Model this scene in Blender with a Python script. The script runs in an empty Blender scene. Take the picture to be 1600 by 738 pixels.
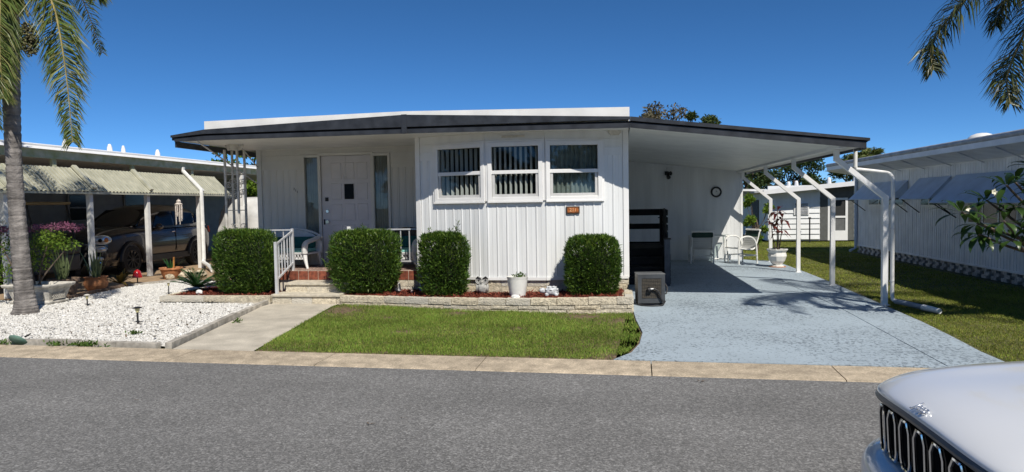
import bpy, math, random
import numpy as np
from mathutils import Vector, Matrix
R = math.radians
rnd = random.Random(7)
rng = np.random.default_rng(7)
scene = bpy.context.scene
col = scene.collection

# ------------------------------------------------------------------ camera
cam_d = bpy.data.cameras.new('camera'); cam = bpy.data.objects.new('camera', cam_d); col.objects.link(cam)
FPX = 1064.0
roll, pitch, yaw = 0.0166, math.atan(50 / FPX), math.atan(160 / FPX)
fw0 = Vector((-math.sin(yaw), math.cos(yaw), 0)); rt0 = Vector((math.cos(yaw), math.sin(yaw), 0)); Z = Vector((0, 0, 1))
fw = fw0 * math.cos(pitch) - Z * math.sin(pitch); up1 = Z * math.cos(pitch) + fw0 * math.sin(pitch)
rt = rt0 * math.cos(roll) - up1 * math.sin(roll); up = up1 * math.cos(roll) + rt0 * math.sin(roll)
M = Matrix((rt, up, -fw)).transposed().to_4x4(); M.translation = Vector((0, 0, 1.55))
cam.matrix_world = M
cam_d.sensor_fit = 'HORIZONTAL'; cam_d.sensor_width = 36.0; cam_d.lens = FPX / 1600 * 36.0
cam_d.clip_start = 0.05; cam_d.clip_end = 2000
scene.camera = cam

# ------------------------------------------------------------------ light
SUN = Vector((0.47, -0.72, 1.0)).normalized()          # towards the sun: high, behind and right of the camera
elev = math.asin(SUN.z); azim = math.atan2(SUN.x, SUN.y)
world = bpy.data.worlds.new('World'); scene.world = world; world.use_nodes = True
wn = world.node_tree.nodes; wl = world.node_tree.links
sky = wn.new('ShaderNodeTexSky'); sky.sky_type = 'NISHITA'; sky.sun_disc = False
sky.sun_elevation = elev; sky.sun_rotation = azim
sky.altitude = 1000; sky.air_density = 0.5; sky.dust_density = 0.0; sky.ozone_density = 10.0
bg = wn['Background']; bg.inputs['Strength'].default_value = 0.118
hsv = wn.new('ShaderNodeHueSaturation'); hsv.inputs['Saturation'].default_value = 1.08; hsv.inputs['Hue'].default_value = .494      # the deep blue of a dry, clear day
wl.new(sky.outputs['Color'], hsv.inputs['Color']); wl.new(hsv.outputs['Color'], bg.inputs['Color'])
sd = bpy.data.lights.new('sun', 'SUN'); sd.energy = 5.0; sd.angle = R(0.5); sd.color = (1.0, 0.94, 0.84)
so = bpy.data.objects.new('sun', sd); col.objects.link(so)
so.rotation_euler = SUN.to_track_quat('Z', 'Y').to_euler(); so.location = (8, -8, 20)
vs = scene.view_settings; vs.view_transform = 'Standard'; vs.look = 'None'; vs.exposure = 0.07; vs.gamma = 1.0
vs.use_curve_mapping = False

# ------------------------------------------------------------------ helpers
origin = {}
def V(*a): return Vector(a)
def tag(o, label=None, cat=None, group=None, kind=None):
    if label: o['label'] = label
    if cat: o['category'] = cat
    if group: o['group'] = group
    if kind: o['kind'] = kind
    return o
def thing(name, label, cat, loc=(0, 0, 0), group=None):
    o = bpy.data.objects.new(name, None); col.objects.link(o); o.location = loc
    o.empty_display_size = 0.1
    origin[o] = Vector(loc)
    return tag(o, label, cat, group)
def link(name, me, parent=None, loc=(0, 0, 0)):
    o = bpy.data.objects.new(name, me); col.objects.link(o)
    if parent is not None: o.parent = parent
    o.location = loc
    return o
def np_mesh(name, v, f, mats, mi=None, smooth=False):
    me = bpy.data.meshes.new(name); v = np.asarray(v, dtype=np.float32); f = np.asarray(f, dtype=np.int32)
    k = f.shape[1]; me.vertices.add(len(v)); me.vertices.foreach_set('co', v.ravel())
    me.loops.add(f.size); me.loops.foreach_set('vertex_index', f.ravel())
    me.polygons.add(len(f)); me.polygons.foreach_set('loop_start', np.arange(0, f.size, k, dtype=np.int32))
    me.polygons.foreach_set('loop_total', np.full(len(f), k, dtype=np.int32))
    if mi is not None: me.polygons.foreach_set('material_index', np.asarray(mi, dtype=np.int32))
    if smooth: me.polygons.foreach_set('use_smooth', np.ones(len(f), dtype=bool))
    for m in (mats if isinstance(mats, (list, tuple)) else [mats]): me.materials.append(m)
    me.update(calc_edges=True)
    return me
def np_obj(name, v, f, mats, parent=None, mi=None, smooth=False):
    v = np.asarray(v, dtype=np.float32)
    if parent is not None: v = v - np.array(origin[parent], dtype=np.float32)
    o = link(name, np_mesh(name, v, f, mats, mi, smooth), parent)
    origin[o] = Vector(origin[parent]) if parent is not None else Vector((0, 0, 0))
    return o

class Frame:
    """local x along u, local y along n (into the wall), local z up"""
    def __init__(s, o, u=(1, 0, 0), n=None):
        s.o = Vector(o); s.u = Vector(u).normalized(); s.n = Vector(n).normalized() if n else Vector((-s.u.y, s.u.x, 0)); s.w = s.u.cross(s.n)
        if s.w.z < 0 and n is None: s.w = -s.w
    def __call__(s, p): return s.o + s.u * p[0] + s.n * p[1] + s.w * p[2]
class MB:
    def __init__(s, F=None): s.v = []; s.f = []; s.m = []; s.F = F; s.cur = 0
    def P(s, p):
        p = Vector(p); return s.F(p) if s.F else p
    def add(s, vs_, fs):
        b = len(s.v); s.v += [s.P(p) for p in vs_]; s.f += [tuple(b + i for i in f) for f in fs]; s.m += [s.cur] * len(fs)
    def hexa(s, p):
        s.add(p, [(0, 3, 2, 1), (4, 5, 6, 7), (0, 1, 5, 4), (1, 2, 6, 5), (2, 3, 7, 6), (3, 0, 4, 7)])
    def box(s, x0, x1, y0, y1, z0, z1):
        s.hexa([(x0, y0, z0), (x1, y0, z0), (x1, y1, z0), (x0, y1, z0), (x0, y0, z1), (x1, y0, z1), (x1, y1, z1), (x0, y1, z1)])
    def cbox(s, c, h, rz=0, rx=0, ry=0):
        m = Matrix.Rotation(rz, 3, 'Z') @ Matrix.Rotation(ry, 3, 'Y') @ Matrix.Rotation(rx, 3, 'X'); c = Vector(c)
        s.hexa([c + m @ Vector((sx * h[0], sy * h[1], sz * h[2])) for sz in (-1, 1) for sx, sy in ((-1, -1), (1, -1), (1, 1), (-1, 1))])
    def prism(s, poly, d0, d1, axis='y'):
        n = len(poly)
        def q(a, b, d): return (a, d, b) if axis == 'y' else ((a, b, d) if axis == 'z' else (d, a, b))
        vs_ = [q(a, b, d0) for a, b in poly] + [q(a, b, d1) for a, b in poly]
        fs = [tuple(range(n))[::-1], tuple(range(n, 2 * n))] + [(i, (i + 1) % n, n + (i + 1) % n, n + i) for i in range(n)]
        s.add(vs_, fs)
    def tube(s, pts, r, n=8, cap=True):
        pts = [Vector(p) for p in pts]; k = len(pts); rs = r if isinstance(r, (list, tuple)) else [r] * k
        prev = None; vs_ = []
        for i, p in enumerate(pts):
            t = (pts[min(i + 1, k - 1)] - pts[max(i - 1, 0)]).normalized()
            if prev is None:
                a = Vector((0, 0, 1)) if abs(t.z) < .9 else Vector((1, 0, 0)); e1 = t.cross(a).normalized()
            else: e1 = (prev - t * prev.dot(t)).normalized()
            e2 = t.cross(e1); prev = e1
            for j in range(n):
                a = 2 * math.pi * j / n; vs_.append(p + (e1 * math.cos(a) + e2 * math.sin(a)) * rs[i])
        fs = [(i * n + j, i * n + (j + 1) % n, (i + 1) * n + (j + 1) % n, (i + 1) * n + j) for i in range(k - 1) for j in range(n)]
        if cap: fs += [tuple(range(n))[::-1], tuple((k - 1) * n + j for j in range(n))]
        s.add(vs_, fs)
    def bar(s, p0, p1, w, d, side=(0, 1, 0)):
        """square bar from p0 to p1, w across `side`, d across the third axis"""
        p0 = Vector(p0); p1 = Vector(p1); t = (p1 - p0).normalized(); sd_ = Vector(side); sd_ = (sd_ - t * sd_.dot(t)).normalized(); e = t.cross(sd_)
        q = []
        for p in (p0, p1):
            for a, b in ((-1, -1), (1, -1), (1, 1), (-1, 1)): q.append(p + sd_ * (a * w / 2) + e * (b * d / 2))
        s.hexa(q)
    def lathe(s, c, prof, n=20, cap=True):
        c = Vector(c); vs_ = []
        for r_, z_ in prof:
            for j in range(n):
                a = 2 * math.pi * j / n; vs_.append(c + Vector((r_ * math.cos(a), r_ * math.sin(a), z_)))
        k = len(prof); fs = [(i * n + j, i * n + (j + 1) % n, (i + 1) * n + (j + 1) % n, (i + 1) * n + j) for i in range(k - 1) for j in range(n)]
        if cap: fs += [tuple(range(n))[::-1], tuple((k - 1) * n + j for j in range(n))]
        s.add(vs_, fs)
    def ball(s, c, r, n=12, m=8):
        r = r if isinstance(r, (tuple, list)) else (r, r, r); c = Vector(c); vs_ = [c + Vector((0, 0, -r[2]))]
        for i in range(1, m):
            b = -math.pi / 2 + math.pi * i / m
            for j in range(n):
                a = 2 * math.pi * j / n; vs_.append(c + Vector((r[0] * math.cos(a) * math.cos(b), r[1] * math.sin(a) * math.cos(b), r[2] * math.sin(b))))
        vs_.append(c + Vector((0, 0, r[2]))); fs = []
        for j in range(n): fs.append((0, 1 + (j + 1) % n, 1 + j)); fs.append((len(vs_) - 1, 1 + (m - 2) * n + j, 1 + (m - 2) * n + (j + 1) % n))
        for i in range(m - 2):
            for j in range(n): fs.append((1 + i * n + j, 1 + i * n + (j + 1) % n, 1 + (i + 1) * n + (j + 1) % n, 1 + (i + 1) * n + j))
        s.add(vs_, fs)
    def grid(s, rows):
        k = len(rows); n = len(rows[0]); s.add([p for r_ in rows for p in r_], [(i * n + j, i * n + j + 1, (i + 1) * n + j + 1, (i + 1) * n + j) for i in range(k - 1) for j in range(n - 1)])
    def build(s, name, mats, parent=None, smooth=False, bevel=0, subsurf=0, angle=40, fixn=True):
        me = bpy.data.meshes.new(name); o0 = origin[parent] if parent is not None else Vector((0, 0, 0))
        me.from_pydata([tuple(p - o0) for p in s.v], [], s.f)
        for m in (mats if isinstance(mats, (list, tuple)) else [mats]): me.materials.append(m)
        me.polygons.foreach_set('material_index', s.m)
        if fixn:
            import bmesh
            b = bmesh.new(); b.from_mesh(me); bmesh.ops.recalc_face_normals(b, faces=b.faces); b.to_mesh(me); b.free()
        if smooth: me.shade_smooth()
        if smooth and angle and not subsurf: me.set_sharp_from_angle(angle=R(angle))
        me.update()
        o = link(name, me, parent); origin[o] = Vector(o0)
        if bevel:
            bm_ = o.modifiers.new('bevel', 'BEVEL'); bm_.width = bevel; bm_.segments = 2; bm_.limit_method = 'ANGLE'; bm_.angle_limit = R(40)
        if subsurf:
            ss = o.modifiers.new('subsurf', 'SUBSURF'); ss.levels = subsurf; ss.render_levels = subsurf
        return o
def piece(name, me, parent, pos, rot=(0, 0, 0), scale=(1, 1, 1)):
    o = link(name, me, parent, Vector(pos) - origin[parent]); o.rotation_euler = rot; o.scale = scale
    origin[o] = Vector(pos)
    return o
def copy_tree(o, parent=None):
    c = o.copy(); col.objects.link(c); c.parent = parent
    for ch in list(o.children): copy_tree(ch, c)
    return c
def text_mesh(txt, size, depth, name='lettering', shear=0.0):
    cu = bpy.data.curves.new(name, 'FONT'); cu.body = txt; cu.size = size; cu.extrude = depth; cu.shear = shear; cu.align_x = 'CENTER'; cu.align_y = 'CENTER'
    cu.resolution_u = 3
    to = bpy.data.objects.new(name, cu); col.objects.link(to)
    dg = bpy.context.evaluated_depsgraph_get(); me = bpy.data.meshes.new_from_object(to.evaluated_get(dg)); me.name = name
    bpy.data.objects.remove(to)
    return me
def spline(cps, n):
    cps = [Vector(p) for p in cps]; out = []; k = len(cps) - 1
    for i in range(n):
        t = i / (n - 1) * k; j = min(int(t), k - 1); t -= j
        p0 = cps[max(j - 1, 0)]; p1 = cps[j]; p2 = cps[j + 1]; p3 = cps[min(j + 2, k)]
        out.append(0.5 * ((2 * p1) + (p2 - p0) * t + (2 * p0 - 5 * p1 + 4 * p2 - p3) * t * t + (3 * p1 - p0 - 3 * p2 + p3) * t ** 3))
    return out
def norm(a): return a / np.maximum(np.linalg.norm(a, axis=-1, keepdims=True), 1e-9)
def leaves_np(c, d, n, L, W, droop=0.0):
    """kite leaves: base c, direction d, approximate normal n; returns verts, quads"""
    d = norm(d); s_ = norm(np.cross(d, n)); nn = np.cross(s_, d); L = np.asarray(L)[:, None]; W = np.asarray(W)[:, None]
    a = c; b = c + d * L * .45 + s_ * W * .5 + nn * (L * .05); e = c + d * L - nn * (L * droop); g = c + d * L * .45 - s_ * W * .5 + nn * (L * .05)
    v = np.stack([a, b, e, g], 1).reshape(-1, 3); f = np.arange(len(v)).reshape(-1, 4)
    return v, f
def randdir(n):
    v = rng.normal(size=(n, 3)); return norm(v)
def cat_np(parts):
    vs_ = []; fs = []; o = 0
    for v, f in parts: vs_.append(v); fs.append(f + o); o += len(v)
    return np.concatenate(vs_), np.concatenate(fs)
def in_poly(x, y, poly):
    c = np.zeros(len(x), bool); j = len(poly) - 1
    for i in range(len(poly)):
        xi, yi = poly[i]; xj, yj = poly[j]
        t = ((yi > y) != (yj > y)) & (x < (xj - xi) * (y - yi) / (yj - yi + 1e-12) + xi); c ^= t; j = i
    return c
def scatter(poly, n):
    xs = [p[0] for p in poly]; ys = [p[1] for p in poly]
    x = rng.uniform(min(xs), max(xs), n * 3); y = rng.uniform(min(ys), max(ys), n * 3); k = in_poly(x, y, poly); x = x[k][:n]; y = y[k][:n]
    return x, y
# ------------------------------------------------------------------ materials
def mat(name, c, rough=.6, var=.12, scale=8., bump=0., bscale=60., metal=0., c2=None, island=0., obj=0., stretch=(1, 1, 1), spec=.5, coat=0., trans=0., c3=None, detail=5., bdist=.01):
    m = bpy.data.materials.new(name); m.use_nodes = True; nt = m.node_tree; N = nt.nodes; L = nt.links; b = N['Principled BSDF']
    b.inputs['Roughness'].default_value = rough; b.inputs['Metallic'].default_value = metal; b.inputs['Specular IOR Level'].default_value = spec
    if coat: b.inputs['Coat Weight'].default_value = coat; b.inputs['Coat Roughness'].default_value = .04
    if trans: b.inputs['Transmission Weight'].default_value = trans
    tc = N.new('ShaderNodeTexCoord'); mp = N.new('ShaderNodeMapping'); mp.inputs['Scale'].default_value = stretch
    geo = N.new('ShaderNodeNewGeometry'); L.new(geo.outputs['Position'], mp.inputs['Vector'])
    no = N.new('ShaderNodeTexNoise'); no.inputs['Scale'].default_value = scale; no.inputs['Detail'].default_value = detail; L.new(mp.outputs['Vector'], no.inputs['Vector'])
    rp = N.new('ShaderNodeValToRGB'); rp.color_ramp.elements[0].position = .3; rp.color_ramp.elements[1].position = .7
    c2_ = c2 if c2 else tuple(x * (1 - 2 * var) for x in c); c1 = c if c2 else tuple(min(1, x * (1 + var)) for x in c)
    rp.color_ramp.elements[0].color = (*c2_, 1); rp.color_ramp.elements[1].color = (*c1, 1)
    L.new(no.outputs['Fac'], rp.inputs['Fac']); out = rp.outputs['Color']
    if island or obj:
        hs = N.new('ShaderNodeHueSaturation'); mr = N.new('ShaderNodeMapRange'); k = island or obj
        mr.inputs['To Min'].default_value = 1 - k; mr.inputs['To Max'].default_value = 1 + k
        if island: L.new(geo.outputs['Random Per Island'], mr.inputs['Value'])
        else:
            oi = N.new('ShaderNodeObjectInfo'); L.new(oi.outputs['Random'], mr.inputs['Value'])
        L.new(mr.outputs['Result'], hs.inputs['Value']); L.new(out, hs.inputs['Color']); out = hs.outputs['Color']
        if c3:
            mx = N.new('ShaderNodeMix'); mx.data_type = 'RGBA'; mx.inputs['B'].default_value = (*c3, 1); L.new(out, mx.inputs['A'])
            m2 = N.new('ShaderNodeMapRange'); m2.inputs['From Min'].default_value = .0; m2.inputs['From Max'].default_value = 1.; 
            wn_ = N.new('ShaderNodeTexWhiteNoise'); wn_.noise_dimensions = '1D'; src = geo.outputs['Random Per Island'] if island else oi.outputs['Random']
            L.new(src, wn_.inputs['W']); pw = N.new('ShaderNodeMath'); pw.operation = 'POWER'; pw.inputs[1].default_value = 2.; L.new(wn_.outputs['Value'], pw.inputs[0]); L.new(pw.outputs[0], mx.inputs['Factor']); out = mx.outputs['Result']
    L.new(out, b.inputs['Base Color'])
    if bump:
        n2 = N.new('ShaderNodeTexNoise'); n2.inputs['Scale'].default_value = bscale; n2.inputs['Detail'].default_value = 6; L.new(mp.outputs['Vector'], n2.inputs['Vector'])
        bp = N.new('ShaderNodeBump'); bp.inputs['Strength'].default_value = bump; bp.inputs['Distance'].default_value = bdist; L.new(n2.outputs['Fac'], bp.inputs['Height']); L.new(bp.outputs['Normal'], b.inputs['Normal'])
    return m
def leafmat(name, c, c3, k=.35, rough=.45, spec=.4, sub=.35):
    m = mat(name, c, rough, .15, 3., island=k, c3=c3, spec=spec); nt = m.node_tree; N = nt.nodes; L = nt.links; b = N['Principled BSDF']
    tr = N.new('ShaderNodeBsdfTranslucent'); mx = N.new('ShaderNodeMixShader'); mx.inputs['Fac'].default_value = sub
    src = b.inputs['Base Color'].links[0].from_socket; L.new(src, tr.inputs['Color']); L.new(b.outputs[0], mx.inputs[1]); L.new(tr.outputs[0], mx.inputs[2])
    L.new(mx.outputs[0], N['Material Output'].inputs['Surface'])
    return m
MT = {}
MT['white'] = mat('white_paint', (.76, .775, .775), .45, .055, 3.5, .08, 20, stretch=(1.6, 1.6, .2))
MT['trim'] = mat('white_trim', (.80, .80, .79), .35, .03, 4)
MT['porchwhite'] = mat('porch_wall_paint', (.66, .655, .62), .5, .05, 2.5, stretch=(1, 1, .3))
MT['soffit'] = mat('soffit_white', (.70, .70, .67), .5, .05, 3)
MT['roofwhite'] = mat('roof_coating_white', (.80, .80, .78), .5, .06, 3)
MT['black'] = mat('black_fascia_paint', (.034, .038, .046), .42, .25, 6, .1, 30)
MT['gap'] = mat('dark_gap', (.004, .004, .005), .9, .1)
MT['inside'] = mat('dim_interior', (.06, .06, .055), .9, .2)
MT['concrete'] = mat('kerb_concrete', (.47, .39, .285), .9, .16, 7, .35, 160, obj=.05)
MT['path'] = mat('path_concrete', (.50, .455, .375), .9, .12, 3.2, .3, 140)
MT['edging'] = mat('grey_edging_concrete', (.42, .39, .34), .9, .22, 9, .5, 80, obj=.12)
MT['stone'] = mat('cream_split_stone', (.64, .565, .42), .95, .20, 22, .9, 55, obj=.12, c3=(.55, .52, .45), bdist=.02)
MT['capstone'] = mat('cream_tread_concrete', (.55, .50, .40), .9, .15, 14, .5, 90)
MT['brick'] = mat('red_tile_brick', (.25, .068, .035), .7, .25, 18, .4, 70, obj=.18)
MT['mortar'] = mat('pale_mortar', (.62, .56, .46), .95, .1)
MT['pebblefloor'] = mat('brown_pebble_floor', (.30, .21, .17), .7, .35, 90, .5, 120)
MT['mulchbase'] = mat('mulch_soil', (.085, .022, .014), .95, .4, 40, 1., 60)
MT['mulch'] = mat('red_mulch_chip', (.24, .052, .026), .9, .25, 30, island=.55, c3=(.10, .022, .012))
MT['gravel'] = mat('white_gravel_stone', (.70, .69, .66), .8, .06, 30, island=.16, c3=(.50, .485, .45))
MT['gravelbase'] = mat('gravel_bed_dust', (.36, .35, .32), .95, .25, 40, .8, 70)
MT['asphalt'] = mat('asphalt', (.165, .163, .159), .88, .06, 1.2, .5, 180)
MT['soil'] = mat('dry_soil', (.16, .11, .065), .95, .3, 12, .6, 40)
MT['turf'] = mat('turf_ground', (.085, .10, .028), .95, .3, 3.5, .7, 60, c2=(.13, .115, .045))
MT['grass'] = leafmat('grass_blade', (.155, .275, .035), (.34, .36, .09), .4, .6, .2, .3)
MT['grassR'] = leafmat('lawn_blade_dry', (.19, .26, .035), (.37, .34, .09), .4, .6, .2, .3)
MT['hedge'] = leafmat('hedge_leaf', (.035, .085, .014), (.12, .20, .028), .5, .38, .45, .22)
MT['newleaf'] = leafmat('new_hedge_shoots', (.13, .24, .03), (.25, .34, .05), .4, .4, .4, .35)
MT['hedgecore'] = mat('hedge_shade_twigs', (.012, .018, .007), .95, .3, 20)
MT['palmleaf'] = leafmat('palm_leaflet', (.10, .155, .035), (.25, .235, .08), .4, .4, .4, .3)
MT['palmleafR'] = leafmat('palm_leaflet_dark', (.05, .075, .02), (.13, .12, .045), .4, .4, .4, .25)
MT['rachis'] = mat('palm_rachis', (.30, .24, .08), .6, .2, 6)
MT['seed'] = mat('palm_seed', (.14, .13, .055), .6, .3, 20, island=.5, c3=(.05, .04, .02))
MT['palmtrunk'] = mat('palm_trunk', (.33, .305, .285), .95, .22, 5, 1., 20, stretch=(1., 1., 1.3), c2=(.17, .155, .145), bdist=.02, detail=8.)
MT['bark'] = mat('tree_bark', (.13, .10, .075), .9, .3, 8, .8, 25)
MT['treeleaf'] = leafmat('oak_leaf', (.045, .075, .016), (.10, .12, .035), .45, .5, .3, .25)
MT['treeleaf2'] = leafmat('dark_tree_leaf', (.03, .06, .014), (.075, .105, .03), .45, .5, .3, .25)
MT['dullleaf'] = leafmat('dull_twig_leaf', (.10, .095, .055), (.15, .12, .07), .4, .6, .3, .2)
MT['steel'] = mat('silver_painted_steel', (.62, .63, .65), .35, .06, 10, metal=.25)
MT['chrome'] = mat('chrome', (.75, .76, .78), .12, .02, 10, metal=1.)
MT['castwhite'] = mat('aged_white_iron', (.62, .59, .53), .6, .15, 14)
MT['teal'] = mat('teal_cushion', (.012, .125, .115), .85, .15, 12)
MT['mint'] = mat('mint_cushion', (.25, .58, .52), .85, .08, 12)
MT['wicker'] = mat('white_wicker', (.76, .76, .75), .55, .06, 30, .3, 90)
MT['wickerbrown'] = mat('brown_wicker', (.10, .07, .05), .7, .25, 40, .6, 90)
MT['curtain'] = mat('grey_curtain', (.46, .465, .455), .9, .08, 6)
MT['blind'] = mat('pale_blind_slat', (.50, .51, .50), .7, .05, 6)
MT['curtaindark'] = mat('dim_green_curtain', (.20, .235, .22), .9, .15, 8)
MT['terra'] = mat('terracotta', (.47, .20, .085), .85, .2, 14, .3, 60)
MT['terradark'] = mat('weathered_clay', (.22, .15, .105), .9, .3, 14, .4, 60)
MT['planter'] = mat('cast_stone_white', (.55, .52, .46), .9, .2, 10, .4, 60)
MT['ceramic'] = mat('white_ceramic', (.75, .75, .72), .4, .06, 10)
MT['statue'] = mat('grey_cast_statue', (.42, .42, .40), .85, .25, 26, .5, 70)
MT['turtle'] = mat('whitewashed_statue', (.60, .62, .64), .8, .3, 24, .4, 60)
MT['dark'] = mat('dark_rubber', (.02, .02, .022), .6, .2)
MT['woodblack'] = mat('black_stained_wood', (.010, .0105, .012), .75, .3, 9, .3, 40)
MT['bluegrey'] = mat('blue_grey_painted_post', (.055, .07, .095), .6, .2)
MT['greybox'] = mat('dark_grey_metal', (.055, .06, .066), .45, .15, 8)
MT['tan'] = mat('tan_grille', (.075, .066, .052), .7, .2, 40)
MT['green'] = mat('dark_green_sling', (.012, .045, .032), .7, .2)
MT['amber'] = mat('amber_plaque', (.42, .13, .028), .4, .3, 40)
MT['brownframe'] = mat('dark_brown_frame', (.05, .03, .018), .5, .2)
MT['awning'] = mat('cream_awning_metal', (.53, .52, .41), .5, .14, 5, c2=(.36, .36, .28))
MT['awningpan'] = mat('shaded_awning_pan', (.24, .235, .18), .7, .2, 6)  # shade between the awning ribs is put into this darker pan colour
MT['mossy'] = mat('mossy_fascia', (.30, .33, .15), .8, .35, 5, c2=(.52, .52, .42))
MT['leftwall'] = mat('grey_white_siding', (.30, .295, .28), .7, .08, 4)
MT['rightwall'] = mat('right_house_siding', (.83, .835, .83), .6, .06, 3)
MT['blueawn'] = mat('blue_grey_awning', (.50, .60, .74), .5, .08, 3)
MT['gutter'] = mat('grey_roof_edge', (.36, .37, .38), .5, .2, 5)
MT['block'] = mat('grey_screen_block', (.52, .50, .47), .95, .25, 20, .5, 60, obj=.15)
MT['tarp'] = mat('silver_tarp', (.62, .62, .60), .42, .12, 3, metal=.15)
MT['carbrown'] = mat('bronze_grey_car_paint', (.062, .058, .058), .22, .05, 5, metal=.3, coat=1.)
MT['tyre'] = mat('tyre_rubber', (.018, .018, .018), .85, .2, 30)
MT['rim'] = mat('dark_alloy', (.05, .05, .052), .35, .1, metal=.8)
MT['plasticblack'] = mat('black_plastic', (.018, .018, .019), .5, .2)
MT['lamp'] = mat('headlamp_lens', (.70, .72, .74), .12, .1, 20, metal=.5, coat=1.)
MT['amberlens'] = mat('amber_lens', (.75, .22, .02), .2, .1, coat=1.)
MT['redlens'] = mat('red_lens', (.55, .012, .012), .25, .1, coat=1.)
MT['silver'] = mat('silver_car_paint', (.75, .765, .78), .28, .01, 4, metal=.1, coat=.7)
MT['suvtrim'] = mat('suv_grille_black', (.008, .008, .009), .35, .2)
MT['pink'] = leafmat('bougainvillea_bract', (.20, .06, .12), (.34, .17, .23), .3, .6, .2, .3)
MT['bougleaf'] = leafmat('bougainvillea_leaf', (.10, .19, .02), (.22, .30, .04), .4, .5, .3, .35)
MT['snake'] = leafmat('sansevieria_leaf', (.13, .17, .075), (.30, .30, .15), .35, .5, .3, .15)
MT['croton'] = leafmat('croton_leaf', (.13, .09, .02), (.24, .16, .03), .5, .4, .3, .25)
MT['sago'] = leafmat('cycad_leaf', (.022, .08, .022), (.06, .14, .035), .4, .35, .4, .2)
MT['cordyline'] = leafmat('red_cordyline_leaf', (.14, .035, .03), (.27, .07, .04), .4, .4, .4, .3)
MT['plumeria'] = leafmat('plumeria_leaf', (.04, .085, .018), (.11, .17, .035), .35, .35, .45, .25)
MT['petal'] = mat('white_petal', (.8, .76, .6), .6, .1)
MT['weed'] = leafmat('weed_leaf', (.06, .13, .02), (.13, .2, .04), .4, .5, .3, .25)
MT['deadleaf'] = mat('fallen_leaf', (.12, .085, .055), .9, .3, 30, island=.5)
MT['deadwood'] = mat('orange_wood_stake', (.55, .24, .06), .8, .2)
MT['coral'] = mat('coral_rock', (.55, .47, .34), .95, .3, 14, .8, 40)
MT['tealmetal'] = mat('teal_disc', (.17, .31, .26), .5, .12, 12)
MT['lantern'] = mat('pale_yellow_lens', (.62, .55, .28), .35, .1)
MT['tanslab'] = mat('tan_slab', (.36, .25, .15), .9, .2, 6, .3, 60)
MT['chime'] = mat('shell_chime', (.62, .56, .50), .6, .25, 30)
MT['netgreen'] = mat('grey_screen_mesh', (.10, .105, .10), .7, .1)

# glass: clear pane that mirrors the street at grazing angles
def glass(name, tint=(.90, .92, .91), fac=.86, ior_mix=.5):
    m = bpy.data.materials.new(name); m.use_nodes = True; N = m.node_tree.nodes; L = m.node_tree.links; N.remove(N['Principled BSDF'])
    t = N.new('ShaderNodeBsdfTransparent'); t.inputs['Color'].default_value = (*tint, 1); g = N.new('ShaderNodeBsdfGlossy'); g.inputs['Roughness'].default_value = .02
    lw = N.new('ShaderNodeLayerWeight'); lw.inputs['Blend'].default_value = .5; pw = N.new('ShaderNodeMath'); pw.operation = 'POWER'; pw.inputs[1].default_value = 5; L.new(lw.outputs['Facing'], pw.inputs[0])
    ma = N.new('ShaderNodeMath'); ma.operation = 'MULTIPLY_ADD'; ma.inputs[1].default_value = .9; ma.inputs[2].default_value = .03; L.new(pw.outputs[0], ma.inputs[0]); mx = N.new('ShaderNodeMixShader')
    L.new(ma.outputs[0], mx.inputs['Fac']); L.new(t.outputs[0], mx.inputs[1]); L.new(g.outputs[0], mx.inputs[2]); L.new(mx.outputs[0], N['Material Output'].inputs['Surface'])
    return m
MT['glass'] = glass('window_glass')
MT['carglass'] = glass('tinted_glass', (.06, .07, .075))
MT['carglass2'] = mat('smoked_lamp_cover', (.02, .022, .026), .1, .1, coat=1.)
MT['tableglass'] = glass('table_glass', (.75, .82, .80))
# asphalt: aggregate speckle as colour
def speckle(m, scale, lo, hi, base_mix=.5, bright=None):
    N = m.node_tree.nodes; L = m.node_tree.links; b = N['Principled BSDF']; src = b.inputs['Base Color'].links[0].from_socket
    g = N.new('ShaderNodeNewGeometry'); vo = N.new('ShaderNodeTexVoronoi'); vo.inputs['Scale'].default_value = scale; L.new(g.outputs['Position'], vo.inputs['Vector'])
    sp = N.new('ShaderNodeSeparateColor'); L.new(vo.outputs['Color'], sp.inputs[0]); mr = N.new('ShaderNodeMapRange'); mr.inputs['To Min'].default_value = lo; mr.inputs['To Max'].default_value = hi
    pw = N.new('ShaderNodeMath'); pw.operation = 'POWER'; pw.inputs[1].default_value = 1.8; L.new(sp.outputs[0], pw.inputs[0]); L.new(pw.outputs[0], mr.inputs['Value'])
    mm = N.new('ShaderNodeVectorMath'); mm.operation = 'SCALE'; L.new(src, mm.inputs[0]); L.new(mr.outputs['Result'], mm.inputs['Scale']); L.new(mm.outputs[0], b.inputs['Base Color'])
speckle(MT['asphalt'], 95, .7, 1.6); speckle(MT['asphalt'], 60, .85, 1.28)
speckle(MT['pebblefloor'], 45, .5, 2.2)
speckle(MT['concrete'], 120, .8, 1.3)
speckle(MT['path'], 140, .88, 1.15)
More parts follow.
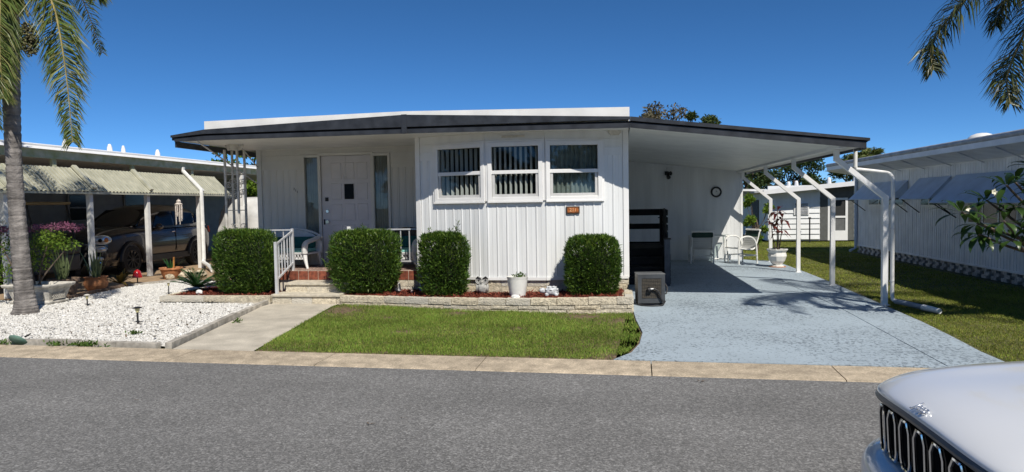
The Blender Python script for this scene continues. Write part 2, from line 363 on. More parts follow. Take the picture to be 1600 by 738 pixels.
# road patches: large soft tone changes
def tone(m, scale, lo, hi, stretch=(1, 1, 1)):
    N = m.node_tree.nodes; L = m.node_tree.links; b = N['Principled BSDF']; src = b.inputs['Base Color'].links[0].from_socket
    g = N.new('ShaderNodeNewGeometry'); mp = N.new('ShaderNodeMapping'); mp.inputs['Scale'].default_value = stretch; L.new(g.outputs['Position'], mp.inputs['Vector'])
    no = N.new('ShaderNodeTexNoise'); no.inputs['Scale'].default_value = scale; no.inputs['Detail'].default_value = 3; L.new(mp.outputs['Vector'], no.inputs['Vector'])
    mr = N.new('ShaderNodeMapRange'); mr.inputs['From Min'].default_value = .3; mr.inputs['From Max'].default_value = .7; mr.inputs['To Min'].default_value = lo; mr.inputs['To Max'].default_value = hi; L.new(no.outputs['Fac'], mr.inputs['Value'])
    mm = N.new('ShaderNodeVectorMath'); mm.operation = 'SCALE'; L.new(src, mm.inputs[0]); L.new(mr.outputs['Result'], mm.inputs['Scale']); L.new(mm.outputs[0], b.inputs['Base Color'])
tone(MT['asphalt'], .5, .92, 1.08, (.35, 1.6, 1)); tone(MT['concrete'], 1.1, .85, 1.12); tone(MT['path'], 1.3, .86, 1.1)
tone(MT['asphalt'], .8, .93, 1.07, (.02, 1, 1)); tone(MT['palmtrunk'], 2.6, .55, 1.2, (3, 3, .55)); tone(MT['palmtrunk'], 9, .72, 1.15, (.25, .25, 3.2)); tone(MT['turf'], 1.2, .7, 1.25); tone(MT['grass'], 1.1, .75, 1.25); tone(MT['grassR'], 1.1, .7, 1.25)
# driveway: blue-grey paint over stamped concrete, worn along shallow streaks
def drivemat():
    m = mat('blue_driveway_paint', (.35, .42, .475), .72, .05, 1.2, stretch=(1, 1, 1)); N = m.node_tree.nodes; L = m.node_tree.links; b = N['Principled BSDF']; src = b.inputs['Base Color'].links[0].from_socket
    g = N.new('ShaderNodeNewGeometry'); mp = N.new('ShaderNodeMapping'); mp.inputs['Scale'].default_value = (1.25, 1.0, 1); L.new(g.outputs['Position'], mp.inputs['Vector'])
    no = N.new('ShaderNodeTexNoise'); no.inputs['Scale'].default_value = 24; no.inputs['Detail'].default_value = 6; no.inputs['Roughness'].default_value = .7; L.new(mp.outputs['Vector'], no.inputs['Vector'])
    n2 = N.new('ShaderNodeTexNoise'); n2.inputs['Scale'].default_value = .55; n2.inputs['Detail'].default_value = 3; L.new(g.outputs['Position'], n2.inputs['Vector'])
    ad = N.new('ShaderNodeMath'); ad.operation = 'MULTIPLY_ADD'; ad.inputs[1].default_value = .35; L.new(n2.outputs['Fac'], ad.inputs[0]); L.new(no.outputs['Fac'], ad.inputs[2])
    r = N.new('ShaderNodeMapRange'); r.inputs['From Min'].default_value = .70; r.inputs['From Max'].default_value = .78; r.inputs['To Min'].default_value = 0; r.inputs['To Max'].default_value = .75; L.new(ad.outputs[0], r.inputs['Value'])
    mx = N.new('ShaderNodeMix'); mx.data_type = 'RGBA'; mx.inputs['B'].default_value = (.095, .115, .135, 1); L.new(src, mx.inputs['A']); L.new(r.outputs['Result'], mx.inputs['Factor']); L.new(mx.outputs['Result'], b.inputs['Base Color'])
    bp = N.new('ShaderNodeBump'); bp.inputs['Strength'].default_value = .55; bp.inputs['Distance'].default_value = .012; L.new(no.outputs['Fac'], bp.inputs['Height']); L.new(bp.outputs['Normal'], b.inputs['Normal'])
    return m
MT['drive'] = drivemat()
# ------------------------------------------------------------------ setting: ground, road, kerb, driveway, path, beds
def flat(name, poly, z, m, kind='structure', sub=None):
    mb = MB(); mb.add([(x, y, z) for x, y in poly], [tuple(range(len(poly)))]); return tag(mb.build(name, m, fixn=False), kind=kind)
def ky(x): return 6.66 - .062 * (x + 0.0) * .55 - .0                      # back line of the kerb
def kf(x): return ky(x) - .49
flat('ground', [(-400, -400), (400, -400), (400, 400), (-400, 400)], -.030, MT['turf'])
flat('road', [(-60, kf(-60) - 12), (60, kf(60) - 12), (60, kf(60)), (-60, kf(-60))], -.012, MT['asphalt'])
# kerb of separate concrete slabs
kerb = tag(bpy.data.objects.new('kerb', None), kind='structure'); col.objects.link(kerb); origin[kerb] = V(0, 0, 0)
ang = math.atan2(ky(1) - ky(0), 1)
mb = MB(); Lk = 1.63
prof = [(0, -.10), (.485, -.10), (.485, .012), (.30, .004), (.06, .0), (.012, -.006), (0, -.018)]
mb.prism([(p[0], p[1]) for p in prof], 0.004, Lk - .006, axis='x')
mk = mb.build('kerb_slab', MT['concrete'], kerb, bevel=0); me = mk.data; bpy.data.objects.remove(mk)
x = -1.29 - Lk * 16
while x < 22:
    piece('kerb_slab', me, kerb, (x, kf(x), 0), (0, 0, ang)); x += Lk * math.cos(ang)
# driveway: slabs with open joints
drive = tag(bpy.data.objects.new('driveway', None), kind='structure'); col.objects.link(drive); origin[drive] = V(0, 0, 0)
def slab(poly, z=.014):
    mb = MB(); mb.prism(poly, -.08, z, axis='z'); return mb.build('concrete_slab', MT['drive'], drive)
g = .006
left = [(-.02, ky(0) + .02), (.16, 7.0), (.26, 7.45), (.32, 8.1), (.27, 9.0), (.26, 9.6)]
slab(left + [(.26, 10.8), (.23, 14.3), (1.0, 14.27), (2.49, 14.20), (3.13 - g, 13.5), (3.13 - g, 10.0), (3.06 - g, 8.4), (2.98 - g, ky(3) + .02)])
slab([(2.98 + g, ky(3) + .02), (3.56, ky(3.6) + .02), (3.58, 7.3), (3.66, 8.0), (3.75, 9.0), (3.80, 10.1), (3.92, 12.7), (3.13 + g, 13.48), (3.13 + g, 10.0), (3.06 + g, 8.4)])
slab([(.23, 14.31), (1.0, 14.28), (2.495, 14.21), (3.93, 12.72), (3.98, 15), (3.98, 17.75), (3.3, 18.3), (3.26, 18.2), (.23, 18.2)])
mb = MB(); mb.add([(0, 6.7, -.004), (3.5, 6.7, -.004), (3.7, 12, -.004), (.3, 12, -.004)], [(0, 1, 2, 3)]); mb.build('joint_filler', MT['soil'], drive, fixn=False)
# path to the steps
flat('path', [(-4.86, ky(-4.9) + .005), (-3.88, ky(-3.9) + .005), (-4.36, 9.98), (-4.36, 10.3), (-5.50, 10.3), (-5.50, 9.95)], .004, MT['path'])
# lawns: soil sheets with blades standing in them
lawn_poly = [(-3.87, ky(-3.9) + .01), (-4.34, 9.97), (-4.25, 10.2), (-3.5, 10.05), (-2.87, 9.84), (-2.0, 9.66), (-.9, 9.52), (.24, 9.56), (.25, 9.0), (.30, 8.15), (.24, 7.5), (.12, 7.0), (-.05, ky(0) + .01)]
flat('lawn_soil', lawn_poly, -.004, MT['soil'])
def blades(name, poly, n, h, w, m, dens=None, label=None):
    x, y = scatter(poly, n)
    if dens is not None:
        k = rng.random(len(x)) < dens(x, y); x, y = x[k], y[k]
    n = len(x); c = np.stack([x, y, np.full(n, -.004)], 1)
    d = np.stack([rng.normal(0, .45, n), rng.normal(0, .45, n), np.ones(n)], 1); nn = np.stack([rng.normal(0, 1, n), rng.normal(0, 1, n), np.full(n, .2)], 1)
    # coarse patches make the turf stand taller here and thinner there
    pat = .75 + .25 * np.sin(x * 2.3 + np.sin(y * 3.1) * 1.5) * np.sin(y * 2.9 + 1.3 * np.sin(x * 1.7))
    v, f = leaves_np(c, d, nn, h * rng.uniform(.5, 1.25, n) * pat, w * rng.uniform(.7, 1.3, n), .15)
    return tag(np_obj(name, v, f, m), kind='stuff')
def bare(x, y):
    t = np.ones(len(x))
    for cx, cy, r in ((-3.95, 9.5, .38), (-4.1, 9.75, .35), (-.45, 9.25, .35), (.08, 8.9, .28), (-2.2, 9.4, .25), (.16, 7.5, .25), (.24, 8.2, .2), (.0, 6.85, .2), (-2.6, 8.0, .15), (-1.2, 8.3, .13), (-3.1, 9.0, .14)): t *= 1 - .97 * np.exp(-((x - cx) ** 2 + (y - cy) ** 2) / r ** 2)
    edge = np.clip((y - (6.66 - .034 * x)) / .14, .25, 1)
    return t * edge
blades('lawn_grass', lawn_poly, 110000, .050, .0055, MT['grass'], bare)
rl = [(3.60, ky(3.6) + .01), (12, ky(12) + .01), (12, 40), (2.0, 40), (3.0, 18.4), (3.9, 17.7), (3.92, 12.7), (3.80, 10.1), (3.75, 9), (3.66, 8), (3.58, 7.3)]
flat('right_lawn_soil', rl, -.008, MT['turf'])
near = [(3.64, ky(3.6) + .02), (6.8, ky(7) + .01), (6.72, 12), (3.98, 12), (3.84, 10.1), (3.79, 9), (3.70, 8), (3.62, 7.3)]
blades('right_lawn_grass', near, 85000, .038, .006, MT['grassR'])
far = [(3.98, 12), (6.7, 12), (6.7, 20.8), (9.5, 21), (9.5, 26.5), (3.4, 26.5), (3.4, 18.4), (4.04, 17.7)]
blades('far_lawn_grass', far, 90000, .036, .011, MT['grassR'])
# left side: gravel bed with white stones, tan slab under the neighbour's carport
gpoly = [(-7.2, 7.06), (-5.02, 7.0), (-5.60, 10.25), (-7.55, 10.28), (-7.6, 13.2), (-9.2, 13.6), (-9.75, 13.1), (-9.78, 12.4), (-9.62, 11.4), (-9.5, 10.5), (-14, 10.3), (-14, 7.25)]
flat('gravel_bed', gpoly, -.002, MT['gravelbase'])
flat('carport_slab', [(-9.5, 10.6), (-9.68, 11.4), (-9.83, 12.4), (-9.80, 13.1), (-9.2, 13.7), (-7.4, 13.4), (-7.4, 24), (-15, 24), (-15, 10.4)], -.006, MT['tanslab'])
def stones(name, poly, n, r0, r1, m):
    x, y = scatter(poly, n); n = len(x)
    b = np.array([(1, 1, .3), (-1, 1, .3), (-1, -1, .3), (1, -1, .3), (.6, .1, 1), (-.6, -.1, 1), (.9, .8, -1), (-.9, .8, -1), (-.9, -.8, -1), (.9, -.8, -1), (0, 1.1, -.2), (0, -1.1, -.2)]) * .85
    fc = np.array([(0, 1, 4), (1, 5, 4), (1, 2, 5), (2, 3, 5), (3, 4, 5), (3, 0, 4), (0, 6, 10), (0, 10, 1), (1, 10, 7), (1, 7, 8), (1, 8, 2), (2, 8, 11), (2, 11, 3), (3, 11, 9), (3, 9, 6), (3, 6, 0)])
    r = rng.uniform(r0, r1, n) * np.where(rng.random(n) < .06, 1.6, 1)
    v = b[None] * (1 + rng.uniform(-.28, .28, (n, 12, 1))) * (r[:, None] * np.array([1, 1, 1]) * np.stack([rng.uniform(.8, 1.4, n), rng.uniform(.7, 1.1, n), rng.uniform(.5, .8, n)], 1))[:, None, :]
    a = rng.uniform(0, 6.28, n); ca, sa = np.cos(a)[:, None], np.sin(a)[:, None]
    X = v[..., 0] * ca - v[..., 1] * sa; Y = v[..., 0] * sa + v[..., 1] * ca
    v = np.stack([X + x[:, None], Y + y[:, None], v[..., 2] + (r * rng.uniform(.1, .6, n))[:, None]], -1).reshape(-1, 3)
    f = (fc[None] + (np.arange(n) * 12)[:, None, None]).reshape(-1, 3)
    return tag(np_obj(name, v, f, m), kind='stuff')
stones('gravel_stones', gpoly, 72000, .0065, .0135, MT['gravel'])
# scattered dead leaves on the gravel
x, y = scatter([(-7.1, 7.3), (-5.3, 7.3), (-5.8, 10), (-9.3, 11.5), (-9, 9), (-10, 7.6)], 520); n = len(x)
v, f = leaves_np(np.stack([x, y, np.full(n, .030)], 1), np.concatenate([rng.normal(size=(n, 2)), rng.normal(0, .15, (n, 1))], 1), np.tile((0, 0, 1.), (n, 1)), rng.uniform(.025, .08, n), rng.uniform(.012, .035, n))
tag(np_obj('fallen_leaves', v, f, MT['deadleaf']), kind='stuff')
# mulch
bedz = lambda x: .115 + .085 * np.clip((x + 4.3) / 4.5, 0, 1)
bed = [(-4.34, 10.42), (-3.5, 10.2), (-2.87, 10.0), (-2.0, 9.82), (-.9, 9.68), (.10, 9.72), (.12, 10.75), (-1.04, 10.5), (-1.96, 10.5), (-3.2, 10.95), (-4.34, 11.05)]
mb = MB(); mb.add([(a, b, float(bedz(a))) for a, b in bed], [tuple(range(len(bed)))]); tag(mb.build('mulch_bed', MT['mulchbase'], fixn=False), kind='structure')
bedL = [(-7.40, 10.44), (-5.55, 10.44), (-5.55, 11.6), (-7.40, 11.6)]
mb = MB(); mb.add([(a, b, .095) for a, b in bedL], [(0, 1, 2, 3)]); tag(mb.build('planter_soil', MT['mulchbase'], fixn=False), kind='structure')
def chips(name, poly, n, zf):
    x, y = scatter(poly, n); n = len(x); c = np.stack([x, y, zf(x) + rng.uniform(-.004, .022, n)], 1)
    v1, f1 = leaves_np(c, np.concatenate([rng.normal(size=(n, 2)), rng.normal(0, .35, (n, 1))], 1), np.concatenate([rng.normal(0, .5, (n, 2)), np.ones((n, 1))], 1), rng.uniform(.02, .075, n), rng.uniform(.006, .018, n))
    return tag(np_obj(name, v1, f1, MT['mulch']), kind='stuff')
chips('mulch_chips', bed, 16000, bedz); chips('planter_mulch_chips', bedL, 8000, lambda x: np.full(len(x), .095))
# low grey edging blocks round the gravel
edge = thing('gravel_edging', 'low grey concrete edging strip between white gravel and kerb', 'edging', (-6, 7.1, 0))
def edge_run(p0, p1, n, par, w=.085, z0=-.05, z1=.062, mt=None):
    p0 = V(*p0, 0); p1 = V(*p1, 0); d = (p1 - p0); Ln = d.length / n; d.normalize(); F = Frame((0, 0, 0), d)
    mb = MB(); mb.box(.003, Ln - .003, 0, w, 0, z1 - z0); o = mb.build('edging_block', mt or MT['edging'], par, bevel=0)
    me = o.data; me.transform(Matrix.Translation(origin[par])); bpy.data.objects.remove(o)
    for i in range(n):
        q = p0 + d * Ln * i; piece('edging_block', me, par, (q.x, q.y, z0), (rnd.uniform(-.01, .01), rnd.uniform(-.012, .012), math.atan2(d.y, d.x) + rnd.uniform(-.012, .012)), (1, 1, rnd.uniform(.9, 1.1)))
edge_run((-7.16, 6.98), (-5.10, 6.90), 4, edge)
edge2 = thing('path_edging', 'grey concrete edging strip along the left side of the entrance path', 'edging', (-5.2, 8.5, 0))
edge_run((-4.93, 6.93), (-5.56, 10.27), 5, edge2, .075)
edge3 = thing('slab_edging', 'weathered low edging between gravel and the tan carport slab', 'edging', (-9.6, 12, 0))
edge_run((-9.52, 10.45), (-9.80, 12.5), 3, edge3, .09, -.05, .05, MT['terradark']); edge_run((-9.80, 12.5), (-9.2, 13.6), 2, edge3, .09, -.05, .05, MT['edging'])

for x, y, r_, lab in ((-2.42, 6.79, .045, 'curled brown leaf on the grass edge at the kerb'), (-2.36, 6.77, .03, 'second brown leaf beside the curled one at the kerb'), (.72, 5.98, .035, 'dark leaf on the road in front of driveway joint'), (-1.75, 4.6, .03, 'dark leaf on the road, middle of the picture bottom'), (-1.55, 4.75, .02, 'tiny dark twig on the road right of the leaf'), (-3.9, 5.0, .02, 'small dark speck of leaf on left part of the road')):
    c = np.array([[x, y, .012 if y > 6.2 else -.006]] * 3); v, f = leaves_np(c, np.array([[1, .3, .1], [-.8, .5, .3], [.2, -.6, .2]]), np.tile([0, 0, 1.], (3, 1)), [r_ * 1.6, r_, r_], [r_ * .6, r_ * .5, r_ * .5]); tag(np_obj('fallen_leaf', v, f, MT['deadleaf']), lab, 'leaf')
# ------------------------------------------------------------------ the white house
house = thing('mobile_home', 'white single-storey mobile home with black roof fascia and bow window, middle of the picture', 'house', (-3, 12, 0))
YF = 10.05
A, B_, C_, D_ = (-3.18, 10.80), (-1.96, 10.42), (-1.04, 10.40), (.21, 10.66)
facets = [(A, B_), (B_, C_), (C_, D_)]
ZB, ZS, ZT = .40, 2.27, 2.66                                             # siding foot, seam, top
shared = {}
def vplank(w, h, m, key):
    k = (key, round(w, 3), round(h, 3))
    if k not in shared:
        # pan, raised rib on one edge, fine groove between neighbours
        pr = [(.0015, .0), (.0015, -.004), (.012, -.012), (.024, -.012), (.034, -.004), (w * .55, -.0035), (w * .6, -.006), (w - .004, -.004), (w - .0015, 0)]
        mb = MB(); mb.prism(pr, 0, h, axis='z'); o = mb.build('siding_panel', m, house); me = o.data; me.transform(Matrix.Translation(origin[house])); bpy.data.objects.remove(o); shared[k] = me
    return shared[k]
def hboard(L, h, m, key):
    k = (key, round(L, 3), round(h, 3), 'h')
    if k not in shared:
        mb = MB(); mb.hexa([(0, -.016, 0), (L, -.016, 0), (L, 0, 0), (0, 0, 0), (0, -.005, h - .002), (L, -.005, h - .002), (L, 0, h - .002), (0, 0, h - .002)])
        o = mb.build('siding_board', m, house); me = o.data; me.transform(Matrix.Translation(origin[house])); bpy.data.objects.remove(o); shared[k] = me
    return shared[k]
def planks(p0, p1, w, z0, z1, m, key, u0=0, u1=None):
    p0 = V(*p0, 0); p1 = V(*p1, 0); d = p1 - p0; Ln = d.length; d.normalize(); a = math.atan2(d.y, d.x); u1 = Ln if u1 is None else u1
    n = max(1, round((u1 - u0) / w)); w = (u1 - u0) / n
    for i in range(n):
        q = p0 + d * (u0 + w * i); piece('siding_panel', vplank(w, z1 - z0, m, key), house, (q.x, q.y, z0), (0, 0, a))
def boards(p0, p1, z0, z1, n, m, key):
    p0 = V(*p0, 0); p1 = V(*p1, 0); d = p1 - p0; a = math.atan2(d.y, d.x); h = (z1 - z0) / n
    for i in range(n): piece('siding_board', hboard(d.length, h, m, key), house, (p0.x, p0.y, z0 + h * i), (0, 0, a))
def wallbox(name, p0, p1, z0, z1, m, t=.08, holes=()):
    """wall sheet between two plan points with rectangular openings (u0,u1,z0,z1)"""
    p0 = V(*p0, 0); p1 = V(*p1, 0); F = Frame(p0, p1 - p0); Ln = (p1 - p0).length; mb = MB(F)
    us = sorted({0, Ln} | {h[0] for h in holes} | {h[1] for h in holes}); zs = sorted({z0, z1} | {h[2] for h in holes} | {h[3] for h in holes})
    for i in range(len(us) - 1):
        for j in range(len(zs) - 1):
            uc = (us[i] + us[i + 1]) / 2; zc = (zs[j] + zs[j + 1]) / 2
            if any(h[0] < uc < h[1] and h[2] < zc < h[3] for h in holes): continue
            mb.box(us[i], us[i + 1], 0.001, t, zs[j], zs[j + 1])
    return mb.build(name, m, house, fixn=False)
# window openings in facet coordinates
def wid(f): return (V(*f[1], 0) - V(*f[0], 0)).length
W = [wid(f) for f in facets]
WZ0, WZ1 = 1.60, 2.50
holes = [(.36, W[0] - .012, WZ0, WZ1), (.032, W[1] - .032, WZ0, WZ1), (.012, W[2] - .40, WZ0, WZ1)]
for f, h in zip(facets, holes): wallbox('wall', f[0], f[1], .385, ZT, MT['white'], holes=[h])
wallbox('wall', (A[0], 12.2), A, .12, ZT, MT['white'])
wallbox('wall', D_, (D_[0], 22), .12, ZT, MT['white'])
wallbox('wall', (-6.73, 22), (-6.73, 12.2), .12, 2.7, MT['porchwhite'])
wallbox('wall', (.2, 22), (-6.7, 22), .12, 2.7, MT['white'])
for i, (f, h) in enumerate(zip(facets, holes)):
    a, b = f
    if i == 0:
        planks(a, b, .158, ZB, ZS, MT['white'], 'w', 0.075, h[0]); planks(a, b, .158, ZB, WZ0, MT['white'], 'w', h[0], W[0])
    elif i == 1: planks(a, b, .153, ZB, WZ0, MT['white'], 'w')
    else:
        planks(a, b, .158, ZB, WZ0, MT['white'], 'w', 0, h[1]); planks(a, b, .158, ZB, ZS, MT['white'], 'w', h[1], W[2] - .075)
    F = Frame(V(*a, 0), V(*b, 0) - V(*a, 0)); P0 = F((0.0, 0, 0)); P1 = F((W[i], 0, 0))
    if i == 0:
        q0, q1 = F((.075, 0, 0)), F((h[0] - .01, 0, 0)); boards(q0[:2], q1[:2], ZS, WZ1 + .03, 2, MT['white'], 'b'); boards(q0[:2], P1[:2], WZ1 + .03, ZT, 1, MT['white'], 'b')
    elif i == 1: boards(P0[:2], P1[:2], WZ1 + .03, ZT, 1, MT['white'], 'b')
    else:
        q0, q1 = F((h[1] + .01, 0, 0)), F((W[2] - .075, 0, 0)); boards(q0[:2], q1[:2], ZS, WZ1 + .03, 2, MT['white'], 'b'); boards(P0[:2], q1[:2], WZ1 + .03, ZT, 1, MT['white'], 'b')
# corner trims, drip line under the siding
mb = MB(Frame(V(*A, 0), V(*B_, 0) - V(*A, 0))); mb.box(-.012, .072, -.020, .001, ZB - .01, ZT); mb.build('corner_trim', MT['trim'], house)
mb = MB(Frame(V(*C_, 0), V(*D_, 0) - V(*C_, 0))); mb.box(W[2] - .072, W[2] + .012, -.020, .001, ZB - .01, ZT); mb.build('corner_trim', MT['trim'], house)
for f, wd in zip(facets, W):
    mb = MB(Frame(V(*f[0], 0), V(*f[1], 0) - V(*f[0], 0))); mb.box(0, wd, -.026, -.013, ZB - .03, ZB + .015); mb.build('base_trim', MT['trim'], house)
# windows of the bow: frame, meeting rail, two panes, slat blind
def window(par, f, u0, u1, z0, z1, kind, rail=.46):
    F = Frame(V(*f[0], 0), V(*f[1], 0) - V(*f[0], 0)); fr = .064
    w = MB(F)
    w.box(u0, u0 + fr, -.045, .05, z0, z1); w.box(u1 - fr, u1, -.045, .05, z0, z1); w.box(u0 + fr, u1 - fr, -.045, .05, z1 - fr, z1); w.box(u0 + fr, u1 - fr, -.045, .05, z0, z0 + fr * .9)
    wo = w.build('window', MT['trim'], par, bevel=.004)
    a0, a1 = u0 + fr, u1 - fr; zm = z0 + (z1 - z0) * rail
    s = MB(F); s.box(a0, a1, -.036, .02, zm, zm + .055); s.build('meeting_rail', MT['trim'], wo, bevel=.003)
    s = MB(F); b0, b1 = a0 + .005, a1 - .005; q0, q1 = z0 + fr * .9, zm
    s.box(b0, b0 + .04, -.024, .02, q0, q1); s.box(b1 - .04, b1, -.024, .02, q0, q1); s.box(b0 + .04, b1 - .04, -.024, .02, q0, q0 + .045)
    s.build('lower_sash', mat('sash_grey', (.55, .55, .54), .4, .06), wo, bevel=.003)
    s = MB(F); s.box(b0 + .04, b1 - .04, -.004, 0.0, q0 + .045, q1); s.build('pane', MT['glass'], wo)
    s = MB(F); s.box(a0, a1, -.006, -.002, zm + .055, z1 - fr); s.build('pane', MT['glass'], wo)
    s = MB(F); s.box(u0 - .003, u1 + .003, -.058, -.02, z0 - .03, z0 - .001); s.build('sill', MT['trim'], wo, bevel=.004)
    if kind == 'slats':
        n = 9; sl = MB(); sl.box(-.027, .027, -.0008, .0008, 0, z1 - z0 - .12); o = sl.build('blind_slat', MT['blind'], par); me = o.data; me.transform(Matrix.Translation(origin[par])); bpy.data.objects.remove(o)
        for i in range(n):
            p = F((a0 + (a1 - a0) * (i + .5) / n, .06, 0)); an = math.atan2(F.u.y, F.u.x) + R(58) + rnd.uniform(-.08, .08)
            piece('blind_slat', me, wo, (p.x, p.y, z0 + .05), (0, 0, an))
    else:
        rows = []
        for j in range(2):
            rows.append([F((a0 + (a1 - a0) * i / 60, .10 + .022 * math.sin(i * 1.05) + .008 * math.sin(i * .4), z0 + .03 if j == 0 else z1 - .04)) for i in range(61)])
        s = MB(); s.grid(rows); s.build('curtain', MT['curtaindark'], wo, smooth=True, angle=0, fixn=False)
    return wo
window(house, facets[0], .36, W[0] - .012, WZ0, WZ1, 'slats'); window(house, facets[1], .032, W[1] - .032, WZ0, WZ1, 'slats'); window(house, facets[2], .012, W[2] - .40, WZ0, WZ1, 'curtain')
# surround that ties the three windows together
for i, (f, h) in enumerate(zip(facets, holes)):
    mb = MB(Frame(V(*f[0], 0), V(*f[1], 0) - V(*f[0], 0))); e0 = h[0] - .035 if i == 0 else 0.0; e1 = h[1] + .035 if i == 2 else W[i]
    mb.box(e0, e1, -.03, 0, WZ1 + .002, WZ1 + .03)
    if i == 0: mb.box(e0, h[0] - .001, -.03, 0, WZ0 - .03, WZ1 + .002)
    if i == 2: mb.box(h[1] + .001, e1, -.03, 0, WZ0 - .03, WZ1 + .002)
    if i == 0: mb.box(h[1] + .001, W[0], -.028, 0, WZ0, WZ1 + .002)
    if i == 1: mb.box(0, h[0] - .001, -.028, 0, WZ0, WZ1 + .002); mb.box(h[1] + .001, W[1], -.028, 0, WZ0, WZ1 + .002)
    if i == 2: mb.box(0, h[0] - .001, -.028, 0, WZ0, WZ1 + .002)
    mb.build('window_surround', MT['trim'], house)
mb = MB(); mb.box(-3.0, .15, 12.1, 12.15, .4, 2.6); mb.build('room_partition', MT['inside'], house)
# stone skirting under the bow and beside the steps
mb = MB(); nx, nz = 5, 3; vs_ = []
def stone_mesh(name, L, H, Dp, seed, par, m, rough=.010):
    r = random.Random(seed); nx, nz = 4, 2; v = []; 
    for j in range(nz + 1):
        for i in range(nx + 1):
            e = (i in (0, nx)) or (j in (0, nz)); v.append((L * (i / nx - .5) + (0 if i in (0, nx) else r.uniform(-.02, .02) * L), -Dp / 2 + (r.uniform(.006, .010) if e else r.uniform(-rough, rough * .4)), H * (j / nz) + (0 if j in (0, nz) else r.uniform(-.1, .1) * H)))
    b = len(v); v += [(-L / 2, Dp / 2, 0), (L / 2, Dp / 2, 0), (L / 2, Dp / 2, H), (-L / 2, Dp / 2, H)]
    f = [(j * (nx + 1) + i, j * (nx + 1) + i + 1, (j + 1) * (nx + 1) + i + 1, (j + 1) * (nx + 1) + i) for j in range(nz) for i in range(nx)]
    tl = nz * (nx + 1); f += [tuple([tl + i for i in range(nx + 1)] + [b + 2, b + 3]), tuple([i for i in range(nx, -1, -1)] + [b, b + 1]), (b + 1, b, b + 3, b + 2), (0, nx + 1, tl, b + 3, b), tuple([nx, b + 1, b + 2, tl + nx, nx + nx + 1])]
    me = bpy.data.meshes.new(name); me.from_pydata(v, [], f); me.materials.append(m); me.update(); return me
stonevar = {}
def stone(par, p, a, L, H, Dp, name='stone_block', m=None):
    k = (m or MT['stone']).name
    if k not in stonevar: stonevar[k] = [stone_mesh('stone_block', 1, 1, 1, s_, None, m or MT['stone'], .07) for s_ in range(7)]
    me = rnd.choice(stonevar[k]); return piece(name, me, par, p, (0, 0, a), (L, Dp, H))
def course(par, p0, p1, z0, z1, L, Dp, off=0, jit=.12, gapw=.006):
    p0 = V(*p0, 0); p1 = V(*p1, 0); d = p1 - p0; Ln = d.length; d.normalize(); a = math.atan2(d.y, d.x); u = 0; first = True
    while u < Ln - .01:
        l = L * rnd.uniform(1 - jit, 1 + jit) * (off if first and off else 1); first = False; l = min(l, Ln - u)
        if Ln - u - l < .06: l = Ln - u
        q = p0 + d * (u + l / 2); stone(par, (q.x, q.y, z0), a, l - gapw, z1 - z0 - gapw, Dp); u += l
for i, f in enumerate(facets):
    F = Frame(V(*f[0], 0), V(*f[1], 0) - V(*f[0], 0)); a, b = F((0, .06, 0)), F((W[i], .06, 0))
    course(house, a[:2], b[:2], .275, .378, .42, .10, .5); course(house, a[:2], b[:2], .165, .275, .42, .10); course(house, a[:2], b[:2], .07, .165, .42, .10, .3)
    mb = MB(F); mb.box(0, W[i], .03, .1, .05, .384); mb.build('skirt_backing', MT['mortar'], house)
for j in range(4): stone(house, (D_[0] + .005 - .05, D_[1] + .14, .02 + j * .092), -math.pi / 2, .24, .086, .1)
for j in range(4): stone(house, (D_[0] - .11, D_[1] + .03, .02 + j * .092), .2, .2, .086, .12)
# ---- porch: slab, brick rim, stone base
porch_y = 11.0
mb = MB(); mb.box(-6.62, A[0] - .01, porch_y + .012, 12.2, .30, .462); mb.build('porch_floor', MT['pebblefloor'], house)
mb = MB(); mb.box(-6.60, A[0] - .01, porch_y + .02, 12.2, -.05, .30); mb.build('porch_base', MT['mortar'], house)
mb = MB(); bw = .178
for dx in (0,): mb.box(.006, bw - .006, -.012, .10, 0, .148)
o = mb.build('brick', MT['brick'], house, bevel=0); bme = o.data; bme.transform(Matrix.Translation(origin[house])); bpy.data.objects.remove(o)
mb = MB(); mb.box(-6.62, A[0] - .01, porch_y - .004, porch_y + .011, .305, .462); mb.build('brick_mortar', MT['mortar'], house)
x = -6.62
while x < A[0] - bw: piece('brick', bme, house, (x, porch_y - .004, .312), (rnd.uniform(-.006, .006), 0, 0)); x += bw
course(house, (-4.36, porch_y + .02), (A[0] - .02, porch_y + .02), .20, .305, .36, .08, .7); course(house, (-4.36, porch_y + .02), (A[0] - .02, porch_y + .02), .09, .20, .36, .08)
# ---- porch back wall
PW0, PW1 = (-6.73, 12.2), (A[0] - .0, 12.2)
PO = -6.73
dl, dr = -5.455 - PO, -4.475 - PO
slh = [(-5.79 - PO, -5.50 - PO, .80, 2.50), (-4.42 - PO, -4.13 - PO, .80, 2.50)]
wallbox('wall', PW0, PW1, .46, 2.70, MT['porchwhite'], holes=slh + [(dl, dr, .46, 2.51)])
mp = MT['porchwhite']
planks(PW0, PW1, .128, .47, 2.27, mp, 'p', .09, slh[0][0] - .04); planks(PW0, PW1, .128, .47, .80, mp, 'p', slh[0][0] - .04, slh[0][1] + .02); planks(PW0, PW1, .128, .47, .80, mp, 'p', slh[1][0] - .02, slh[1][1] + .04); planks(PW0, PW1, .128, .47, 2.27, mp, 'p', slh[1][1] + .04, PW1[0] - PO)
F = Frame(V(*PW0, 0), (1, 0, 0)); xx = lambda u: (PO + u, 12.2)
boards(xx(.09), xx(slh[0][0] - .04), 2.275, 2.53, 3, mp, 'p'); boards(xx(slh[1][1] + .04), PW1, 2.275, 2.53, 3, mp, 'p'); boards(xx(.09), PW1, 2.545, 2.69, 2, mp, 'p')
mb = MB(F); mb.box(-.01, .085, -.022, .001, .46, 2.68); mb.build('corner_trim', MT['porchwhite'], house)
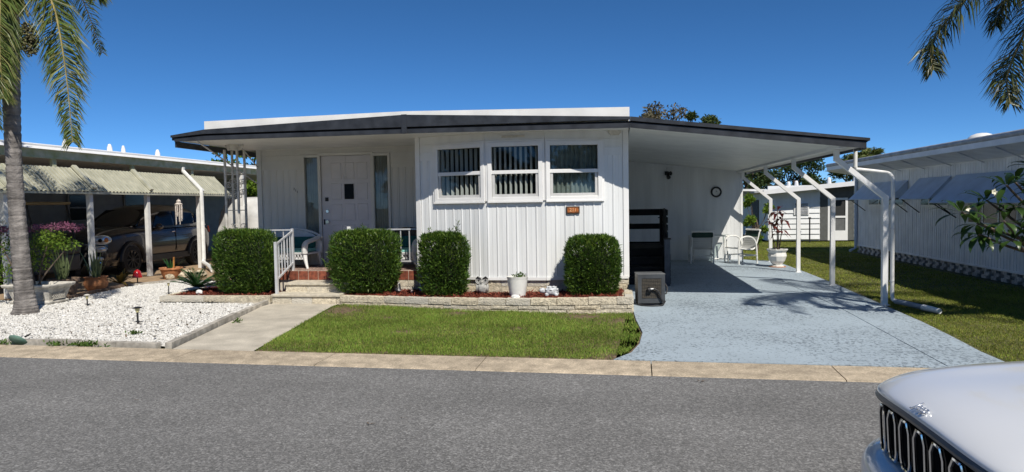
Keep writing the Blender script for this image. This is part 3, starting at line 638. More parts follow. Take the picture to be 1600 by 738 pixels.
mb = MB(F); mb.box(.09, slh[0][0] - .04, -.018, -.0005, 2.262, 2.276); mb.build('seam_trim', MT['porchwhite'], house)
mb = MB(F); mb.box(slh[1][1] + .04, PW1[0] - PO, -.018, -.0005, 2.262, 2.276); mb.build('seam_trim', MT['porchwhite'], house)
for h in slh:
    w = MB(F); t = .035
    w.box(h[0] - t, h[0] + .012, -.03, .05, h[2] - t, h[3] + t); w.box(h[1] - .012, h[1] + t, -.03, .05, h[2] - t, h[3] + t); w.box(h[0] + .012, h[1] - .012, -.03, .05, h[3] - .012, h[3] + t); w.box(h[0] + .012, h[1] - .012, -.03, .05, h[2] - t, h[2] + .012)
    wo = w.build('sidelight', MT['porchwhite'], house)
    s = MB(F); s.box(h[0] + .012, h[1] - .012, .012, .016, h[2] + .012, h[3] - .012); s.build('pane', MT['glass'], wo)
    rows = [[F((h[0] + .02 + (h[1] - h[0] - .04) * i / 70, .05 + .014 * math.sin(i * .82) + .006 * math.sin(i * .31), z)) for i in range(71)] for z in (h[2], h[3])]
    s = MB(); s.grid(rows); s.build('curtain', MT['curtain'], wo, smooth=True, angle=0, fixn=False)
# front door with fifteen fields, one of them a small dark pane
d = MB(F); d.box(dl - .055, dl, -.035, .06, .46, 2.565); d.box(dr, dr + .055, -.035, .06, .46, 2.565); d.box(dl, dr, -.035, .06, 2.51, 2.565); d.build('door_frame', MT['porchwhite'], house, bevel=.004)
doorpaint = mat('door_paint_faint_lilac', (.62, .61, .63), .42, .03, 4)
d = MB(F); d.box(dl + .004, dr - .004, .006, .05, .47, 2.505); door = d.build('front_door', doorpaint, house)
pw, ph = .21, .31
for r_ in range(5):
    for c_ in range(3):
        u = dl + .19 + c_ * .255 - (.0 if c_ else .0); z = 2.37 - (r_ + 1) * .385 + .08
        if r_ == 1 and c_ == 1:
            s = MB(F); s.box(u - .002, u + pw + .002, -.006, .006, z - .0, z + ph + .0); s.build('pane_frame', doorpaint, door)
            s = MB(F); s.box(u + .012, u + pw - .012, -.009, -.007, z + .012, z + ph - .012); s.build('pane', mat('dark_door_glass', (.006, .006, .007), .25, .1, spec=.15), door); continue
        s = MB(F); k = .022
        s.add([(u, .006, z), (u + pw, .006, z), (u + pw, .006, z + ph), (u, .006, z + ph), (u + .008, -.004, z + .008), (u + pw - .008, -.004, z + .008), (u + pw - .008, -.004, z + ph - .008), (u + .008, -.004, z + ph - .008), (u + k, -.0005, z + k), (u + pw - k, -.0005, z + k), (u + pw - k, -.0005, z + ph - k), (u + k, -.0005, z + ph - k)],
              [(0, 1, 5, 4), (1, 2, 6, 5), (2, 3, 7, 6), (3, 0, 4, 7), (4, 5, 9, 8), (5, 6, 10, 9), (6, 7, 11, 10), (7, 4, 8, 11), (8, 9, 10, 11)]); s.build('door_field', doorpaint, door)
def disc(par, name, c, r, dep, m, n=16):
    s = MB(); s.F = Frame(V(*c), (1, 0, 0), (0, 0, 1)); s.lathe((0, 0, 0), [(r, 0), (r, dep * .7), (r * .8, dep)], n); return s.build(name, m, par, smooth=True)
s = MB(F); s.box(dl + .075, dl + .135, -.02, .006, 1.66, 1.73); s.build('keypad', MT['plasticblack'], door, bevel=.004)
disc(door, 'deadbolt', (PO + dl + .115, 12.2, 1.47), .035, .03, MT['chrome']); disc(door, 'door_knob', (PO + dl + .12, 12.2, 1.27), .04, .06, MT['chrome'])
s = MB(F); s.box(dl + .035, dl + .055, -.012, .006, 1.22, 1.32); s.build('latch_plate', MT['dark'], door)
for z in (2.2, 1.33, .7): s = MB(F); s.tube([(dr - .012, -.002, z - .05), (dr - .012, -.002, z + .05)], .009, 6); s.build('hinge', MT['steel'], door)
s = MB(F); s.tube([(dl + .49, -.003, 2.505), (dl + .49, -.004, 2.10)], .0045, 5); s.ball((dl + .49, -.004, 2.10), .012, 6, 4); s.build('chain', MT['steel'], door)
# diagonal house number beside the door
for i, ch in enumerate('211'):
    me = text_mesh(ch, .062, .004, 'house_number'); me.materials.append(MT['dark']); piece('house_number', me, house, (-5.99 + .032 * i, 12.175, 1.90 - .028 * i), (R(90), 0, 0))
# ---- roof: flat body, fascia in two strips, white roof edge, soffit
def strip(name, pts_top, pts_bot, y0, y1, m, par=house):
    mb = MB(); n = len(pts_top)
    for i in range(n - 1):
        (x0, a0), (x1, a1) = pts_top[i], pts_top[i + 1]; (_, b0), (_, b1) = pts_bot[i], pts_bot[i + 1]
        mb.hexa([(x0, y0, b0), (x1, y0, b1), (x1, y1, b1), (x0, y1, b0), (x0, y0, a0), (x1, y0, a1), (x1, y1, a1), (x0, y1, a0)])
    return mb.build(name, m, par, fixn=False)
XL, XR = -7.0, .244
for xa, xb, ta, tb in ((XL, -6.42, 2.735, 2.81), (-6.42, -3.17, 2.81, 2.925), (-3.09, XR - .002, 2.925, 2.782)):
    ma = 2.742 if xa > -6.9 else 2.70; mb_ = 2.742
    strip('fascia_upper', [(xa, ta), (xb, tb)], [(xa, ma), (xb, mb_)], YF - .03, YF + .02, MT['black'])
strip('fascia_lower', [(XL + .05, 2.69), (-6.42, 2.714), (-3.17, 2.714)], [(XL + .05, 2.635), (-6.42, 2.642), (-3.17, 2.646)], YF - .008, YF + .02, MT['black'])
strip('fascia_lower', [(-3.09, 2.714), (XR, 2.693)], [(-3.09, 2.646), (XR, 2.625)], YF - .008, YF + .02, MT['black'])
strip('fascia_gap', [(XL + .03, 2.70), (-6.42, 2.745), (-3.17, 2.745), (XR, 2.72)], [(XL + .03, 2.68), (-6.42, 2.715), (-3.17, 2.715), (XR, 2.69)], YF + .012, YF + .025, MT['gap'])
mb = MB(); mb.box(-3.17, -3.09, YF - .04, YF + .02, 2.644, 2.93); mb.build('fascia_joint', MT['black'], house)
strip('white_roof_edge', [(-6.44, 2.945), (-3.13, 2.985), (XR - .01, 2.925)], [(-6.44, 2.80), (-3.13, 2.915), (XR - .01, 2.77)], YF + .021, YF + .09, MT['roofwhite'])
mb = MB()
for (x0, z0), (x1, z1) in (((-6.44, 2.94), (-3.13, 2.98)), ((-3.13, 2.98), (XR - .01, 2.92))):
    mb.hexa([(x0, YF + .09, 2.72), (x1, YF + .09, 2.72), (x1, 22.2, 2.72), (x0, 22.2, 2.72), (x0, YF + .09, z0), (x1, YF + .09, z1), (x1, 22.2, z1), (x0, 22.2, z0)])
mb.hexa([(XL + .05, YF + .02, 2.69), (-6.44, YF + .02, 2.70), (-6.44, 22.2, 2.70), (XL + .05, 22.2, 2.69), (XL + .02, YF + .02, 2.73), (-6.44, YF + .02, 2.80), (-6.44, 22.2, 2.80), (XL + .02, 22.2, 2.73)])
mb.build('roof', MT['roofwhite'], house)
mb = MB(); mb.box(XL - .01, XL + .03, YF + .02, 22.2, 2.66, 2.735); mb.build('side_fascia', MT['black'], house)
mb = MB(); mb.box(XL + .04, XL + .065, YF + .02, 22.2, 2.545, 2.645); mb.build('side_fascia', MT['black'], house)
# soffit boards run along the front
mb = MB(); mb.box(0, 1, 0, .142, 0, .012); o = mb.build('soffit_board', MT['soffit'], house); sme = o.data; sme.transform(Matrix.Translation(origin[house])); bpy.data.objects.remove(o)
y = YF + .022; k = 0
while y < 12.18:
    piece('soffit_board', sme, house, (XL + .07, y, 2.648 + .003 * (y - YF)), (0, 0, 0), (XR - XL - .09, 1, 1)); y += .1455
mb = MB(); mb.box(XL + .07, XR - .02, YF + .02, 12.25, 2.665, 2.69); mb.build('soffit_backing', MT['gap'], house)
# thin bracing rods under the left eave
for p0, p1 in (((-6.62, YF + .1, 2.64), (-6.735, 12.3, 1.98)), ((-6.36, YF + .9, 2.64), (-6.72, 12.19, 2.33))):
    mb = MB(); mb.tube([p0, p1], .012, 6); mb.build('brace_rod', MT['steel'], house)
# amber house-number plaque, round vent, eave lamp
F3 = Frame(V(*C_, 0), V(*D_, 0) - V(*C_, 0))
u = .42
mb = MB(F3); mb.box(u - .105, u + .105, -.035, -.01, 1.385, 1.50); pl = mb.build('number_plaque', MT['brownframe'], house, bevel=.006)
mb = MB(F3); mb.box(u - .085, u + .085, -.040, -.034, 1.405, 1.48); mb.build('plaque_panel', MT['amber'], pl)
me = text_mesh('211', .075, .003, 'plaque_number'); me.materials.append(mat('pale_digits', (.75, .45, .25), .5)); p = F3((u, -.044, 1.442)); piece('plaque_number', me, pl, p, (R(90), 0, math.atan2(F3.u.y, F3.u.x)))
mb = MB(F3); uu = W[2] - .20; mb.prism([(uu - .10, 2.655), (uu - .10, 2.615), (uu - .06, 2.575), (uu + .06, 2.575), (uu + .10, 2.615), (uu + .10, 2.655)], -.045, -.017); mb.build('vent_hood', MT['castwhite'], house)
F2 = Frame(V(*B_, 0), V(*C_, 0) - V(*B_, 0))
mb = MB(F2); mb.box(.26, .62, -.03, -.017, 2.57, 2.60); mb.build('label_strip', MT['castwhite'], house)
# ------------------------------------------------------------------ carport on the right of the house
cp = thing('carport', 'white carport with black fascia and bent posts over the blue driveway', 'carport', (2, 14, 0))
def cstrip(name, t0, t1, b0, b1, x0, x1, y0, y1, m): return strip(name, [(x0, t0), (x1, t1)], [(x0, b0), (x1, b1)], y0, y1, m, cp)
X0, X1 = XR + .001, 3.485
cstrip('fascia_upper', 2.782, 2.375, 2.722, 2.338, X0, X1, YF - .03, YF + .02, MT['black'])
cstrip('fascia_lower', 2.700, 2.325, 2.625, 2.235, X0, X1 - .04, YF - .008, YF + .02, MT['black'])
cstrip('fascia_gap', 2.725, 2.345, 2.69, 2.32, X0, X1 - .02, YF + .012, YF + .024, MT['gap'])
mb = MB(); mb.hexa([(X0, YF + .024, 2.70), (X1 - .03, YF + .024, 2.315), (X1 - .03, 18.6, 2.315), (X0, 18.6, 2.70), (X0, YF + .024, 2.775), (X1 - .03, YF + .024, 2.37), (X1 - .03, 18.6, 2.37), (X0, 18.6, 2.775)]); mb.build('roof_deck', MT['roofwhite'], cp, fixn=False)
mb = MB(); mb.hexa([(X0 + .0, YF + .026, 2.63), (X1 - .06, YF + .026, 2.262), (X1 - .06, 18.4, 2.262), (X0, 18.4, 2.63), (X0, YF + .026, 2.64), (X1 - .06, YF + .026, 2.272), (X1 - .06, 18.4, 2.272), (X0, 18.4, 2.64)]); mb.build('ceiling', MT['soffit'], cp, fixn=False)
mb = MB(); mb.box(X1 - .05, X1 - .03, YF + .02, 18.6, 2.225, 2.315); mb.box(X1 - .03, X1, YF + .02, 18.6, 2.335, 2.378); mb.build('side_fascia', MT['black'], cp)
mb = MB(); mb.box(3.10, 3.20, YF + .03, 18.1, 2.255, 2.30); mb.build('beam', MT['trim'], cp)
for i, y in enumerate((10.42, 12.78, 15.05, 17.62)):
    mb = MB(); s = .072; xb = 3.83; xt = 3.17
    mb.bar((xb, y, 0), (xb, y, 1.575), s, s); b = mb.build('post', MT['trim'], cp)
    mb = MB(); mb.bar((xb + .012, y, 1.545), (xt - .012, y, 2.128), s * .96, s * .96); mb.build('post_arm', MT['trim'], b)
    mb = MB(); mb.bar((xt, y, 2.09), (xt, y, 2.25), s * .94, s * .94); mb.build('post_head', MT['trim'], b)
    mb = MB(); mb.box(xb - .06, xb + .06, y - .06, y + .06, 0.012, .02); mb.build('post_foot', MT['trim'], b)
ds = MB(); r = .027; ds.tube([(3.46, 10.52, 2.30), (3.46, 10.52, 2.0)], r, 10); ds.tube(spline([(3.46, 10.52, 2.02), (3.475, 10.52, 1.975), (3.54, 10.52, 1.965), (3.80, 10.50, 1.925), (3.89, 10.46, 1.90), (3.925, 10.42, 1.84), (3.925, 10.40, 1.76)], 24), r * .9, 10)
ds.tube([(3.925, 10.40, 1.77), (3.92, 10.38, .16), (3.925, 10.37, .10), (3.96, 10.33, .07)], r, 10); dso = ds.build('downspout', MT['ceramic'], cp, smooth=True)
for z in (.35, 1.1): mb = MB(); mb.tube([(3.915, 10.38, z), (3.915, 10.38, z + .02)], r + .004, 10); mb.build('strap', MT['steel'], dso)
ds = MB(); ds.tube(spline([(3.95, 10.34, .075), (4.0, 10.2, .075), (4.08, 10.0, .065), (4.13, 9.88, .058)], 14), .036, 10); ds.build('drain_hose', mat('blue_grey_hose', (.22, .26, .31), .6, .15), dso, smooth=True)
ds = MB(); ds.tube([(4.125, 9.89, .058), (4.17, 9.78, .055), (4.23, 9.64, .045)], [.043, .04, .036], 10); ds.build('hose_end', MT['ceramic'], dso, smooth=True)
# shed wall that closes the carport
shed = thing('storage_room', 'white panelled storage room wall at the back of the carport', 'shed', (1.7, 19.5, 0))
F = Frame((.23, 18.15, 0), (1, 0, 0)); LW = 3.25 - .23
mb = MB(F); mb.box(0, LW, 0, .08, 0, 2.68); mb.build('wall', MT['white'], shed)
mb = MB(Frame((3.25, 18.15, 0), (0, 1, 0))); mb.box(.001, 3.5, 0, .08, 0, 2.3); mb.build('wall', MT['white'], shed)
mb = MB(); mb.box(.25, 3.24, 18.24, 21.6, 2.27, 2.32); mb.build('roof', MT['roofwhite'], shed)
n = 15; w = LW / n; pm = MB(); pm.prism([(.002, 0), (.002, -.008), (w * .5, -.008), (w * .5 + .008, -.003), (w * .5 + .016, -.008), (w - .002, -.008), (w - .002, 0)], 0, 2.62, axis='z'); o = pm.build('wall_panel', MT['white'], shed); me = o.data; me.transform(Matrix.Translation(origin[shed])); bpy.data.objects.remove(o)
for i in range(n): piece('wall_panel', me, shed, (.23 + w * i, 18.15, .03), (0, 0, 0), (1, 1, (2.60 - .128 * w * (i + 1) * 1.0 - .03) / 2.62))
mb = MB(F); mb.box(LW - .05, LW + .012, -.02, 0, 0, 2.28); mb.build('corner_trim', MT['trim'], shed)
clock = thing('wall_clock', 'round black-rimmed wall clock on the back wall of the carport', 'clock', (2.60, 18.13, 1.77))
mb = MB(Frame((2.60, 18.135, 1.77), (1, 0, 0), (0, 0, 1))); mb.lathe((0, 0, 0), [(.095, .01), (.135, .0), (.138, .03), (.12, .045), (.095, .03)], 28, cap=False); mb.build('rim', MT['plasticblack'], clock, smooth=True)
mb = MB(Frame((2.60, 18.135, 1.77), (1, 0, 0), (0, 0, 1))); mb.lathe((0, 0, 0), [(.098, .004), (.098, .018)], 24); mb.build('dial', MT['ceramic'], clock)
mb = MB(Frame((2.60, 18.110, 1.77), (1, 0, 0))); mb.bar((0, 0, 0), (.0, 0, .05), .008, .004, (1, 0, 0)); mb.bar((0, -.004, 0), (.03, -.004, .02), .008, .004, (0, 1, 0)); mb.build('hand', MT['dark'], clock)
wl_ = thing('security_light', 'black twin-head security light high on the carport wall', 'wall light', (1.38, 18.13, 2.28))
mb = MB(); mb.cbox((1.36, 18.11, 2.28), (.05, .02, .05)); mb.build('base', MT['dark'], wl_, bevel=.01)
for p in (((1.36, 18.09, 2.26), (1.45, 17.98, 2.27)), ((1.36, 18.09, 2.26), (1.40, 17.98, 2.16))):
    mb = MB(); mb.tube([p[0], p[1]], [.02, .055], 12); mb.build('lamp_head', MT['dark'], wl_, smooth=True)
# side stairs with black rails
st = thing('side_stairs', 'black wooden side steps with plank railing against the house wall in carport', 'steps', (.65, 13.8, 0))
for i in range(4):
    y = 12.78 + i * .27; z = .16 * (i + 1); mb = MB(); mb.box(.26, .92, y, y + .30, z - .035, z); mb.build('tread', MT['woodblack'], st); mb = MB(); mb.box(.27, .91, y + .02, y + .04, z - .16, z - .036); mb.build('riser', MT['woodblack'], st)
mb = MB(); mb.box(.26, .98, 13.86, 15.3, .60, .64); mb.build('landing', MT['woodblack'], st)
for nm, z0, z1, y in (('top_rail', 1.25, 1.39, 15.28), ('mid_rail', .95, 1.07, 15.28), ('low_board', .60, .67, 15.28)): mb = MB(); mb.box(.27, 1.10, y, y + .04, z0, z1); mb.build(nm, MT['woodblack'], st)
mb = MB(); mb.box(.985, 1.12, 15.2, 15.29, 0, 1.385); mb.box(.27, .32, 15.2, 15.27, .64, 1.38); mb.build('landing_post', MT['woodblack'], st)
mb = MB(); mb.box(.96, 1.03, 13.82, 13.9, 0, 1.40); mb.build('landing_post', MT['woodblack'], st)
for k in range(5):
    za, zb = 1.36 - k * .145, .88 - k * .145; mb = MB(); mb.bar((.985, 13.86, za), (.95, 12.72, zb + .02), .03, .125, (1, 0, 0)); mb.build('railing_board', MT['woodblack'], st)
for k in range(5): mb = MB(); mb.box(1.035, 1.06, 13.88, 15.26, 1.27 - k * .15, 1.385 - k * .15); mb.build('railing_board', MT['woodblack'], st)
mb = MB(); mb.box(.90, 1.00, 12.60, 12.70, .012, .86); nw = mb.build('newel_post', MT['bluegrey'], st); mb = MB(); mb.box(.885, 1.015, 12.585, 12.715, .86, .885); mb.build('post_cap', MT['woodblack'], nw)
for k in range(4): mb = MB(); mb.box(1.01, 1.02, 12.75 + 0 * k, 13.8, .03 + .14 * k, .155 + .14 * k); mb.build('skirt_board', MT['woodblack'], st)
mb = MB(); mb.tube([(1.12, 15.24, 1.20), (.95, 15.24, 1.20)], .012, 6); mb.build('handle_bar', MT['dark'], st)
# ------------------------------------------------------------------ entrance steps
steps = thing('entrance_steps', 'two cream concrete steps with split-stone risers leading up to the brick porch', 'steps', (-4.9, 10.6, 0))
for (y0, y1, z0, z1, xa, xb) in ((10.27, 10.62, 0, .155, -5.50, -4.33), (10.58, 11.0, .155, .305, -5.42, -4.30)):
    mb = MB(); mb.box(xa, xb, y0 - .02, y1, z1 - .04, z1); mb.build('tread', MT['capstone'], steps, bevel=.008)
    mb = MB(); mb.box(xa + .03, xb - .03, y0 + .05, y1, z0 - .03, z1 - .042); mb.build('step_core', MT['mortar'], steps)
    course(steps, (xa + .01, y0 + .045), (xb - .01, y0 + .045), z0 - .01 if z0 == 0 else z0, z1 - .04, .37, .08)
# retaining wall of split stone that bows towards the lawn
rw = thing('retaining_wall', 'low curved cream split-stone retaining wall between lawn and mulch bed', 'retaining wall', (-2, 9.8, 0))
wp = spline([(-4.32, 10.28), (-3.55, 10.12), (-2.87, 9.92), (-2.0, 9.74), (-.9, 9.60), (.245, 9.64)], 60) if False else [Vector((p[0], p[1], 0)) for p in spline([(-4.32, 10.30, 0), (-3.55, 10.13, 0), (-2.87, 9.93, 0), (-2.0, 9.76, 0), (-.9, 9.62, 0), (.245, 9.63, 0)], 80)]
cum = [0]
for a, b in zip(wp, wp[1:]): cum.append(cum[-1] + (b - a).length)
def wat(s_):
    for i in range(1, len(cum)):
        if cum[i] >= s_ or i == len(cum) - 1:
            t = (s_ - cum[i - 1]) / (cum[i] - cum[i - 1]); return wp[i - 1].lerp(wp[i], t)
TL = cum[-1]
def wtop(x): return .135 + .09 * min(1, max(0, (x + 4.3) / 4.5))
for lvl, (dz, h, Lb, off, dp) in enumerate(((.098, .098, .40, 1, .11), (.158, .056, .40, .55, .10), (.24, .078, .42, .8, .105), (.33, .085, .42, .4, .10))):
    u = 0; first = True
    while u < TL - .01:
        l = Lb * rnd.uniform(.9, 1.1) * (off if first else 1); first = False; l = min(l, TL - u)
        if TL - u - l < .07: l = TL - u
        a, b = wat(u), wat(u + l); c = (a + b) / 2; zt = wtop(c.x) - dz
        if zt + h > -.01: stone(rw, (c.x, c.y + dp * .25 + rnd.uniform(-.006, .006), zt), math.atan2(b.y - a.y, b.x - a.x), l - .007, h - .006, dp + .03)
        u += l
for i, y in enumerate((9.80, 10.08, 10.36)):
    for dz, h in ((.098, .098), (.158, .056), (.24, .078)): stone(rw, (.20, y, .225 - dz), math.pi / 2, .272, h - .006, .12)
mb = MB(); rows = [[(p.x, p.y + o_, zz) for p in wp] for o_, zz in ((.03, -.05), (.03, .118), (.10, .118), (.10, -.05))]; 
mb.grid([[(p.x, p.y + o_, -.05 if k in (0, 3) else wtop(p.x) - .012) for p in wp] for k, o_ in enumerate((.045, .045, .12, .12))]); mb.build('wall_core', MT['mortar'], rw)
# front-left planter border: one course of five blocks
pb = thing('planter_border', 'single course of cream stone blocks edging the mulch by the white gravel', 'planter border', (-6.5, 10.4, 0))
course(pb, (-7.52, 10.36), (-5.57, 10.41), .018, .118, .39, .12, jit=.03); course(pb, (-7.46, 10.46), (-7.48, 11.5), .018, .118, .39, .10, jit=.03)
mb = MB(); mb.box(-7.5, -5.57, 10.34, 10.44, -.03, .02); mb.build('footing', MT['mortar'], pb)
# ------------------------------------------------------------------ railings
def railing(name, label, x0, x1, y, z0, z1, sp, cap0=False, group=None):
    t = thing(name, label, 'railing', ((x0 + x1) / 2, y, .46), group); s = .026
    for x in (x0, x1): mb = MB(); mb.box(x - .015, x + .015, y - .015, y + .015, .462, z1 - .012); mb.build('post', MT['steel'], t)
    mb = MB(); mb.box(x0 - .02, x1 + .02, y - .018, y + .018, z1 - .012, z1 + .012); mb.build('top_rail', MT['steel'], t)
    mb = MB(); mb.box(x0, x1, y - .012, y + .012, z0, z0 + .026); mb.build('bottom_rail', MT['steel'], t)
    n = int((x1 - x0) / sp)
    for i in range(1, n):
        x = x0 + (x1 - x0) * i / n; mb = MB(); mb.box(x - .008, x + .008, y - .008, y + .008, z0 + .026, z1 - .012); mb.build('baluster', MT['steel'], t)
    if cap0: mb = MB(); mb.box(x0 - .03, x0 + .03, y - .03, y + .03, z1 - .02, z1 + .06); mb.build('post_cap', MT['ceramic'], t)
    return t
railing('porch_railing', 'silver porch railing between the door hedge and the bow window', -4.48, -3.27, 11.1, .60, 1.155, .135, True)
railing('porch_railing', 'silver porch railing behind the leftmost hedge, beside teal cushions', -6.45, -5.53, 11.1, .60, 1.165, .15)
hr = thing('stair_handrail', 'silver sloping handrail with balusters beside the entrance steps', 'handrail', (-5.45, 10.6, 0))
pa, pb_ = V(-5.43, 10.33, 0), V(-5.50, 11.06, 0)
mb = MB(); mb.box(pa.x - .022, pa.x + .022, pa.y - .022, pa.y + .022, .155, 1.0); mb.build('post', MT['steel'], hr)
mb = MB(); mb.box(pb_.x - .018, pb_.x + .018, pb_.y - .018, pb_.y + .018, .462, 1.19); mb.build('post', MT['steel'], hr)
ra, rb = V(pa.x, pa.y, .955), V(pb_.x, pb_.y, 1.145)
# the handrail runs up from the lower post to the porch post
mb = MB(); mb.bar(ra, rb, .028, .026, (1, 0, 0)); mb.build('top_rail', MT['steel'], hr)
qa, qb = V(pa.x, pa.y, .38), V(pb_.x, pb_.y, .60); mb = MB(); mb.bar(qa, qb, .026, .026, (1, 0, 0)); mb.build('bottom_rail', MT['steel'], hr)
for i in range(1, 6):
    t = i / 6; p = ra.lerp(rb, t); q = qa.lerp(qb, t); mb = MB(); mb.box(p.x - .008, p.x + .008, p.y - .008, p.y + .008, q.z, p.z); mb.build('baluster', MT['steel'], hr)
# ornate iron column
colm = thing('iron_column', 'ornate white wrought-iron column holding up the porch roof corner', 'column', (-6.52, 11.1, 0))
cx, cy = -6.50, 11.02
mb = MB(); mb.lathe((cx, cy, 0), [(.13, 2.56), (.14, 2.59), (.17, 2.62), (.18, 2.655)], 4); mb.build('capital', MT['castwhite'], colm)
mb = MB(); mb.box(cx - .15, cx + .15, cy - .15, cy + .15, .462, .49); mb.build('base_plate', MT['castwhite'], colm)
for sx, sy in ((-1, -1), (1, -1), (1, 1), (-1, 1)): mb = MB(); mb.box(cx + sx * .115 - .016, cx + sx * .115 + .016, cy + sy * .115 - .016, cy + sy * .115 + .016, .49, 2.56); mb.build('upright', MT['castwhite'], colm)
def scroll(c, r, turns, ph, flip, ax): 
    pts = []
    for i in range(26):
        t = i / 25; a = ph + flip * turns * 2 * math.pi * t; rr = r * (1 - .75 * t)
        pts.append((c[0] + (rr * math.cos(a) if ax == 'x' else 0), c[1] + (rr * math.cos(a) if ax == 'y' else 0), c[2] + rr * math.sin(a)))
    return pts
for face, (fx, fy, ax) in enumerate(((0, -.115, 'x'), (0, .115, 'x'), (-.115, 0, 'y'), (.115, 0, 'y'))):
    mb = MB()
    for z in (.78, .98, 1.2, 1.80, 1.98):
        for s_ in (-1, 1):
            o_ = s_ * .05; c = (cx + fx + (o_ if ax == 'x' else 0), cy + fy + (o_ if ax == 'y' else 0), z + s_ * .03); mb.tube(scroll(c, .062, 1.3, math.pi * (s_ < 0), s_, ax), .006, 5)
    for z in (.66, 1.1, 1.52, 2.14):
        e = .1; p0 = (cx + fx - (e if ax == 'x' else 0), cy + fy - (e if ax == 'y' else 0), z); p1 = (cx + fx + (e if ax == 'x' else 0), cy + fy + (e if ax == 'y' else 0), z); mb.tube([p0, p1], .007, 5)
    mb.build('scrollwork', MT['castwhite'], colm)
# wicker seats on the porch
def wicker(label, x0, x1, y, cush, brown=False):
    t = thing('wicker_loveseat' if x1 - x0 > .9 else 'wicker_armchair', label, 'loveseat' if x1 - x0 > .9 else 'armchair', ((x0 + x1) / 2, y, .462)); z = .462; d = .62; m = MT['wicker']; yb = y + d
    xm = (x0 + x1) / 2; hw = (x1 - x0) / 2
    # arched back
    rows = []
    for j in range(9):
        v = j / 8
        rows.append([(xm + hw * u * (1 if v < .5 else math.cos((v - .5) * 1.2)), yb + .05 * v, z + .30 + (.56 * v) * (1 - .35 * abs(u) ** 2.6)) for u in [k / 8 - 1 for k in range(17)]])
    mb = MB(); mb.grid(rows); o = mb.build('backrest', MT['wickerbrown'] if brown else m, t, smooth=True, angle=0, fixn=False); so_ = o.modifiers.new('solid', 'SOLIDIFY'); so_.thickness = .035
    mb = MB(); mb.tube([(xm + hw * (k / 10 - 1), yb + .055, z + .30 + .55 * (1 - .35 * abs(k / 10 - 1) ** 2.6)) for k in range(21)], .025, 8); mb.build('back_rim', MT['wickerbrown'] if brown else m, t, smooth=True)
    mb = MB(); mb.box(x0 + .03, x1 - .03, y + .03, yb, z + .30, z + .34); mb.build('seat', m, t)
    # pierced apron of crossed canes
    mb = MB(); mb.box(x0 + .03, x1 - .03, y + .01, y + .03, z + .335, z + .36); mb.box(x0 + .03, x1 - .03, y + .01, y + .03, z + .205, z + .225)
    u = x0 + .05
    while u < x1 - .1: mb.bar((u, y + .02, z + .22), (u + .05, y + .02, z + .34), .01, .012); mb.bar((u + .05, y + .024, z + .22), (u, y + .024, z + .34), .01, .012); u += .055
    mb.build('apron', m, t)
    for sx, xx_ in ((1, x0), (-1, x1)):
        mb = MB(); mb.tube([(xx_ + sx * .06, y + .04, z + .34), (xx_ + sx * .03, y + .02, z + .16), (xx_ - sx * .01, y, z)], [.045, .032, .02], 8); mb.build('leg', m, t, smooth=True)
        mb = MB(); mb.tube([(xx_ + sx * .05, yb - .03, z + .34), (xx_ + sx * .02, yb + .03, z)], [.035, .02], 8); mb.build('leg', m, t, smooth=True)
        mb = MB(); mb.tube(spline([(xx_ + sx * .05, yb, z + .66), (xx_ + sx * .03, y + .35, z + .62), (xx_ + sx * .03, y + .08, z + .58), (xx_ + sx * .04, y + .02, z + .50), (xx_ + sx * .05, y + .03, z + .34)], 14), [.05] * 9 + [.055] * 5, 8); mb.build('arm', m, t, smooth=True)
    mb = MB(); mb.box(x0 + .08, x1 - .08, y + .03, yb - .03, z + .345, z + .425); mb.build('seat_cushion', MT['mint'], t, bevel=.03)
    nb = 2 if hw > .5 else 1
    for i in range(nb):
        w_ = (x1 - x0 - .16) / nb; a = x0 + .08 + w_ * i; mb = MB(); mb.hexa([(a + .01, yb - .14, z + .43), (a + w_ - .01, yb - .14, z + .43), (a + w_ - .01, yb - .03, z + .43), (a + .01, yb - .03, z + .43), (a + .01, yb - .07, z + .68), (a + w_ - .01, yb - .07, z + .68), (a + w_ - .01, yb, z + .68), (a + .01, yb, z + .68)]); mb.build('back_cushion', MT['teal'], t, bevel=.03)
    t.scale.z = .80
    return t
wicker('white wicker loveseat with teal and mint cushions on the porch left of the door', -6.58, -5.40, 11.38, 2)
wicker('white wicker armchair with brown arched back on the porch right of the door', -4.08, -3.36, 11.30, 1, True)
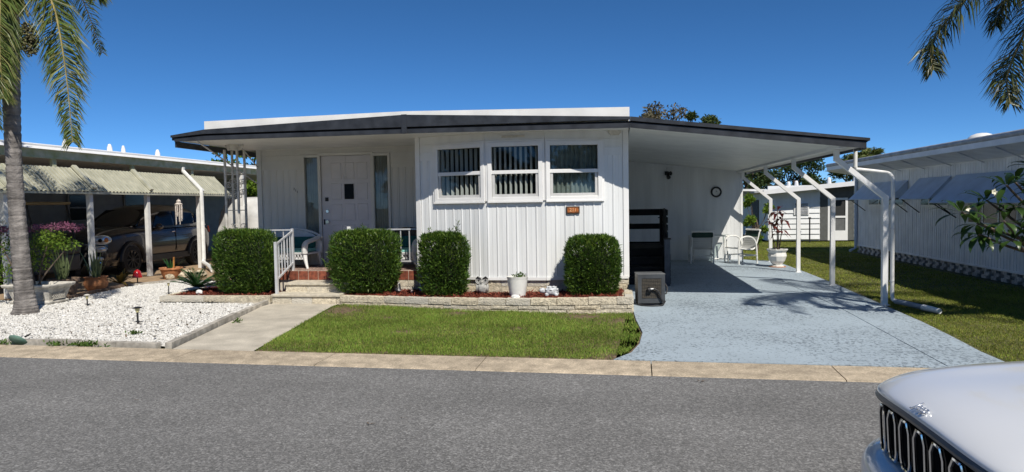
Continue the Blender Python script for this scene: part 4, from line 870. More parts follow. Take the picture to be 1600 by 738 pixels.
# ------------------------------------------------------------------ hedges
def hedge(label, x0, x1, y0, y1, z0, z1, n, taper=.0, top=.08, wisps=(), seed=1, rag=1.):
    t = thing('clipped_hedge', label, 'hedge', ((x0 + x1) / 2, (y0 + y1) / 2, z0), 'clipped box hedges along the house')
    cx, cy, cz = (x0 + x1) / 2, (y0 + y1) / 2, (z0 + z1) / 2; hx, hy, hz = (x1 - x0) / 2, (y1 - y0) / 2, (z1 - z0) / 2
    g = np.random.default_rng(seed)
    # points close to a superellipsoid skin, pulled in below
    d = norm(g.normal(size=(n, 3))); e = 5.; k = (np.abs(d) ** e).sum(1) ** (-1 / e); p = d * k[:, None]
    depth = g.random(n) ** 2.2; p *= (1.035 - .34 * depth + .05 * (g.random(n) < .04) * g.random(n))[:, None]
    lump = 1 + rag * .05 * np.sin(p[:, 0] * 17 + p[:, 2] * 13) * np.sin(p[:, 2] * 15 + seed) + .035 * np.sin(p[:, 0] * 5 + seed) * np.sin(p[:, 2] * 6 + 2 * seed) + rag * .03 * np.sin(p[:, 2] * 11 + p[:, 1] * 7 + seed)
    sh = 1 - taper * np.clip(-p[:, 2], 0, 1) ** 2 - taper * .4 * np.clip(-p[:, 2] - .75, 0, 1)
    c = np.stack([cx + p[:, 0] * hx * lump * sh, cy + p[:, 1] * hy * lump * sh, cz + p[:, 2] * hz * (1 + .012 * np.sin(p[:, 0] * 9 + seed))], 1)
    out = norm(d * np.array([1 / hx, 1 / hy, 1 / hz]) * .25 + g.normal(0, .45, (n, 3)) + np.array([0, -.1, .75]))
    v, f = leaves_np(c, out, g.normal(size=(n, 3)), g.uniform(.04, .085, n), g.uniform(.008, .016, n), .15)
    parts = [(v, f)]
    for (wx, wz, dx, L_) in wisps:
        q = np.linspace(0, 1, 26); base = np.stack([wx + dx * q * L_, np.full(26, cy - hy * .6), wz + q * L_], 1); base = base + g.normal(0, .012, base.shape)
        parts.append(leaves_np(base, norm(g.normal(0, .7, (26, 3)) + np.array([dx, 0, 1.])), g.normal(size=(26, 3)), np.full(26, .06), np.full(26, .014), .1))
    v, f = cat_np(parts); tag(np_obj('foliage', v, f, MT['hedge'], t), kind='stuff')
    # pale young shoots standing out of the clipped top and, more thinly, the sides
    k2 = n // 9; d2 = norm(g.normal(size=(k2, 3)) + np.array([0, -.2, 1.1])); kk = (np.abs(d2) ** e).sum(1) ** (-1 / e); p2 = d2 * (kk * g.uniform(.93, 1.05, k2))[:, None]
    c2 = np.stack([cx + p2[:, 0] * hx, cy + p2[:, 1] * hy, cz + p2[:, 2] * hz], 1); v, f = leaves_np(c2, norm(g.normal(0, .5, (k2, 3)) + np.array([0, 0, .8])), g.normal(size=(k2, 3)), g.uniform(.035, .075, k2), g.uniform(.009, .015, k2), .12)
    tag(np_obj('young_shoots', v, f, MT['newleaf'], t), kind='stuff')
    mb = MB(); s = .74; rows = []
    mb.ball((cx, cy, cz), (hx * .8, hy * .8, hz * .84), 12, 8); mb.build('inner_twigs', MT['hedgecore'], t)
    for i in range(4):
        a = g.uniform(-.5, .5, 2); mb = MB(); mb.tube([(cx + a[0] * hx * .6, cy + a[1] * hy * .6, z0 - .08), (cx + a[0] * hx, cy + a[1] * hy, cz)], [.02, .012], 6); mb.build('stem', MT['bark'], t)
    return t
hedge('leftmost clipped hedge, below the white iron column', -6.71, -5.73, 10.57, 11.0, .13, 1.14, 19000, .03, seed=1, wisps=((-6.5, 1.12, -.1, .1),))
hedge('clipped hedge with pale green top in front of the front door', -4.55, -3.50, 10.36, 10.88, .15, 1.12, 20000, .17, seed=2, wisps=((-4.02, 1.1, .12, .14), (-4.05, 1.1, -.2, .1), (-4.62, .55, -.4, .13)))
hedge('narrow shaggy hedge with long shoots against the left end of the bow window', -2.94, -2.28, 10.03, 10.42, .15, 1.08, 14000, .08, seed=3, wisps=((-2.36, 1.0, .05, .30), (-2.40, 1.0, .12, .22), (-2.80, 1.02, .05, .18), (-2.27, .7, .35, .22), (-2.27, .6, .5, .16), (-2.62, 1.02, -.1, .12), (-2.92, .85, -.4, .12), (-2.3, .9, .3, .16), (-2.5, 1.02, .2, .15), (-2.28, .4, .5, .12)), rag=2.2)
hedge('rightmost clipped hedge in front of the bow window, beside the driveway', -.69, .04, 9.9, 10.3, .17, 1.02, 15500, .12, seed=4)
# ------------------------------------------------------------------ bed ornaments
ow = thing('owl_statue', 'grey cast owl statue with large round eyes on red mulch', 'statue', (-2.03, 10.35, .17)); c = V(-2.03, 10.33, .17)
mb = MB(); mb.ball(c + V(0, .0, .085), (.085, .075, .09), 16, 10); mb.build('body', MT['statue'], ow, smooth=True, angle=0)
for s_ in (-1, 1):
    F = Frame(c + V(s_ * .052, -.02, .205), (1, 0, 0), (0, 0, 1)); mb = MB(F); mb.lathe((0, 0, 0), [(.045, -.03), (.055, .0), (.048, .022), (.036, .010), (.030, .022), (.018, .014)], 18); e = mb.build('eye', MT['statue'], ow, smooth=True)
    mb = MB(F); mb.lathe((0, 0, 0), [(.013, .012), (.013, .02)], 10); mb.build('pupil', MT['dark'], e)
    mb = MB(); mb.tube([c + V(s_ * .095, -.03, .235), c + V(s_ * .06, -.045, .262), c + V(s_ * .015, -.04, .235)], [.008, .014, .008], 6); mb.build('brow', MT['dark'], ow)
    mb = MB(); mb.ball(c + V(s_ * .082, -.0, .09), (.02, .05, .07), 8, 6); mb.build('wing', MT['statue'], ow, smooth=True, angle=0)
mb = MB(); mb.tube([c + V(0, -.05, .20), c + V(0, -.075, .17)], [.014, .004], 6); mb.build('beak', MT['statue'], ow)
bk = thing('bucket_planter', 'ribbed white bucket planter with small green plant in front of bow window', 'planter', (-1.43, 9.98, .18)); c = V(-1.43, 9.98, .175)
pr = [(.115, 0)]
for i in range(22): zz = .28 * (i + 1) / 23; pr.append((.115 + .04 * (i + 1) / 23 + (.0025 if i % 2 else -.0015), zz))
pr += [(.157, .285), (.162, .30), (.152, .302), (.145, .27)]
mb = MB(); mb.lathe(c, pr, 28, cap=False); mb.build('pot', MT['ceramic'], bk, smooth=True, angle=60)
mb = MB(); mb.lathe(c, [(.0, .272), (.147, .275)], 20, cap=False); mb.build('soil', MT['soil'], bk)
n = 90; q = rng.normal(0, .045, (n, 3)); q[:, 2] = np.abs(q[:, 2]) * .5; v, f = leaves_np(np.array(c) + q + np.array([.03, 0, .285]), randdir(n) + np.array([0, 0, .7]), randdir(n), rng.uniform(.03, .06, n), rng.uniform(.014, .022, n)); np_obj('plant', v, f, MT['weed'], bk)
mb = MB(); mb.tube([c + V(.10, 0, .28), c + V(.125, -.02, .345)], [.006, .003], 5); mb.build('twig', MT['bark'], bk)
tu = thing('turtle_statue', 'whitewashed turtle statue on mulch beside the rightmost hedge', 'statue', (-.96, 9.98, .19)); c = V(-.95, 9.97, .185)
mb = MB(); mb.ball(c + V(.03, 0, .07), (.10, .085, .075), 18, 10); sh_ = mb.build('shell', MT['turtle'], tu, smooth=True, angle=0)
for a in range(6):
    for rr, zz in ((.055, .133), (.088, .10)):
        aa = a * 1.047 + (.5 if rr > .06 else 0); mb = MB(); mb.ball(c + V(.03 + rr * math.cos(aa), rr * .85 * math.sin(aa), zz), (.024, .022, .012), 8, 5); mb.build('shell_plate', MT['turtle'], sh_, smooth=True, angle=0)
mb = MB(); mb.ball(c + V(-.105, -.03, .085), (.048, .04, .042), 12, 8); mb.build('head', MT['turtle'], tu, smooth=True, angle=0)
for sx, sy in ((-1, -1), (1, -1), (1, 1), (-1, 1)): mb = MB(); mb.ball(c + V(.03 + sx * .07, sy * .06, .025), (.032, .028, .03), 8, 6); mb.build('foot', MT['turtle'], tu, smooth=True, angle=0)
pe = thing('pelican_statue', 'small white and dark pelican statue in the mulch right of the door hedge', 'statue', (-3.44, 10.6, .15)); c = V(-3.42, 10.5, .15)
mb = MB(); mb.ball(c + V(-.03, 0, .05), (.055, .035, .04), 10, 8); mb.build('body', MT['dark'], pe, smooth=True, angle=0)
mb = MB(); mb.tube(spline([c + V(.0, -.01, .05), c + V(.012, -.02, .09), c + V(.0, -.02, .13), c + V(.008, -.03, .16)], 10), [.03, .027, .024, .022, .021, .02, .019, .019, .02, .018], 8); mb.build('neck', MT['ceramic'], pe, smooth=True)
mb = MB(); mb.tube([c + V(.012, -.04, .163), c + V(.028, -.05, .10), c + V(.036, -.05, .06)], [.014, .012, .004], 6); mb.build('beak', MT['dark'], pe)
so_ = thing('small_bird_statue', 'tiny pinkish stone bird beside the pelican statue', 'statue', (-3.18, 10.45, .15)); mb = MB(); mb.ball((-3.19, 10.42, .19), (.022, .02, .03), 8, 6); mb.build('body', mat('pinkish_stone', (.55, .42, .38), .9, .15), so_, smooth=True, angle=0); mb = MB(); mb.ball((-3.205, 10.41, .225), (.014, .014, .014), 8, 6); mb.build('head', mat('pinkish_stone', (.55, .42, .38), .9, .15), so_, smooth=True, angle=0)
def rock(name, label, cat, c, r, m, seed=0, group=None):
    g = random.Random(seed); mb = MB(); mb.ball(c, r, 10, 7); mb.v = [p + Vector((g.uniform(-1, 1) * r[0], g.uniform(-1, 1) * r[1], g.uniform(-1, 1) * r[2])) * .16 for p in mb.v]; o = mb.build(name, m); tag(o, label, cat, group); return o
rock('white_stone', 'small white frog-shaped stone at the foot of bucket planter', 'stone', (-1.43, 9.76, .195), (.065, .04, .035), MT['ceramic'], 3)
rock('white_stone', 'small white block of stone in the left planter mulch', 'stone', (-7.0, 10.62, .135), (.06, .04, .045), MT['ceramic'], 5)
# sago palm
sg = thing('sago_palm', 'dark green sago palm at the left end of the left planter', 'cycad', (-7.4, 10.9, .1)); c = np.array([-7.28, 11.0, .16])
for k in range(34):
    a = k * 2.4; el = rnd.uniform(.25, 1.2); L_ = rnd.uniform(.34, .5); dr_ = np.array([math.cos(a) * math.cos(el), math.sin(a) * math.cos(el), math.sin(el)])
    ts = np.linspace(.12, 1, 26); P_ = c + dr_ * (ts * L_)[:, None] + np.array([0, 0, -.22]) * (ts ** 2 * L_ * (1.1 - .4 * el))[:, None]
    side = norm(np.cross(dr_, [0, 0, 1.])[None])[0]; parts = []
    for s_ in (-1, 1): parts.append(leaves_np(P_, dr_ * .45 + side * s_ + np.array([0, 0, .15]), np.tile([0, 0, 1.], (26, 1)), .10 * np.sin(np.clip(ts * 3.0, 0, 2.9)) + .03, np.full(26, .016), .1))
    v, f = cat_np(parts); np_obj('frond', v, f, MT['sago'], sg)
# ------------------------------------------------------------------ solar lights
def solar(label, x, y, h=.24, s=1., cap=True):
    t = thing('solar_light', label, 'garden light', (x, y, 0), 'solar path lights in the gravel')
    mb = MB(); mb.tube([(x, y, -.02), (x, y, h - .07)], .013 * s, 8); mb.build('stake', MT['dark'], t)
    mb = MB(); mb.lathe((x, y, h - .075), [(.018 * s, 0), (.035 * s, .055)], 10); mb.build('lens', MT['lantern'], t)
    mb = MB(); mb.lathe((x, y, h - .02), [(.055 * s, 0), (.058 * s, .008), (.03 * s, .02)], 10); mb.build('cap', MT['plasticblack'] if cap else MT['castwhite'], t)
    mb = MB(); mb.cbox((x + .01, y, .035), (.045, .012, .005)); mb.build('foot', MT['dark'], t)
solar('black solar path light with yellow lens, nearest one in the white gravel', -6.42, 8.34)
solar('pale-capped solar light in the gravel close to palm tree', -8.49, 9.87, .20, .8, False); solar('small solar light standing beside the sago palm bed', -8.05, 11.3, .24, .7, False)
rd = thing('red_solar_light', 'red bell-shaped garden light beside the second carport post', 'garden light', (-10.1, 13.2, 0)); mb = MB(); mb.lathe((-10.05, 13.1, .12), [(.10, 0), (.085, .07), (.06, .14), (.015, .17)], 12); mb.build('shade', MT['redlens'], rd, smooth=True); mb = MB(); mb.tube([(-10.05, 13.1, -.02), (-10.05, 13.1, .13)], .012, 6); mb.build('stake', MT['dark'], rd)
td = thing('teal_disc', 'weathered teal disc leaning on the end of gravel edging', 'disc', (-6.9, 6.95, 0)); F = Frame((-6.90, 6.95, .05), (1, 0, .25), None); F.n = Vector((0, .75, .66)).normalized(); F.u = (F.u - F.n * F.u.dot(F.n)).normalized(); F.w = F.u.cross(F.n); F2_ = Frame((0, 0, 0)); F2_.o = F.o; F2_.u = F.u; F2_.n = F.w; F2_.w = F.n
mb = MB(F2_); mb.lathe((0, 0, 0), [(.04, -.02), (.10, -.008), (.108, 0), (.10, .006), (.0, .012)], 20); mb.build('shell', MT['tealmetal'], td, smooth=True); mb = MB(); mb.tube([(-6.84, 6.98, .09), (-6.78, 7.0, .125)], [.012, .008], 6); mb.build('spike', MT['dark'], td)
# ------------------------------------------------------------------ grey vented box with cable
ac = thing('vented_box', 'dark grey vented metal box with tan grille and black cable on driveway edge', 'appliance', (.53, 10.45, .014)); F = Frame((.34, 10.22, .014), (1, .12, 0)); m = MT['greybox']
mb = MB(F); mb.box(0, .40, .015, .30, .03, .455); mb.build('case', m, ac, bevel=.01)
mb = MB(F); mb.box(-.006, .406, -.004, .31, .455, .47); mb.build('lid', mat('grey_lid', (.10, .105, .11), .45, .1), ac, bevel=.006)
for u0, u1, z0, z1 in ((0, .055, .03, .455), (.345, .4, .03, .455), (.055, .345, .40, .455), (.055, .345, .03, .10)): mb = MB(F); mb.box(u0, u1, -.002, .014, z0, z1); mb.build('front_frame', m, ac)
for k in range(14): mb = MB(F); z = .108 + k * .021; mb.hexa([(.056, .0, z), (.344, .0, z), (.344, .012, z + .006), (.056, .012, z + .006), (.056, .0, z + .004), (.344, .0, z + .004), (.344, .012, z + .012), (.056, .012, z + .012)]); mb.build('louvre', MT['tan'], ac)
for k in range(9): mb = MB(F); u = .07 + k * .032; mb.box(u, u + .003, -.004, .0, .102, .398); mb.build('grille_wire', MT['tan'], ac)
for u in (.03, .37): mb = MB(F); mb.box(u - .02, u + .02, .03, .28, 0, .03); mb.build('foot', MT['dark'], ac)
mb = MB(F); mb.tube(spline([(.40, .2, .33), (.44, .14, .28), (.45, .1, .22), (.42, .05, .16)], 10), .012, 7); mb.build('cable', MT['dark'], ac, smooth=True)
mb = MB(F); mb.tube(spline([(.40, .0, .06), (.33, -.10, .012), (.18, -.13, .012), (.05, -.07, .012), (.0, .0, .02)], 18), .012, 7); mb.build('cable', MT['dark'], ac, smooth=True)
mb = MB(F); mb.tube(spline([(.17, -.03, .245), (.23, -.03, .25), (.29, -.03, .21), (.33, -.03, .12), (.36, -.03, .06)], 16), .014, 7); mb.build('cable', MT['dark'], ac, smooth=True)
mb = MB(F); mb.tube([(.145, -.035, .235), (.20, -.035, .25)], [.035, .028], 12); nz = mb.build('nozzle', MT['dark'], ac, smooth=True); mb = MB(F); mb.tube([(.175, -.07, .252), (.215, -.07, .255)], .01, 8); mb.build('nozzle_tip', MT['ceramic'], nz)
# ------------------------------------------------------------------ patio furniture under the carport
def sling(label, x, y, rz, z=.014):
    t = thing('patio_chair', label, 'chair', (x, y, z), 'white sling patio chairs under carport'); Rm = Matrix.Rotation(rz, 3, 'Z'); m = MT['ceramic']
    class FF:
        def __call__(s, p): return V(x, y, z) + Rm @ Vector(p)
    Fq = FF(); r = .021
    for s_ in (-1, 1):
        xx_ = s_ * .27; mb = MB(Fq); mb.tube(spline([(xx_, -.26, 0), (xx_, -.27, .42), (xx_, -.22, .60), (xx_, -.05, .66), (xx_, .14, .62), (xx_, .24, .45), (xx_, .27, 0)], 26), r, 8); mb.build('arm_leg', m, t, smooth=True)
        mb = MB(Fq); mb.tube([(xx_, -.265, .20), (xx_, .255, .20)], r * .8, 6); mb.build('side_bar', m, t, smooth=True)
        mb = MB(Fq); mb.tube(spline([(xx_ * .9, -.25, .38), (xx_ * .9, .0, .35), (xx_ * .9, .2, .36), (xx_ * .9, .30, .55), (xx_ * .9, .37, .80)], 18), r * .8, 6); mb.build('seat_rail', m, t, smooth=True)
    mb = MB(Fq); mb.tube([(-.26, .25, .20), (.26, .25, .20)], r * .8, 6); mb.build('cross_bar', m, t, smooth=True)
    mb = MB(Fq); mb.tube([(-.26, -.25, .385), (.26, -.25, .385)], r * .8, 6); mb.build('cross_bar', m, t, smooth=True)
    pth = spline([(0, -.24, .395), (0, .0, .355), (0, .2, .37), (0, .29, .56), (0, .36, .79)], 19)
    for i in range(len(pth) - 1):
        a, b = pth[i], pth[i + 1]; g = (b - a) * .08; mb = MB(Fq); mm = MT['green'] if i > 14 else MT['blind']; mb.hexa([(-.24, a.y + g.y, a.z + g.z - .003), (.24, a.y + g.y, a.z + g.z - .003), (.24, b.y - g.y, b.z - g.z - .003), (-.24, b.y - g.y, b.z - g.z - .003), (-.24, a.y + g.y - .003, a.z + g.z + .003), (.24, a.y + g.y - .003, a.z + g.z + .003), (.24, b.y - g.y - .003, b.z - g.z + .003), (-.24, b.y - g.y - .003, b.z - g.z + .003)]); mb.build('strap', mm, t, fixn=False)
    mb = MB(Fq); mb.tube([(-.26, .37, .80), (.26, .37, .80)], .03, 8); mb.build('top_roll', m, t, smooth=True)
    mb = MB(Fq); mb.box(-.25, .25, .345, .375, .66, .79); mb.build('back_band', MT['green'], t)
    return t
sling('white patio chair in shade seen from behind, left of the glass table', 2.12, 17.3, R(178)); sling('white patio chair with green back band standing in the sun', 3.05, 17.25, R(-62))
tb = thing('patio_table', 'low glass-topped patio table on white tube legs between two chairs', 'table', (2.45, 17.7, .014)); mb = MB(); mb.box(1.9, 2.85, 17.45, 17.98, .68, .69); mb.build('tabletop', MT['tableglass'], tb); mb = MB(); mb.tube([(1.9, 17.45, .672), (2.85, 17.45, .672), (2.85, 17.98, .672), (1.9, 17.98, .672), (1.9, 17.45, .672)], .016, 6); mb.build('rim', MT['ceramic'], tb)
for a, b in ((1.95, 17.5), (2.8, 17.5), (2.8, 17.93), (1.95, 17.93)): mb = MB(); mb.tube([(a, b, .014), (a + (2.37 - a) * .12, b, .66)], .018, 6); mb.build('leg', MT['ceramic'], tb)
mb = MB(); mb.tube([(1.95, 17.5, .1), (2.8, 17.5, .1)], .014, 6); mb.build('stretcher', MT['ceramic'], tb)
# urn with red cordyline
ur = thing('urn_planter', 'white faceted urn with tall red-leaved cordyline beside the carport post', 'planter', (3.68, 16.25, .014)); c = V(3.68, 16.25, .014)
mb = MB(); mb.lathe(c, [(.15, 0), (.15, .04), (.10, .05), (.17, .14), (.21, .25), (.19, .33), (.21, .36), (.235, .39), (.235, .41), (.19, .41), (.18, .36)], 10, cap=False); mb.build('pot', MT['ceramic'], ur)
mb = MB(); mb.lathe(c, [(0.001, .365), (.182, .37)], 10, cap=False); mb.build('soil', MT['soil'], ur); mb = MB(); mb.lathe(c, [(.19, -.002), (.19, .012)], 14); mb.build('saucer', MT['terra'], ur)
for k, (dx, dy, h) in enumerate(((.0, 0, 1.30), (-.12, .05, 1.02), (.10, -.05, 1.12), (.02, -.04, .85))):
    top = c + V(dx, dy, h); mb = MB(); mb.tube([c + V(dx * .3, dy * .3, .37), c + V(dx * .8, dy, h * .7), top], [.014, .011, .008], 6); mb.build('stem', MT['bark'], ur)
    for j in range(9):
        a = j * 2.4 + k; el = rnd.uniform(-.5, .7); g = np.array(top)[None] + np.array([[0, 0, -.012 * j]]); dd = np.array([[math.cos(a) * math.cos(el), math.sin(a) * math.cos(el), math.sin(el)]]); v, f = leaves_np(g, dd, np.array([[0, 0, 1.]]), [rnd.uniform(.24, .36)], [.085], .35); np_obj('leaf', v, f, MT['cordyline'], ur)
# ------------------------------------------------------------------ neighbour on the left: long carport with striped awning
lh = thing('neighbour_home', 'long neighbouring home with mossy fascia and cream striped awning on the left', 'house', (-12.5, 15, 0))
XE = -11.2                                                                # eave line
mb = MB(); mb.hexa([(XE + .02, 7.4, 2.80), (XE + .02, 26, 2.80), (-17, 26, 3.1), (-17, 7.4, 3.1), (XE + .02, 7.4, 2.88), (XE + .02, 26, 2.88), (-17, 26, 3.18), (-17, 7.4, 3.18)]); mb.build('roof', MT['roofwhite'], lh, fixn=False)
mb = MB(); mb.hexa([(XE - .05, 7.4, 2.79), (XE + .07, 7.4, 2.79), (XE + .07, 26, 2.79), (XE - .05, 26, 2.79), (XE - .08, 7.4, 2.90), (XE - .03, 7.4, 2.90), (XE - .03, 26, 2.90), (XE - .08, 26, 2.90)]); mb.build('roof_edge', MT['trim'], lh)
mb = MB(); mb.box(XE - .06, XE - .02, 7.4, 26, 2.62, 2.789); mb.build('fascia', MT['mossy'], lh)
mb = MB(); mb.box(-17, XE - .07, 7.4, 26, 2.70, 2.74); mb.build('ceiling', MT['porchwhite'], lh)
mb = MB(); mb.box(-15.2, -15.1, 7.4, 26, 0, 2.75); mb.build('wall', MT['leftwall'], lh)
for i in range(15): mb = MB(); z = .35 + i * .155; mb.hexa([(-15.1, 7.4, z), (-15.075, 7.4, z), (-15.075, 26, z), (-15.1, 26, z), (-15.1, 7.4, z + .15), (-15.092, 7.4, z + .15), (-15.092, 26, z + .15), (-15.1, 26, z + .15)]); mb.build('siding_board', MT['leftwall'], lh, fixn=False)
for (y0, y1, z0, z1) in ((11.6, 12.9, 1.0, 1.95), (17.0, 17.8, 1.3, 2.0), (19.2, 20.2, .5, 2.2)):
    mb = MB(); mb.box(-15.07, -15.03, y0 - .05, y1 + .05, z0 - .05, z1 + .05); wo = mb.build('window', MT['leftwall'], lh); mb = MB(); mb.box(-15.03, -15.025, y0, y1, z0, z1); mb.build('pane', mat('dark_pane', (.01, .011, .012), .15), wo); mb = MB(); mb.box(-15.03, -15.015, y0, y1, (z0 + z1) / 2 - .02, (z0 + z1) / 2 + .02); mb.build('rail', MT['leftwall'], wo)
for y in (12.4, 14.7, 17.0, 19.6): mb = MB(); mb.box(XE - .13, XE - .065, y - .05, y + .05, 2.40, 2.70); mb.build('hanger', MT['mossy'], lh)
for y, r_ in ((13.2, 1.1), (14.5, .9), (14.95, .75), (16.2, .95)):
    mb = MB(); c = (XE - .5, y, 2.90); mb.lathe(c, [(.075 * r_, 0), (.06 * r_, .13), (.035 * r_, .20), (.03 * r_, .21)], 10); mb.build('roof_vent', MT['trim'], lh, smooth=True, angle=50)
# awning of ribbed metal strips, from the hanger down and outwards
AY0, AY1 = 8.0, 17.95; ta, tbm = V(XE - .02, 0, 2.43), V(-10.72, 0, 1.935); n = int((AY1 - AY0) / .105)
mb = MB(); ribs = [(.050, -.004), (.056, .045), (.100, .045), (.106, -.004)]
d = (tbm - ta); nrm = V(-d.z, 0, d.x).normalized(); nrm = nrm if nrm.z > 0 else -nrm
pr = [(a, b) for a, b in ribs] + [(a, b - .003) for a, b in reversed(ribs)]
k = len(pr); vs_ = [(0, a, 0) for a, b in pr]
vs_ = [tuple(ta + V(0, a, 0) + nrm * b) for a, b in pr] + [tuple(tbm + V(0, a, 0) + nrm * b) for a, b in pr]
mb.add(vs_, [tuple(range(k)), tuple(range(2 * k - 1, k - 1, -1))] + [(i, k + i, k + (i + 1) % k, (i + 1) % k) for i in range(k)]); o = mb.build('awning_strip', MT['awning'], lh); me = o.data; me.transform(Matrix.Translation(origin[lh])); bpy.data.objects.remove(o)
for i in range(n): piece('awning_strip', me, lh, (0, AY0 + i * .105, 0))
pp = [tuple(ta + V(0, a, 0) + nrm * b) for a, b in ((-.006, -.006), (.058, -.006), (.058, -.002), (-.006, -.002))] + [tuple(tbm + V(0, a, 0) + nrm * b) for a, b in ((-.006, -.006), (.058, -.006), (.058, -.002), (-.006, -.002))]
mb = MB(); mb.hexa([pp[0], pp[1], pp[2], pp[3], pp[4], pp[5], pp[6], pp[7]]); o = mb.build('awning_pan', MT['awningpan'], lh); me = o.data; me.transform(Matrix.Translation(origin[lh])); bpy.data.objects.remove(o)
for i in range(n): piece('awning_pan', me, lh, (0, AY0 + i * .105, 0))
mb = MB(); mb.box(tbm.x - .012, tbm.x + .012, AY0, AY1, tbm.z - .035, tbm.z + .01); mb.build('awning_edge', MT['awning'], lh)
mb = MB(); mb.box(ta.x - .02, ta.x + .015, AY0, AY1, ta.z - .02, ta.z + .03); mb.build('awning_edge', MT['awning'], lh)
for i, y in enumerate((10.75, 12.78, 14.55, 16.55)):
    x = -10.83; s = .09; mb = MB(); mb.box(x - s / 2, x + s / 2, y - s / 2, y + s / 2, 0, 1.93); p = mb.build('post', MT['ceramic'], lh)
    mb = MB(); mb.bar((tbm.x + .03, y, 2.02), (XE + .03, y, 2.50), .11, .05); mb.build('post_arm', MT['awning'] if i < 3 else MT['ceramic'], p)
for i, y in enumerate((19.4, 22.5)): mb = MB(); mb.box(-11.28, -11.18, y - .05, y + .05, 0, 2.65); mb.build('post', MT['ceramic'], lh)
mb = MB(); mb.tube([(-10.71, 16.50, 2.0), (-10.71, 16.50, .25), (-10.68, 16.44, .15), (-10.25, 16.0, .10), (-9.7, 15.3, .05)], .055, 8); mb.tube([(XE, 16.5, 2.66), (XE, 16.5, 2.56), (-10.71, 16.50, 2.06), (-10.71, 16.50, 1.9)], .05, 8); mb.build('downspout', MT['ceramic'], lh, smooth=True)
# wind chime
wc = thing('wind_chime', 'pale shell wind chime hanging below the striped awning edge', 'wind chime', (-10.9, 15.6, 1.9)); c = V(-10.75, 15.6, 1.62)
mb = MB(); mb.tube([c + V(0, 0, .3), c + V(0, 0, .1)], .004, 4); mb.build('cord', MT['chime'], wc); mb = MB(); mb.ball(c + V(0, 0, .13), (.06, .06, .05), 10, 6); mb.lathe(c, [(.085, .04), (.10, .06), (.05, .10)], 10); mb.build('cap', MT['chime'], wc, smooth=True)
for k in range(9): a = k * .7; L_ = rnd.uniform(.25, .52); mb = MB(); mb.tube([c + V(.075 * math.cos(a), .075 * math.sin(a), .05), c + V(.07 * math.cos(a), .07 * math.sin(a), .05 - L_)], [.018, .012], 5); mb.build('shell_string', MT['chime'], wc)
# covered vehicle
cv = thing('covered_vehicle', 'vehicle under a wrinkled silver tarpaulin behind the bronze car', 'covered vehicle', (-11.5, 21, 0)); rows = []
cxx, cyy = -11.15, 21.0
for j in range(15):
    t = j / 14; row = []
    for i in range(65):
        a = i / 64 * 2 * math.pi; e = 4; k = (abs(math.cos(a)) ** e + abs(math.sin(a)) ** e) ** (-1 / e); fold = .05 * math.sin(a * 19 + 2 * t) * (1 - t) + .035 * math.sin(a * 31 + 5 * t) * (1 - t * .7)
        w = 1.0 * (1 - .10 * t - .12 * max(0, t - .7) / .3) + fold * .6; row.append((cxx + 1.15 * k * math.cos(a) * w, cyy + 1.9 * k * math.sin(a) * w, .06 + 1.78 * t ** .8 + .02 * math.sin(a * 7)))
    rows.append(row)
rows.append([(cxx + (p[0] - cxx) * .6, cyy + (p[1] - cyy) * .7, 1.90) for p in rows[-1]]); rows.append([(cxx, cyy, 1.93)] * 65)
mb = MB(); mb.grid(rows); mb.build('tarpaulin', MT['tarp'], cv, smooth=True, angle=70)
# ------------------------------------------------------------------ cars
def loft(name, stations, ring, m, par, T, sub=1, smooth=True):
    rows = [[T(x, *p) for p in ring(*s_)] for x, s_ in stations]; mb = MB(); mb.grid(rows)
    k = len(rows[0]); b = len(mb.v); nrow = len(rows)
    mb.f.append(tuple(range(k))); mb.m.append(0); mb.f.append(tuple((nrow - 1) * k + i for i in range(k))[::-1]); mb.m.append(0)
    return mb.build(name, m, par, smooth=True, subsurf=sub, angle=0)
def wheel(par, T, x, y, r, w, sgn, rimm):
    mb = MB(); ax = [];
    class FW:
        def __call__(s, p): return Vector(T(x + p[0], y + sgn * p[2], r + p[1]))
    mb.F = FW(); mb.lathe((0, 0, -w), [(r * .6, 0), (r * .9, 0), (r, .03), (r, w - .03), (r * .92, w), (r * .68, w), (r * .66, w - .02)], 28, cap=True); t = mb.build('wheel', MT['tyre'], par, smooth=True, angle=35)
    mb = MB(); mb.F = FW(); mb.lathe((0, 0, 0), [(r * .67, -.03), (r * .67, .004), (r * .62, .004), (r * .60, -.03)], 24, cap=False); mb.lathe((0, 0, 0), [(r * .14, -.03), (r * .14, .0), (r * .08, .008)], 12)
    for k in range(10):
        a = k * 2 * math.pi / 10; mb.bar((r * .1 * math.cos(a), r * .1 * math.sin(a), -.012), (r * .62 * math.cos(a), r * .62 * math.sin(a), -.008), .035, .02, (0, 0, 1))
    mb.build('rim', rimm, t); mb = MB(); mb.F = FW(); mb.lathe((0, 0, 0), [(r * .6, -.06), (r * .6, -.045)], 20); mb.build('brake_disc', MT['plasticblack'], t)
    return t
bc = thing('parked_car', 'bronze-grey compact crossover parked nose-out under the left carport', 'car', (-12.45, 16.3, 0))
